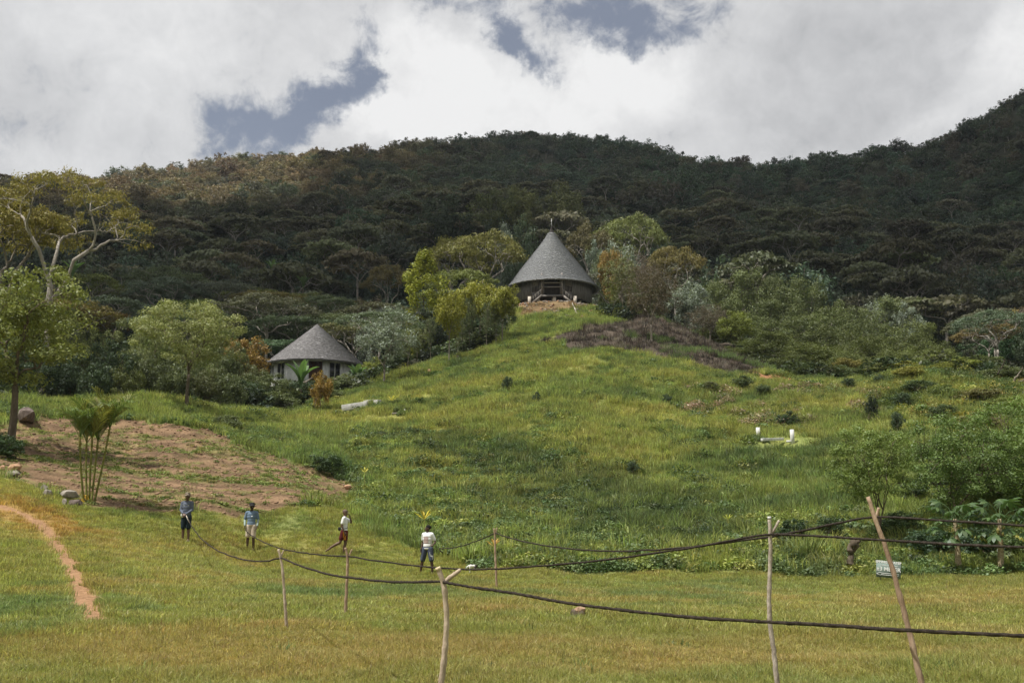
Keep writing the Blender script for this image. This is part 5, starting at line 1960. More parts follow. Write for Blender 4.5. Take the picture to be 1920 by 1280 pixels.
p = hit(655, 728)
d = math.hypot(p[0], p[1])
bough('fallen_bough', [at(655, 727, d), at(640, 720, d + .5), at(630, 710, d + .8), at(626, 711, d + 1)], [.16, .15, .12, .06], M_BARK_PALE, 'pale fallen bough sticking out of the bushes by the small house')
bough('fallen_bough', [at(562, 722, 98), at(580, 712, 98), at(586, 708, 98)], [.12, .09, .05], M_BARK_PALE, 'pale bare bough poking out between the banana plant and the orange bush')
p = hit(1084, 592)
d = math.hypot(p[0], p[1])
bough('white_branch', [p, at(1078, 580, d), at(1073, 568, d + .2)], [.09, .08, .05], M_STONEP, 'crooked white branch standing below the steps of the large house')
for k_, (pts, rr, la) in enumerate([([(1893, 728), (1903, 712), (1915, 694), (1917, 686)], .13, 'bleached dead limb leaning up at the right edge of the slope'),
                                    ([(1897, 728), (1912, 716), (1930, 706)], .11, 'second bleached dead limb lying nearly flat at the right edge'),
                                    ([(1905, 716), (1915, 728)], .07, 'short bleached stick crossing the dead limbs'),
                                    ([(1870, 702), (1880, 686), (1886, 673)], .06, 'dark thin dead stem left of the bleached limbs')]):
    bough('dead_limb', [at(x, y, 84 + .3 * k_) for x, y in pts], [rr, rr * .7, rr * .35], M_BARK_DARK if k_ == 3 else M_BARK_PALE, la)

# twisted stump by the water sign
d = 36.2
p = at(1597, 1062, d)
st = empty('twisted_stump', p)
tag(st, 'twisted brown tree stump bending to the right among the weeds', 'stump')
b = MB()
P = np.array([at(1595, 1060, d), at(1595, 1042, d), at(1594, 1032, d), at(1598, 1020, d), at(1605, 1014, d), at(1615, 1014, d)]) - p
tt_ = np.linspace(0, 5, 22)
P = np.stack([np.interp(tt_, range(6), P[:, i]) for i in range(3)], -1) + rng.normal(0, .018, (22, 3))
b.tube(P, np.interp(tt_, range(6), [.15, .10, .11, .12, .09, .03]) * rng.uniform(.8, 1.2, 22), 9)
link('stem', b.mesh('stem', M_BARK), st)
b = MB()
b.tube(np.array([at(1605, 1014, d), at(1608, 1022, d), at(1600, 1034, d)]) - p, [.07, .08, .05], 7)
link('bent_limb', b.mesh('bent_limb', M_BARK, smooth=True), st)
b = MB()
b.tube(np.array([at(1597, 1043, d), at(1589, 1037, d)]) - p, [.05, .02], 6)
link('side_stub', b.mesh('side_stub', M_BARK_PALE), st)

# ---------------------------------------------------------------- water sign
M_SIGN = rough_material('grey_green_board', [(0.3, (0.17, 0.225, 0.205)), (0.7, (0.25, 0.31, 0.285))], 5, bump=.05)
M_LETTER = rough_material('white_lettering', [(0.3, (0.72, 0.74, 0.72)), (0.7, (0.82, 0.83, 0.81))], 5, bump=0)
sp_ = at(1667, 1083, 34.2)
sg = empty('water_sign', (sp_[0], sp_[1], h1(sp_[0], sp_[1])), face_cam(sp_[0], sp_[1]))
tag(sg, 'grey-green board sign lettered in white, standing at the field edge behind the leaning pole', 'sign')
W_, H_ = .73, .51
tilt = Matrix.Rotation(R(5), 3, 'Y')
lift = at(1667, 1067, 34.2)[2] - h1(sp_[0], sp_[1])
bd = MB()
bd.box((0, 0, 0), (W_, .03, H_))
board = link('board', bd.mesh('board', M_SIGN), sg, (0, 0, lift))
board.rotation_euler = (0, R(5), 0)
for s in (-1, 1):
    b = MB()
    b.bar((s * .26, .04, -lift - .2), (s * .26, .04, .1), .045, .045)
    link('post', b.mesh('post', M_BARK), sg, (0, 0, lift))


def letter(txt, x, z, size, bold=0.0, space=1.0):
    c = bpy.data.curves.new('lettering', 'FONT')
    c.body = txt
    c.size = size
    c.align_x = 'CENTER'
    c.align_y = 'CENTER'
    c.extrude = .0015
    c.offset = bold
    c.space_character = space
    c.materials.append(M_LETTER)
    tmp = bpy.data.objects.new('lettering_outline', c)
    COL.objects.link(tmp)
    bpy.context.view_layer.update()
    me = bpy.data.meshes.new_from_object(tmp.evaluated_get(bpy.context.evaluated_depsgraph_get()))
    bpy.data.objects.remove(tmp)
    me.materials.clear()
    me.materials.append(M_LETTER)
    o = link('lettering', me, board)
    o.location = (x, -.019, z)
    o.rotation_euler = (R(90), 0, 0)
    return o


letter('SPRING  WATER', 0, .215, .105, .004)
letter('CHANGUWE  TORO', .02, .115, .050, .001, 1.15)
letter('\u00b13 METER', .0, .0, .165, .003)
b = MB()
for p_, q_ in (((-.35, -.15), (-.22, -.10)), ((-.35, -.15), (-.22, -.20)), ((-.22, -.10), (-.22, -.125)), ((-.22, -.20), (-.22, -.175)), ((-.22, -.125), (.30, -.125)), ((-.22, -.175), (.30, -.175)),
               ((.30, -.125), (.30, -.175))):
    b.bar((p_[0], -.0185, p_[1]), (q_[0], -.0185, q_[1]), .003, .012)
link('arrow', b.mesh('arrow', M_LETTER), board)

# ---------------------------------------------------------------- forked poles and ropes
M_POLE = rough_material('stripped_pole', [(0.3, (0.24, 0.18, 0.13)), (0.55, (0.46, 0.37, 0.28)), (0.8, (0.66, 0.57, 0.46))], 9, 8, bump=.5, stretch=(1, 1, .35))
M_POLER = rough_material('reddish_pole', [(0.3, (0.20, 0.13, 0.085)), (0.55, (0.38, 0.27, 0.19)), (0.8, (0.56, 0.46, 0.35))], 9, 8, bump=.5, stretch=(1, 1, .3))
M_POLEG = rough_material('grey_pole', [(0.3, (0.19, 0.15, 0.12)), (0.55, (0.42, 0.36, 0.30)), (0.8, (0.70, 0.66, 0.60))], 12, 8, bump=.6, stretch=(1, 1, .4))
M_CUT = rough_material('cut_wood', [(0.3, (0.55, 0.44, 0.28)), (0.7, (0.75, 0.65, 0.46))], 10)
M_ROPE = rough_material('dark_rope', [(0.3, (0.012, 0.009, 0.007)), (0.6, (0.045, 0.034, 0.026)), (0.85, (0.10, 0.08, 0.06))], 30, 5, bump=.6, kind='World', rough=.9)


def fork_pole(pts, d, r0, r1, branches, mat, label, knots=5, tipmat=None):
    """pts from the foot up, as photograph pixels, all at distance d; the foot stands on the ground"""
    P = [at(x, y, d) for x, y in pts]
    g = h1(P[0][0], P[0][1])
    if P[0][2] > g - .15:
        P[0] = np.array([P[0][0], P[0][1], g - .15])
    P = np.array(P)
    org = np.array([P[0][0], P[0][1], g])
    r = empty('forked_pole', org)
    tag(r, label, 'pole')
    L = np.concatenate([[0], np.cumsum(np.linalg.norm(np.diff(P, axis=0), axis=1))])
    n = 46
    t = np.linspace(0, L[-1], n)
    Q = np.stack([np.interp(t, L, P[:, i]) for i in range(3)], -1)
    for _ in range(3):
        Q[1:-1] = (Q[:-2] + 2 * Q[1:-1] + Q[2:]) / 4
    Q[1:-1] += rng.normal(0, r0 * .06, (n - 2, 3))
    rad = np.interp(t, [0, L[-1]], [r0, r1]) * (1 + .045 * rng.normal(0, 1, n).clip(-1, 1))
    for _ in range(knots):
        kx = rng.integers(3, n - 2)
        rad[kx] *= 1.15
    b = MB()
    b.tube(Q - org, rad, 10)
    shaft = link('shaft', b.mesh('shaft', mat, smooth=True), r)
    if tipmat:
        b = MB()
        e = Q[-1] - Q[-3]
        e /= np.linalg.norm(e)
        b.tube([Q[-1] - org - e * .02, Q[-1] - org + e * .006], [r1 * 1.12, r1 * 1.05], 10)
        link('cut_end', b.mesh('cut_end', tipmat), r)
    for bp, br0, br1 in branches:
        B = np.array([at(x, y, d + .01) for x, y in bp])
        tt = np.linspace(0, len(B) - 1, 9)
        B2 = np.stack([np.interp(tt, np.arange(len(B)), B[:, i]) for i in range(3)], -1)
        b = MB()
        b.tube(B2 - org, np.linspace(br0, br1, 9) * (1 + .08 * rng.normal(0, 1, 9)), 8)
        link('prong', b.mesh('prong', mat, smooth=True), r)
    return r


def jr(px, d):
    return px / FPX * d / 2 * .77


fork_pole([(540, 1184), (535, 1140), (532, 1095), (529, 1060), (526, 1044), (522, 1029)], 15.7, jr(8, 15.7), jr(5, 15.7), [([(526, 1045), (529, 1038), (532, 1031)], jr(5, 15.7), jr(3.5, 15.7))],
          M_POLE, 'thin pale forked pole, leftmost of the six poles')
fork_pole([(647, 1158), (649, 1120), (651, 1080), (652, 1046), (650, 1036), (648, 1026)], 18.3, jr(8, 18.3), jr(5.5, 18.3), [([(652, 1046), (656, 1038), (660, 1029)], jr(5, 18.3), jr(3, 18.3))],
          M_POLER, 'thin reddish forked pole in front of the walking man in the cap')
fork_pole([(822, 1362), (826, 1290), (831, 1250), (836, 1202), (838, 1150), (835, 1112), (831, 1090), (826, 1076), (821, 1064)], 8.0, jr(17, 8), jr(12, 8),
          [([(832, 1094), (842, 1083), (854, 1075), (864, 1067)], jr(12, 8), jr(9, 8)), ([(851, 1077), (851, 1071)], jr(5, 8), jr(3, 8)), ([(842, 1083), (841, 1079)], jr(4, 8), jr(3, 8))],
          M_POLE, 'stout curved pole with a wide fork, in front of the boy', tipmat=M_CUT)
fork_pole([(932, 1105), (930, 1070), (928.5, 1030), (928, 1003), (926, 990)], 27, jr(6, 27), jr(4, 27), [([(928, 1003), (930, 996), (932, 989)], jr(4, 27), jr(3, 27))],
          M_POLER, 'slender brown pole with a tiny fork at the field edge, right of the boy')
fork_pole([(1464, 1345), (1457, 1278), (1450, 1212), (1443, 1166), (1441.5, 1119), (1444, 1070), (1445, 1025), (1444, 995), (1442.5, 969)], 9.5, jr(13, 9.5), jr(8, 9.5),
          [([(1447, 999), (1455, 987), (1461, 975)], jr(7, 9.5), jr(5.5, 9.5))], M_POLEG, 'upright grey pole with a white cut top', tipmat=M_WHITE2)
fork_pole([(1746, 1355), (1728, 1280), (1704, 1181), (1688, 1119), (1668, 1047), (1652, 1002), (1638, 966), (1627, 931)], 8.5, jr(15, 8.5), jr(9, 8.5),
          [([(1642, 972), (1645, 962), (1648, 951)], jr(8, 8.5), jr(6, 8.5))], M_POLER, 'leaning reddish-brown pole in front of the water sign', knots=9)


def rope_mesh(P, rad, name='rope'):
    """twisted rough strand through the points P"""
    P = np.asarray(P)
    L = np.concatenate([[0], np.cumsum(np.linalg.norm(np.diff(P, axis=0), axis=1))])
    n = int(min(2600, max(60, L[-1] / .022)))
    t = np.linspace(0, L[-1], n)
    # smooth (Catmull-like) resampling: linear then averaged
    Q = np.stack([np.interp(t, L, P[:, i]) for i in range(3)], -1)
    k = max(3, int(n * .015)) | 1
    ker = np.hanning(k + 2)[1:-1]
    ker /= ker.sum()
    for i in range(3):
        pad = np.pad(Q[:, i], (k // 2, k // 2), mode='reflect', reflect_type='odd')
        Q[:, i] = np.convolve(pad, ker, 'valid')
    rr = np.interp(t, L, np.asarray(rad))
    Q[:, 2] += rr * .9 * (fbm(t * 2.0, t * 0 + 3.3, 501, 3) - .5) * 2
    tg = np.gradient(Q, axis=0)
    tg /= np.linalg.norm(tg, axis=1)[:, None]
    a = np.cross(tg, [0, 0, 1.0])
    a /= np.linalg.norm(a, axis=1)[:, None] + 1e-9
    b = np.cross(tg, a)
    m = 9
    an = np.linspace(0, 2 * math.pi, m, endpoint=False)
    R2 = rr[:, None] * (1 + .16 * np.cos(3 * an[None] - t[:, None] * 70) + .26 * (fbm(t * 9, t * 0 + 1, 511, 3)[:, None] - .5) * 2 + rng.normal(0, .05, (n, m)))
    V = (Q[:, None] + a[:, None] * (np.cos(an)[None, :, None] * R2[..., None]) + b[:, None] * (np.sin(an)[None, :, None] * R2[..., None])).reshape(-1, 3)
    i = np.arange(n - 1)[:, None] * m
    j = np.arange(m)[None]
    j2 = (j + 1) % m
    mb = MB()
    mb.add(V, np.stack([i + j, i + j2, i + m + j2, i + m + j], -1).reshape(-1, 4))
    # loose whiskers of fibre
    ks = rng.integers(2, n - 2, int(L[-1] * 5))
    for q in ks:
        d_ = rng.normal(size=3)
        d_ = d_ / np.linalg.norm(d_) * rr[q] * rng.uniform(1.3, 2.1)
        mb.tube([Q[q], Q[q] + d_ + tg[q] * rr[q] * 1.5], [rr[q] * .25, rr[q] * .08], 3, cap=False)
    return mb.mesh(name, M_ROPE)


def strand(A, dA, B, dB, mids):
    """points between two hung ends: each lies on the straight plan line between them"""
    a, b = at(*A, dA), at(*B, dB)
    out = [a]
    for x, y in mids:
        r = ray(x, y)
        # crossing of the plan ray with the plan line a-b
        M = np.array([[r[0], -(b[0] - a[0])], [r[1], -(b[1] - a[1])]])
        s, _ = np.linalg.solve(M, a[:2])
        out.append(at(x, y, s))
    return out + [b]


def rope(parts, radii, label):
    P, Rr_ = [], []
    for k, sg_ in enumerate(parts):
        s = sg_ if k == 0 else sg_[1:]
        P += s
        Rr_ += list(np.linspace(radii[k], radii[k + 1], len(sg_)))[(0 if k == 0 else 1):]
    # beyond the photograph the free end comes down to the ground
    e0, e1 = np.array(P[-2]), np.array(P[-1])
    dv = (e1 - e0)
    dv[2] = 0
    dv /= np.linalg.norm(dv)
    for k_, t_ in enumerate((.45, .75, 1.0)):
        q_ = e1 + dv * 1.3 * (k_ + 1) / 2
        q_[2] = e1[2] * (1 - t_) + (h1(q_[0], q_[1]) + .03) * t_
        P.append(q_)
        Rr_.append(Rr_[-1])
    o = link('rope', rope_mesh(P, Rr_))
    tag(o, label, 'rope')
    return o


ROPE_A = rope([strand((352, 970), 37.75, (527, 1045), 15.68, [(357, 982), (365, 994), (376, 1008), (390, 1020), (408, 1032), (430, 1041), (455, 1048.5), (480, 1051.5), (505, 1050.5)]),
               strand((527, 1045), 15.68, (833, 1089), 7.95, [(545, 1053), (570, 1063), (600, 1072), (630, 1078.5), (660, 1083), (700, 1088), (740, 1090.5), (780, 1090.5), (810, 1089.5)]),
               strand((833, 1089), 7.95, (2120, 1202), 4.6, [(870, 1097), (930, 1107), (1000, 1119), (1080, 1132), (1160, 1143), (1240, 1152), (1320, 1159), (1445, 1166), (1560, 1172), (1690, 1181), (1800, 1186), (1920, 1192)])],
              [.014, .0125, .0105, .0078], 'nearest dark rope, from the hands of the man in camouflage hat over two poles')
ROPE_B = rope([strand((460, 993), 39.2, (653, 1042), 18.28, [(466, 999), (474, 1005), (483, 1010), (495, 1016), (510, 1022.5), (530, 1029), (555, 1034), (585, 1038), (620, 1041)]),
               strand((653, 1042), 18.28, (1446, 1000), 9.48, [(680, 1047), (710, 1051.5), (745, 1056), (780, 1060.5), (830, 1065), (880, 1067), (940, 1065.5), (1000, 1062), (1080, 1055), (1160, 1046), (1240, 1034.5), (1320, 1022), (1390, 1010)]),
               strand((1446, 1000), 9.48, (2120, 1031), 6.2, [(1500, 1003), (1600, 1009), (1700, 1015), (1800, 1021), (1920, 1026)])],
              [.015, .0135, .0098, .0082], 'middle dark rope, from the man in beige shorts to the white-topped pole')
ROPE_C = rope([strand((824, 1028), 35.2, (929, 999), 27, [(840, 1027.5), (858, 1025), (876, 1020), (895, 1013), (912, 1006)]),
               strand((929, 999), 27, (1641, 968), 8.52, [(950, 1006), (975, 1013), (1005, 1019.5), (1040, 1025), (1080, 1029.5), (1130, 1032), (1180, 1032.5), (1240, 1030), (1300, 1024.5), (1370, 1016), (1440, 1006), (1500, 995), (1560, 983), (1600, 975)]),
               strand((1641, 968), 8.52, (2120, 994), 6.6, [(1700, 971), (1780, 976), (1850, 980), (1920, 985)])],
              [.015, .0145, .0088, .0080], 'farthest dark rope, from the boy over the slender pole to the leaning pole')

# ---------------------------------------------------------------- palm clump
M_STEM = rough_material('green_cane', [(0.3, (0.09, 0.10, 0.02)), (0.6, (0.20, 0.20, 0.05)), (0.8, (0.34, 0.30, 0.09))], 6, bump=.3, stretch=(1, 1, 1.5))
M_SHAFT = rough_material('crownshaft', [(0.3, (0.12, 0.12, 0.03)), (0.7, (0.26, 0.22, 0.07))], 5, bump=.1)


def frond_mesh(seed, L=1.8, nleaf=24, ll=.55, lw=.045, arch=.5, name='frond'):
    r = np.random.default_rng(seed)
    b = MB()
    t = np.linspace(0, 1, 10)
    el = R(84) - arch * t ** 1.4 * 1.5
    pts = np.concatenate([[[0, 0, 0]], np.cumsum(np.stack([np.cos(el), el * 0, np.sin(el)], -1)[:-1] * L / 9, axis=0)])
    b.tube(pts, np.linspace(.022, .006, 10), 5, rnd=.9)
    for s in (-1, 1):
        for k in range(nleaf):
            u = .16 + .82 * (k + r.random() * .5) / nleaf
            i = u * 9
            p = np.array([np.interp(i, range(10), pts[:, j]) for j in range(3)])
            e = np.interp(i, range(10), el)
            fw = np.array([math.cos(e), 0, math.sin(e)])
            up = np.array([-math.sin(e), 0, math.cos(e)])
            side = np.array([0, s, 0.0])
            ln = ll * (.55 + .6 * math.sin(math.pi * min(1, u * .95 + .08))) * (.85 + .3 * r.random())
            dr = fw * (.75 + .35 * r.random()) + side * (.62 + .2 * r.random()) + up * (.22 + .2 * r.random())
            dr /= np.linalg.norm(dr)
            mid = p + dr * ln * .55
            tip = p + dr * ln * .92 + np.array([0, 0, -ln * (.16 + .25 * r.random())])
            w = np.cross(dr, up)
            w = w / np.linalg.norm(w) * lw * .5
            b.add([p - w * .4, p + w * .4, mid + w, mid - w, tip], [[0, 1, 2, 3]], [[3, 2, 4]], rnd=np.full(5, r.random()))
    return b.mesh(name, M_GLOSSY)


FR = [frond_mesh(700 + k, L=1.75 + .12 * k, nleaf=26, ll=.66, lw=.040, arch=.42 + .27 * k) for k in range(4)]
pb = hit(165, 941)
dpalm = math.hypot(pb[0], pb[1])
palm = empty('palm_clump', pb)
tag(palm, 'clump-forming palm with five slim green canes and feathery fronds, at the garden edge', 'palm')
for k, (x0, x1, y1) in enumerate([(158, 150, 836), (163, 162, 846), (167, 172, 838), (171, 182, 842), (176, 203, 818)]):
    p0 = at(x0, 943, dpalm + .06 * (k % 3)) - pb
    p0[2] = -.1
    p1 = at(x1, y1, dpalm + (-.25, .3, -.1, .25, 0)[k]) - pb
    m_ = (p0 + p1) / 2 + np.array([-.05 + .02 * k, 0, .0])
    b = MB()
    P = bez(p0, m_, p1, 16)
    b.tube(P, np.linspace(.042, .030, 16) * (1 + .10 * (np.arange(16) % 2)), 8)
    link('cane', b.mesh('cane', M_STEM, smooth=True), palm)
    dirc = (p1 - m_)
    dirc /= np.linalg.norm(dirc)
    p2 = p1 + dirc * .42
    b = MB()
    b.tube([p1, p1 + dirc * .12, p2], [.038, .044, .028], 8)
    link('crownshaft', b.mesh('crownshaft', M_SHAFT, smooth=True), palm)
    nf = 7
    for j in range(nf):
        f = link('frond', FR[j % 4], palm, p2 - dirc * .10, 0)
        f.rotation_euler = (rng.normal(0, .10), .12 + .045 * j + rng.normal(0, .08), j * 2.4 + k)
        s = (.82, .78, 1.0, .92, .95)[k]
        f.scale = (s, s, s)
        f.color = (.105, .150, .038, 1) if j % 4 else (.20, .20, .05, 1)
b = MB()
b.leaves(np.array(at(156, 938, dpalm) - pb)[None] + rng.normal(0, .12, (26, 3)), .34, .05, up=.0)
sprout = link('basal_shoot', b.mesh('basal_shoot', M_LEAF), palm)
sprout.color = (.55, .36, .04, 1)

# ---------------------------------------------------------------- papayas and banana
M_SCAR = rough_material('scarred_stem', [(0.35, (0.16, 0.12, 0.07)), (0.5, (0.34, 0.27, 0.17)), (0.75, (0.52, 0.45, 0.33))], 16, 4, bump=.6)


def palmate(seed, Rr=.42):
    r = np.random.default_rng(seed)
    b = MB()
    b.tube([(0, 0, 0), (.38, 0, .16), (.72, 0, .12)], [.014, .011, .008], 5, cap=False, rnd=.8)
    c = np.array([.72, 0, .12])
    for k in range(9):
        a = -2.5 + 5.0 * k / 8
        L = Rr * (1.0 - .22 * abs(a) / 2.5) * (.9 + .2 * r.random())
        d_ = np.array([math.cos(a), math.sin(a), -.22 - .15 * r.random()])
        w = np.array([-math.sin(a), math.cos(a), .0]) * L * .17
        m1 = c + d_ * L * .45
        m2 = c + d_ * L * .8 + np.array([0, 0, -.04])
        tip = c + d_ * L * 1.05 + np.array([0, 0, -.10])
        b.add([c, m1 - w, m1 + w, m2 - w * 1.25, m2 + w * 1.25, tip], [[1, 2, 4, 3]], [[0, 2, 1], [3, 4, 5]], rnd=np.full(6, r.random()))
    return b.mesh('leaf', M_GLOSSY)


PAP = [palmate(800 + k, .30 + .03 * k) for k in range(3)]


def papaya(px, pyb, pyt, d, label, lean=0.0):
    p0, p1 = at(px, pyb, d), at(px + lean, pyt, d)
    g = h1(p0[0], p0[1])
    r = empty('papaya_tree', (p0[0], p0[1], g))
    tag(r, label, 'papaya tree')
    o_ = np.array([p0[0], p0[1], g])
    top = p1 - o_
    b = MB()
    P = bez(np.array([0, 0, -.1]), top * .5 + (.04, 0, 0), top, 22)
    b.tube(P, np.linspace(.105, .055, 22) * (1 + .09 * (np.arange(22) % 2)), 9)
    link('trunk', b.mesh('trunk', M_SCAR, smooth=True), r)
    for k in range(22):
        f = link('leaf', PAP[k % 3], r, top + np.array([0, 0, -.02 * k]), 0)
        e = .75 - .052 * k + rng.normal(0, .1)
        f.rotation_euler = (rng.normal(0, .12), -e, k * 2.4)
        s = rng.uniform(.75, 1.1)
        f.scale = (s, s, s)
        f.color = (.070, .122, .038, 1) if k < 21 else (.30, .30, .06, 1)
    for k in range(4):
        b = MB()
        a = k * 1.7
        b.ellipsoid(top + np.array([math.cos(a) * .10, math.sin(a) * .10, -.28 - .06 * k]), (.06, .06, .10), 8, 6)
        f = link('fruit', b.mesh('fruit', M_SHAFT, smooth=True), r)


papaya(1798, 1082, 972, 36.0, 'papaya tree with a white-spotted foot, left of the two at the field edge', -8)
papaya(1876, 1080, 972, 36.0, 'papaya tree with an all-brown stem, right of the two at the field edge', -2)


def banana(px, pyb, pyt, d, label, n=7, size=3.0):
    p0 = at(px, pyb, d)
    g = h1(p0[0], p0[1])
    r = empty('banana_plant', (p0[0], p0[1], g))
    tag(r, label, 'banana plant')
    z1 = at(px, pyb, d)[2] - g + .3
    b = MB()
    b.tube([(0, 0, -.2), (0, 0, z1 * .6), (0.02, 0, z1)], [.18, .14, .10], 9)
    link('stem', b.mesh('stem', M_BARK, smooth=True), r)
    for k in range(n):
        b = MB()
        t = np.linspace(0, 1, 12)
        el = R(86) - (.25 + .9 * k / n) * t * 1.4
        pts = np.concatenate([[[0, 0, 0]], np.cumsum(np.stack([np.cos(el), el * 0, np.sin(el)], -1)[:-1] * size / 11, axis=0)])
        wd = .36 * np.sin(np.clip((t - .12) / .88, 0, 1) * math.pi) ** .55
        nrm = np.stack([-np.sin(el), el * 0, np.cos(el)], -1)
        Lp = pts + np.stack([t * 0, wd, t * 0], -1) + nrm * (wd * .35)[:, None]
        Rp = pts - np.stack([t * 0, wd, t * 0], -1) + nrm * (wd * .35)[:, None]
        V = np.concatenate([pts, Lp, Rp])
        i = np.arange(11)[:, None]
        b.add(V, np.concatenate([i + np.array([0, 12, 13, 1]), i + np.array([0, 1, 25, 24])]), rnd=np.full(36, random.random()))
        b.tube(pts, np.linspace(.03, .008, 12), 4, cap=False, rnd=.9)
        f = link('leaf', b.mesh('leaf', M_GLOSSY), r, (0, 0, z1 - .1), k * 2.4 + .4)
        f.color = (.12, .20, .07, 1)


banana(563, 735, 690, 92, 'banana plant with one broad upright leaf in front of the small house', 6, 3.0)
banana(668, 722, 690, 103, 'banana plant with spreading leaves at the annex of the small house', 7, 2.2)
banana(568, 545, 520, 175, 'wild banana with upright leaves in the dark wood above the small house', 6, 3.2)
banana(510, 515, 500, 190, 'wild banana far back in the dark wood left above the small house', 6, 3.0)
banana(135, 525, 515, 150, 'wild banana in the dark wood behind the tall umbrella tree', 6, 3.2)


def sprout_plant(px, pyb, pyt, d, tint, label, n=9, ll=.35):
    p0 = at(px, pyb, d)
    g = h1(p0[0], p0[1])
    r = empty('sprouting_plant', (p0[0], p0[1], g))
    tag(r, label, 'plant')
    z1 = max(.2, at(px, pyt, d)[2] - g)
    b = MB()
    b.tube([(0, 0, -.05), (.01, 0, z1 * .5), (0, 0, z1)], [.022, .018, .012], 6)
    link('stem', b.mesh('stem', M_STEM), r)
    b = MB()
    for k in range(n):
        a = k * 2.4
        e = R(20) + R(50) * k / n
        dv = np.array([math.cos(a) * math.cos(e), math.sin(a) * math.cos(e), math.sin(e)])
        w = np.array([-math.sin(a), math.cos(a), 0]) * ll * .09
        p = np.array([0, 0, z1 - .03])
        m_ = p + dv * ll * .6
        b.add([p, m_ - w, m_ + w, p + dv * ll - np.array([0, 0, ll * .18])], [[0, 1, 3, 2]], rnd=np.full(4, random.random()))
    f = link('leaves', b.mesh('leaves', M_LEAF), r)
    f['kind'] = 'stuff'
    f.color = (*tint, 1)


for a in [(795, 1000, 972, 41, (.62, .50, .09), 'yellow-leaved sprout standing in the weeds behind the boy', 9, .55), (926, 1060, 1022, 36.5, (.60, .38, .12), 'orange-yellow sprout behind the slender brown pole', 9, .42),
          (1238, 1018, 997, 41, (.58, .48, .10), 'yellow sprout on a stem among the dark weeds', 8, .34), (683, 925, 884, 50, (.50, .46, .10), 'tall thin-stemmed plant with a yellow tip by the garden tip', 7, .40),
          (1366, 1000, 972, 42, (.42, .45, .10), 'lanky yellow-green plant left of the white-topped pole', 9, .34), (735, 757, 751, 82, (.60, .58, .14), 'low yellow-green plant in the grass right of the slab', 14, .75),
          (1562, 1010, 992, 41, (.55, .42, .08), 'yellow sprout behind the middle rope near the stump', 8, .3)]:
    sprout_plant(*a)
# long-bladed grass clumps at the field edge
for px, py, d, s, ti, la in [(1510, 1062, 38, 1.9, (.16, .20, .07), 'tall arching grass clump at the field edge right of the white-topped pole'),
                             (1590, 1068, 38, 1.2, (.09, .13, .05), 'darker grass clump in front of the twisted stump'),
                             (1030, 1000, 43, 1.1, (.20, .25, .07), 'light grass clump on the weedy bank')]:
    p0 = at(px, py, d)
    tf = tuft(90, .62, .22, .022, 1.3, mat=M_LEAF, name='grass_clump')
    o = link('grass_clump', tf, None, (p0[0], p0[1], h1(p0[0], p0[1])))
    o.scale = (s, s, s)
    o.color = (*ti, 1)
    tag(o, la, 'grass clump')

# husk in the grass
M_HUSK = rough_material('tan_husk', [(0.3, (0.26, 0.16, 0.10)), (0.7, (0.48, 0.33, 0.22))], 22, 6, bump=.5, stretch=(1, 1, .3))
hp = at(1085, 1156, 18.6)
hk = empty('coconut_husk', (hp[0], hp[1], h1(hp[0], hp[1])))
tag(hk, 'tan-topped brown husk lying in the field grass with a pale stick beside it', 'husk')
me = rock_mesh('husk', (.27, .22, .24), 31, M_BARK)
link('husk', me, hk, (-.02, 0, .12))
link('pale_top', rock_mesh('pale_top', (.22, .18, .13), 32, M_HUSK), hk, (.02, 0, .20))
b = MB()
b.tube([(.08, 0, .10), (.20, -.01, .09), (.34, -.02, .09)], [.016, .012, .014], 6)
link('stick', b.mesh('stick', M_POLE), hk)

# ---------------------------------------------------------------- people
def cloth_mat(name, a, b, scale=6):
    return rough_material(name, [(0.3, a), (0.7, b)], scale, 4, rough=.9, bump=.15, spec=.15)


M_SKIN = rough_material('dark_skin', [(0.3, (0.055, 0.030, 0.020)), (0.7, (0.085, 0.048, 0.032))], 10, 3, rough=.55, bump=.05, spec=.4)
M_SKIN2 = rough_material('brown_skin', [(0.3, (0.10, 0.058, 0.038)), (0.7, (0.15, 0.088, 0.06))], 10, 3, rough=.55, bump=.05, spec=.4)
M_HAIR = rough_material('black_hair', [(0.3, (0.008, 0.007, 0.006)), (0.7, (0.02, 0.017, 0.015))], 40, 3, rough=.9, bump=.5)
M_EYE = rough_material('eye_white', [(0.3, (0.5, 0.48, 0.45)), (0.7, (0.6, 0.58, 0.55))], 3, 1, bump=0)


def chain(mb, pts, radii, n=12):
    pts = [np.asarray(p, float) for p in pts]
    for i in range(len(pts) - 1):
        m = 5
        t = np.linspace(0, 1, m)[:, None]
        mb.tube(pts[i] * (1 - t) + pts[i + 1] * t, np.linspace(radii[i], radii[i + 1], m), n)
    for p, r_ in zip(pts, radii):
        mb.ellipsoid(p, (r_, r_, r_), n, 8)


def rotz(a):
    c, s = math.cos(a), math.sin(a)
    return np.array([[c, -s, 0], [s, c, 0], [0, 0, 1.0]])


def rotx(a):
    c, s = math.cos(a), math.sin(a)
    return np.array([[1.0, 0, 0], [0, c, -s], [0, s, c]])


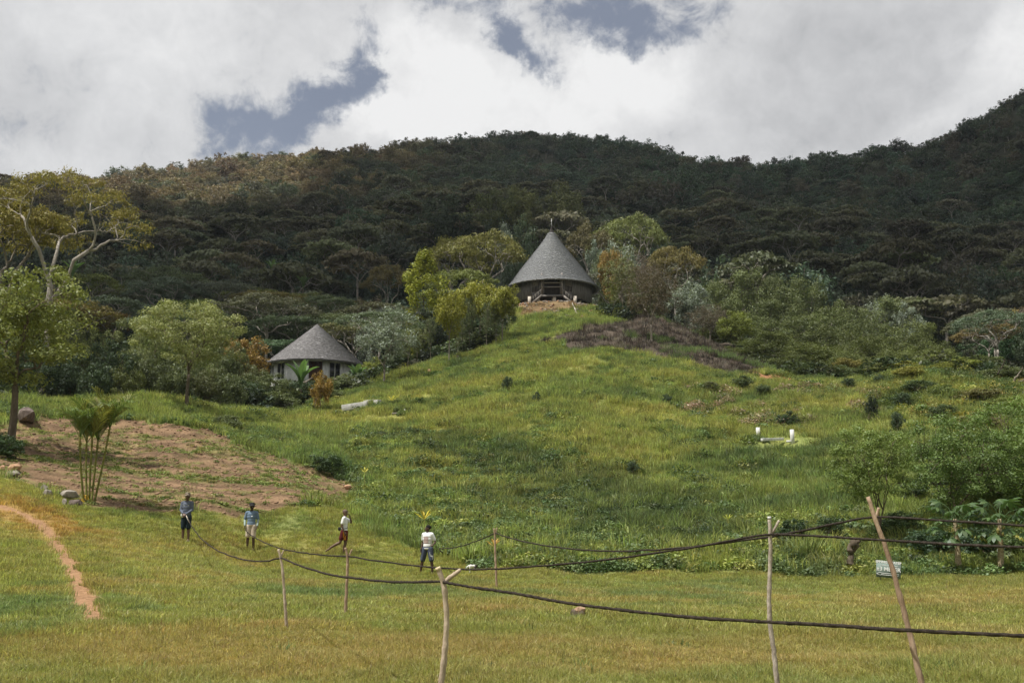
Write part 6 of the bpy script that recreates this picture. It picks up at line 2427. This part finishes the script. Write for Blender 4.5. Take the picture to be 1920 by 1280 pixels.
def hand(mb, wrist, fwd, palm_n, curl=.5, side=1):
    """palm, four unequal bent fingers and a thumb leaving the side of the palm"""
    f = np.asarray(fwd, float)
    f /= np.linalg.norm(f)
    n = np.asarray(palm_n, float)
    n = n - f * (n @ f)
    n /= np.linalg.norm(n)
    s = np.cross(f, n) * side
    w = np.asarray(wrist, float)
    M = np.stack([s, f, n], 1)
    mb.ellipsoid(w + f * .045, (.038, .052, .017), 12, 8, mat=M)
    for k, (off, L) in enumerate(((-.028, .062), (-.010, .074), (.009, .070), (.027, .055))):
        p = w + f * .085 + s * off
        a1 = curl
        d1 = f * math.cos(a1) + n * math.sin(a1)
        d2 = f * math.cos(a1 * 2.3) + n * math.sin(a1 * 2.3)
        q = p + d1 * L * .5
        e = q + d2 * L * .5
        chain(mb, [p - f * .02, q, e], [.0105, .0098, .0085], 8)
    tb_ = w + f * .03 - s * .034
    d1 = (-s * .75 + f * .6 + n * .3)
    d1 /= np.linalg.norm(d1)
    d2 = (-s * .15 + f * .8 + n * .55)
    d2 /= np.linalg.norm(d2)
    chain(mb, [tb_, tb_ + d1 * .035, tb_ + d1 * .035 + d2 * .03], [.013, .0115, .010], 8)


def remesh(o, vox, smooth=2):
    md = o.modifiers.new('one_skin', 'REMESH')
    md.mode = 'VOXEL'
    md.voxel_size = vox
    md.use_smooth_shade = True
    ms = o.modifiers.new('soften', 'SMOOTH')
    ms.factor = .5
    ms.iterations = smooth


def person(pos, rz, J, scale, label, skin, shirt, shorts, sleeve=.42, long_sleeve=None, head_turn=0.0, head_tilt=0.0, shirt_low=.90, shorts_len=.80, shoes=None, hands=None, shirt_mat2=None):
    root = empty('person', pos, rz)
    root.scale = (scale,) * 3
    tag(root, label, 'person')
    mb = MB()
    tw = J.get('twist', 0)
    # torso
    for c, r_ in (((0, .0, .93), (.155, .105, .12)), ((0, 0, 1.06), (.135, .095, .13)), ((0, 0, 1.20), (.160, .105, .14)), ((0, .0, 1.31), (.165, .10, .11))):
        mb.ellipsoid(c, r_, 20, 12)
    chain(mb, [(-.155, 0, 1.385), (0, .005, 1.41), (.155, 0, 1.385)], [.055, .065, .055])
    chain(mb, [(0, .01, 1.40), (0, -.005, 1.50)], [.058, .052])
    # head
    Mh = rotz(head_turn) @ rotx(head_tilt)
    hc = np.array([0, -.015, 1.585])

    def hp_(p):
        return hc + Mh @ np.asarray(p, float)
    mb.ellipsoid(hp_((0, .012, .022)), (.076, .092, .094), 20, 14, mat=Mh)
    mb.ellipsoid(hp_((0, -.022, -.045)), (.056, .066, .062), 18, 12, mat=Mh)
    mb.ellipsoid(hp_((0, -.058, -.088)), (.026, .024, .022), 12, 8, mat=Mh)
    mb.ellipsoid(hp_((0, -.092, -.022)), (.015, .020, .022), 10, 8, mat=Mh)
    mb.ellipsoid(hp_((0, -.080, .005)), (.009, .016, .026), 10, 8, mat=Mh)
    mb.ellipsoid(hp_((0, -.078, -.055)), (.025, .014, .011), 12, 6, mat=Mh)
    mb.ellipsoid(hp_((0, -.070, .030)), (.056, .018, .012), 12, 6, mat=Mh)
    for s in (-1, 1):
        mb.ellipsoid(hp_((s * .078, .008, -.005)), (.010, .020, .031), 10, 8, mat=Mh)
    # arms and hands
    for s, k in ((-1, 'armR'), (1, 'armL')):
        sh, el, wr = [np.asarray(p, float) for p in J[k]]
        chain(mb, [sh, (sh + el) / 2, el], [.050, .046, .037])
        chain(mb, [el, el * .6 + wr * .4, wr], [.037, .036, .024])
        fw = wr - el
        spec_ = (hands or {}).get(k, {})
        hand(mb, wr, spec_.get('fwd', fw), spec_.get('n', (-s, -.2, 0)), spec_.get('curl', .45), spec_.get('side', s))
    # legs and feet
    for s, k in ((-1, 'legR'), (1, 'legL')):
        hp, kn, an = [np.asarray(p, float) for p in J[k]]
        chain(mb, [hp, hp * .5 + kn * .5, kn], [.088, .074, .054])
        chain(mb, [kn, kn * .68 + an * .32 + np.array([0, .012, 0]), an], [.053, .056, .034])
        ft = np.asarray(J.get(k + '_toe', an + np.array([s * .03, -.17, -.055])), float)
        heel = an + (an - ft) * .22
        heel[2] = min(heel[2], an[2]) - (.0 if k + '_toe' in J else .045)
        if k + '_toe' not in J:
            heel = an + np.array([0, .045, -.05])
        chain(mb, [heel, (an + ft) / 2 + np.array([0, 0, -.01]), ft], [.034, .036, .024])
        for q in range(5):
            dv = ft - an
            dv /= np.linalg.norm(dv)
            sd = np.cross(dv, [0, 0, 1.0])
            sd /= np.linalg.norm(sd) + 1e-9
            p = ft + sd * (-.026 + .013 * q) + dv * .012
            mb.ellipsoid(p, (.010, .018, .010), 8, 6)
    body = link('body', mb.mesh('body', skin), root)
    remesh(body, .0085)
    # eyes
    for s in (-1, 1):
        b = MB()
        b.ellipsoid(hp_((s * .030, -.0745, .010)), (.012, .007, .007), 10, 6, mat=Mh)
        link('eye', b.mesh('eye', M_EYE), root)
    # shirt
    b = MB()
    for c, r_ in (((0, 0, shirt_low + .05), (.168, .122, .07)), ((0, 0, 1.00), (.162, .118, .13)), ((0, 0, 1.12), (.158, .116, .14)), ((0, 0, 1.22), (.178, .124, .14)), ((0, 0, 1.31), (.182, .118, .115))):
        b.ellipsoid(c, r_, 22, 12)
    chain(b, [(-.16, 0, 1.378), (0, .005, 1.40), (.16, 0, 1.378)], [.068, .072, .068])
    for k in ('armR', 'armL'):
        sh, el, wr = [np.asarray(p, float) for p in J[k]]
        if long_sleeve == 'same':
            chain(b, [sh, el], [.064, .052])
            chain(b, [el, el * .12 + wr * .88], [.052, .040])
        else:
            e = sh * (1 - sleeve * 1.7) + el * sleeve * 1.7
            chain(b, [sh, e], [.066, .064])
    so = link('shirt', b.mesh('shirt', shirt), root)
    remesh(so, .012, 3)
    if long_sleeve and long_sleeve != 'same':
        for k in ('armR', 'armL'):
            sh, el, wr = [np.asarray(p, float) for p in J[k]]
            b = MB()
            chain(b, [sh * .35 + el * .65, el], [.054, .048])
            chain(b, [el, el * .12 + wr * .88], [.048, .037])
            u = link('under_sleeve', b.mesh('under_sleeve', long_sleeve), root)
            remesh(u, .012)
    # shorts
    b = MB()
    b.ellipsoid((0, 0, .93), (.170, .120, .10), 20, 10)
    for k in ('legR', 'legL'):
        hp, kn, an = [np.asarray(p, float) for p in J[k]]
        e = hp * (1 - shorts_len) + kn * shorts_len
        chain(b, [hp, e], [.108, .092])
    sh_o = link('shorts', b.mesh('shorts', shorts), root)
    remesh(sh_o, .012, 3)
    return root, so, sh_o, hp_, Mh, J


def patch_on(target, parent, c, w, h, mat, name, ax='front', n=8):
    """flat print laid on a garment"""
    mb = MB()
    u = np.linspace(-.5, .5, n)
    A, B = np.meshgrid(u, u)
    if ax == 'front':
        V = np.stack([c[0] + A * w, np.full(A.shape, c[1]), c[2] + B * h], -1)
    else:
        V = np.stack([np.full(A.shape, c[0]), c[1] + A * w, c[2] + B * h], -1)
    i = np.arange(n - 1)[:, None] * n + np.arange(n - 1)[None]
    i = i.ravel()
    mb.add(V.reshape(-1, 3), np.stack([i, i + 1, i + n + 1, i + n], -1))
    o = link(name, mb.mesh(name, mat), parent)
    md = o.modifiers.new('lie_on', 'SHRINKWRAP')
    md.target = target
    md.wrap_method = 'PROJECT'
    md.use_project_x, md.use_project_y, md.use_project_z = ax != 'front', ax == 'front', False
    md.use_negative_direction = True
    md.use_positive_direction = True
    md.offset = .004
    return o


def hat(root, hp_, Mh, mat, brim=.178, label=None, patches=None):
    b = MB()
    prof = [(brim, .034), (brim * .98, .042), (.116, .058), (.108, .068), (.103, .140), (.090, .172), (.01, .180)]
    an = np.linspace(0, 2 * math.pi, 28, endpoint=False)
    V = []
    for r_, z in prof:
        rr = r_ * (1 + .02 * np.sin(an * 3)) if r_ > .11 else np.full(28, r_)
        zz = z - (.018 * np.sin(an * 2 + 1) if r_ > .11 else 0 * an)
        V.append(np.stack([np.cos(an) * rr * .92, np.sin(an) * rr, zz], -1))
    V = np.concatenate(V)
    V = np.array([hp_(v) for v in V])
    m = len(prof)
    i = np.arange(m - 1)[:, None] * 28
    j = np.arange(28)[None]
    j2 = (j + 1) % 28
    b.add(V, np.stack([i + j, i + j2, i + 28 + j2, i + 28 + j], -1).reshape(-1, 4))
    o = link('hat', b.mesh('hat', mat, smooth=True), root)
    md = o.modifiers.new('thick', 'SOLIDIFY')
    md.thickness = .004
    return o


def hand_plant(px, py, d):
    p = at(px, py, d)
    return (p[0], p[1], h1(p[0], p[1]))


# 1: left man, both hands on the rope in front
M_GSH = cloth_mat('slate_shirt', (.085, .10, .135), (.135, .155, .20))
M_TEAL = cloth_mat('dark_teal_cloth', (.012, .022, .030), (.025, .038, .048))
M_CAMO = rough_material('camouflage_cloth', [(0.35, (.03, .025, .02)), (0.5, (.12, .08, .05)), (0.62, (.40, .36, .30)), (.7, (.10, .08, .05))], 14, 2, bump=.1)
J1 = {'armR': [(-.175, 0, 1.375), (-.205, -.045, 1.12), (-.055, -.235, .985)], 'armL': [(.175, 0, 1.375), (.205, -.045, 1.12), (.035, -.245, .965)],
      'legR': [(-.085, 0, .88), (-.095, -.01, .48), (-.10, .02, .085)], 'legL': [(.085, 0, .88), (.095, -.01, .48), (.105, .02, .085)]}
r1, s1_, h1_, hpf, Mh, _ = person(hand_plant(347, 1015, 38.0), .0, J1, .985, 'man in a camouflage bucket hat, slate shirt and dark shorts gripping the rope end', M_SKIN2, M_GSH, M_TEAL,
                                 long_sleeve='same', shorts_len=.92, hands={'armR': {'fwd': (.55, -.5, -.6), 'n': (.3, .2, -.6), 'curl': .85}, 'armL': {'fwd': (-.35, -.6, -.6), 'n': (-.3, .3, -.6), 'curl': .85}})
hat(r1, hpf, Mh, M_CAMO)
for s in (-1, 1):
    patch_on(s1_, r1, (s * .075, -.3, 1.285), .045, .014, M_LETTER, 'chest_mark')
b = MB()
b.ellipsoid((-.12, -.05, .94), (.075, .10, .10), 12, 8)
link('cloth_at_hip', b.mesh('cloth_at_hip', cloth_mat('pale_cloth', (.5, .52, .45), (.68, .7, .62)), smooth=True), r1)
for s in (-1, 1):
    b = MB()
    b.box((s * .11, -.05, .022), (.085, .24, .022))
    b.tube([(s * .11 - .035, -.04, .03), (s * .11, -.09, .075), (s * .11 + .035, -.04, .03)], [.008] * 3, 6)
    link('sandal', b.mesh('sandal', M_POLE), r1)
# the pale taped end of the rope in his hands
a_, b_ = at(349, 966, 37.75), at(355, 979, 37.6)
b = MB()
b.tube([a_, (a_ + b_) / 2, b_], [.017, .018, .016], 8)
link('taped_end', b.mesh('taped_end', M_STONEP), ROPE_A)

# 2: man in a dark hat, blue shirt over pale sleeves
M_BSH = cloth_mat('blue_shirt', (.11, .165, .24), (.165, .225, .31))
M_PSL = cloth_mat('pale_green_sleeve', (.26, .34, .33), (.36, .44, .42))
M_BEI = cloth_mat('beige_cloth', (.44, .36, .28), (.58, .49, .40))
M_DHAT = cloth_mat('dark_hat_cloth', (.02, .02, .02), (.045, .043, .042))
J2 = {'armR': [(-.18, 0, 1.375), (-.245, .01, 1.12), (-.215, -.12, .885)], 'armL': [(.18, 0, 1.375), (.245, .02, 1.12), (.235, -.07, .875)],
      'legR': [(-.09, 0, .88), (-.11, -.01, .48), (-.115, .02, .085)], 'legL': [(.09, 0, .88), (.10, -.02, .48), (.11, .02, .085)]}
r2, s2_, h2_, hpf, Mh, _ = person(hand_plant(469, 1030, 39.3), .05, J2, 1.0, 'man in a dark bucket hat, blue shirt with pale sleeves and beige shorts', M_SKIN, M_BSH, M_BEI,
                                 long_sleeve=M_PSL, sleeve=.46, shorts_len=.88, hands={'armR': {'curl': .8, 'fwd': (.1, -.3, -1)}, 'armL': {'curl': .6, 'fwd': (0, -.2, -1)}})
hat(r2, hpf, Mh, M_DHAT)
patch_on(s2_, r2, (.03, -.3, 1.25), .05, .035, M_LETTER, 'chest_logo')

# 3: man in a cap walking to the right, hand raised to his face
M_TEE = cloth_mat('white_tee', (.66, .67, .68), (.80, .81, .82))
M_MAR = cloth_mat('maroon_cloth', (.07, .012, .016), (.12, .022, .026))
M_ORG = cloth_mat('orange_stripe', (.55, .22, .03), (.70, .32, .05))
M_CAP = cloth_mat('brown_cap_cloth', (.12, .085, .07), (.18, .13, .10))
J3 = {'armR': [(-.175, .0, 1.375), (-.225, .06, 1.11), (-.205, -.05, .87)], 'armL': [(.175, 0, 1.375), (.19, -.22, 1.23), (.08, -.175, 1.46)],
      'legR': [(-.085, .02, .88), (-.09, .13, .50), (-.10, .50, .30)], 'legL': [(.085, -.02, .88), (.085, -.04, .47), (.08, .03, .085)],
      'legR_toe': (-.10, .64, .19)}
r3, s3_, h3_, hpf, Mh, _ = person(hand_plant(644, 1043, 38.0), R(88), J3, .99, 'man in a brown cap, white tee and maroon shorts striding to the right', M_SKIN2, M_TEE, M_MAR,
                                 sleeve=.38, shorts_len=.62, head_tilt=.18, hands={'armR': {'curl': .4}, 'armL': {'fwd': (-.3, .35, .8), 'n': (-.2, .8, -.3), 'curl': .4}})
b = MB()
b.ellipsoid((0, .014, .050), (.084, .100, .078), 20, 12)
b.ellipsoid((0, -.115, .052), (.062, .062, .008), 16, 6)
V0 = b.v
b.v = [np.array([hpf(p) for p in v]) for v in V0]
link('cap', b.mesh('cap', M_CAP, smooth=True), r3)
patch_on(h3_, r3, (-.4, -.03, .74), .075, .30, M_ORG, 'stripe', 'side')
b = MB()
b.ellipsoid((-.09, .165, 1.00), (.085, .055, .075), 14, 8)
link('waist_bag', b.mesh('waist_bag', M_DHAT, smooth=True), r3)
b = MB()
an_ = np.linspace(0, 2 * math.pi, 25)
b.tube(np.stack([np.cos(an_) * .172, np.sin(an_) * .128, 1.03 + .03 * np.sin(an_ + 2)], -1), [.010] * 25, 6, cap=False)
link('waist_strap', b.mesh('waist_strap', M_DHAT), r3)

# 4: boy turned left, rope end in his hand at the hip
M_NAVY = cloth_mat('navy_cloth', (.045, .055, .085), (.075, .088, .125))
J4 = {'armR': [(-.165, 0, 1.37), (-.22, .06, 1.12), (-.23, -.03, .88)], 'armL': [(.165, 0, 1.37), (.26, .08, 1.13), (.27, -.13, 1.03)],
      'legR': [(-.10, 0, .88), (-.20, .01, .47), (-.29, .04, .085)], 'legL': [(.10, 0, .88), (.17, -.02, .47), (.19, .02, .085)]}
r4, s4_, h4_, hpf, Mh, _ = person(hand_plant(801, 1079, 35.4), R(-22), J4, 1.0, 'bareheaded boy in a printed white tee and navy shorts looking left', M_SKIN, M_TEE, M_NAVY,
                                 sleeve=.40, head_turn=R(-58), shorts_len=.86, shirt_low=.86, hands={'armL': {'fwd': (.2, -.9, -.1), 'n': (-.3, 0, -1), 'curl': .9}})
b = MB()
b.ellipsoid(hpf((0, .022, .042)), (.083, .096, .082), 18, 12, mat=Mh)
link('hair', b.mesh('hair', M_HAIR, smooth=True), r4)
mp_, Np, Lp_ = newmat('tee_print')
tc = Np.new('ShaderNodeTexCoord')
w_ = Np.new('ShaderNodeTexWave')
w_.inputs['Scale'].default_value = 4.2
w_.inputs['Distortion'].default_value = 3.0
w_.inputs['Detail Scale'].default_value = 2.0
Lp_.new(tc.outputs['Generated'], w_.inputs['Vector'])
cr = ramp(Np, Lp_, w_.outputs['Fac'], [(0.0, (.19, .085, .07)), (.55, (.26, .13, .11)), (.75, (.65, .58, .56))])
pp = Np.new('ShaderNodeBsdfPrincipled')
Lp_.new(cr, pp.inputs['Base Color'])
pp.inputs['Roughness'].default_value = .9
oo = Np.new('ShaderNodeOutputMaterial')
Lp_.new(pp.outputs[0], oo.inputs['Surface'])
patch_on(s4_, r4, (-.02, -.3, 1.19), .19, .24, mp_, 'shirt_print', n=10)
for dx in (.05,):
    patch_on(h4_, r4, (.235, -.3, .66), .010, .26, M_LETTER, 'side_stripe', n=5)
# short loose end of the rope below his hand
a_, b_ = at(823, 1029, 35.2), at(830, 1036, 35.1)
b = MB()
b.tube([a_, b_], [.02, .014], 6)
link('rope_tail', b.mesh('rope_tail', M_ROPE), ROPE_C)

# ---------------------------------------------------------------- small dog
M_DOGW = rough_material('white_fur', [(0.3, (.62, .60, .55)), (0.7, (.78, .77, .73))], 20, 3, bump=.3)
M_DOGD = rough_material('dark_fur', [(0.3, (.02, .018, .014)), (0.7, (.05, .045, .035))], 20, 3, bump=.3)
dp = hand_plant(886, 1068, 34.5)
dog = empty('dog', dp, R(8))
dog.scale = (.66, .66, .66)
tag(dog, 'small white dog with a dark rump, nose down, right of the boy', 'dog')
mb = MB()
mb.ellipsoid((-.09, 0, .34), (.115, .075, .092), 16, 10)
mb.ellipsoid((.06, 0, .35), (.13, .062, .070), 16, 10)
mb.ellipsoid((.15, 0, .335), (.075, .066, .085), 14, 10)
chain(mb, [(-.16, 0, .36), (-.235, 0, .33)], [.055, .042])
mb.ellipsoid((-.265, 0, .305), (.052, .042, .042), 12, 8)
chain(mb, [(-.29, 0, .29), (-.335, 0, .245)], [.026, .016])
for s in (-1, 1):
    mb.ellipsoid((-.245, s * .036, .345), (.016, .008, .026), 8, 6)
    x0 = -.13 + .02 * s
    chain(mb, [(x0, s * .048, .30), (x0 + .012, s * .05, .19), (x0 - .006, s * .05, .11), (x0, s * .05, .03), (x0 - .02, s * .05, .014)], [.036, .022, .016, .013, .015], 8)
    x1 = .16 + .025 * s
    chain(mb, [(x1, s * .05, .31), (x1 - .045, s * .052, .215), (x1 + .045, s * .052, .125), (x1 + .025, s * .052, .03), (x1, s * .052, .014)], [.048, .032, .017, .013, .015], 8)
body = link('body', mb.mesh('body', M_DOGW), dog)
remesh(body, .008)
mb = MB()
mb.ellipsoid((.165, 0, .345), (.078, .072, .085), 14, 10)
for s in (-1, 1):
    x1 = .16 + .025 * s
    chain(mb, [(x1, s * .05, .31), (x1 - .03, s * .053, .235)], [.053, .038], 8)
link('dark_coat', mb.mesh('dark_coat', M_DOGD, smooth=True), dog)
b = MB()
b.tube([(.22, 0, .37), (.28, 0, .33), (.31, .01, .25)], [.016, .012, .006], 7)
link('tail', b.mesh('tail', M_DOGD, smooth=True), dog)


# ---------------------------------------------------------------- thin air between the camera and the mountain
b = MB()
b.box((0, 300, 148), (1900, 1500, 330))
mh, Nh, Lh = newmat('haze')
vol = Nh.new('ShaderNodeVolumePrincipled')
vol.inputs['Color'].default_value = (.78, .88, 1.0, 1)
vol.inputs['Density'].default_value = .00010
vol.inputs['Anisotropy'].default_value = .2
oh = Nh.new('ShaderNodeOutputMaterial')
Lh.new(vol.outputs[0], oh.inputs['Volume'])
hz = link('haze', b.mesh('haze', mh))
tag(hz, kind='stuff')
hz['label'] = 'thin bluish air over the valley and the mountain'

# ---- make labels single: things that share one get their place among their likes
byl = {}
for o in bpy.data.objects:
    if o.parent is None and o.get('label') and o.get('kind') != 'stuff':
        byl.setdefault(o['label'], []).append(o)
ORD = ['first', 'second', 'third', 'fourth', 'fifth', 'sixth', 'seventh', 'eighth', 'ninth', 'tenth', 'eleventh', 'twelfth', 'thirteenth', 'fourteenth', 'fifteenth', 'sixteenth', 'seventeenth', 'eighteenth', 'nineteenth', 'twentieth']
for lab, os_ in byl.items():
    if 1 < len(os_) <= 20 and len(lab.split()) <= 13:
        os_.sort(key=lambda o: math.atan2(o.location.x, o.location.y))
        for k, o in enumerate(os_):
            o['label'] = f'{lab}, {ORD[k]} from left'
for o in bpy.data.objects:
    if o.get('label') and len(o['label'].split()) > 16:
        print('LONG', o['label'])
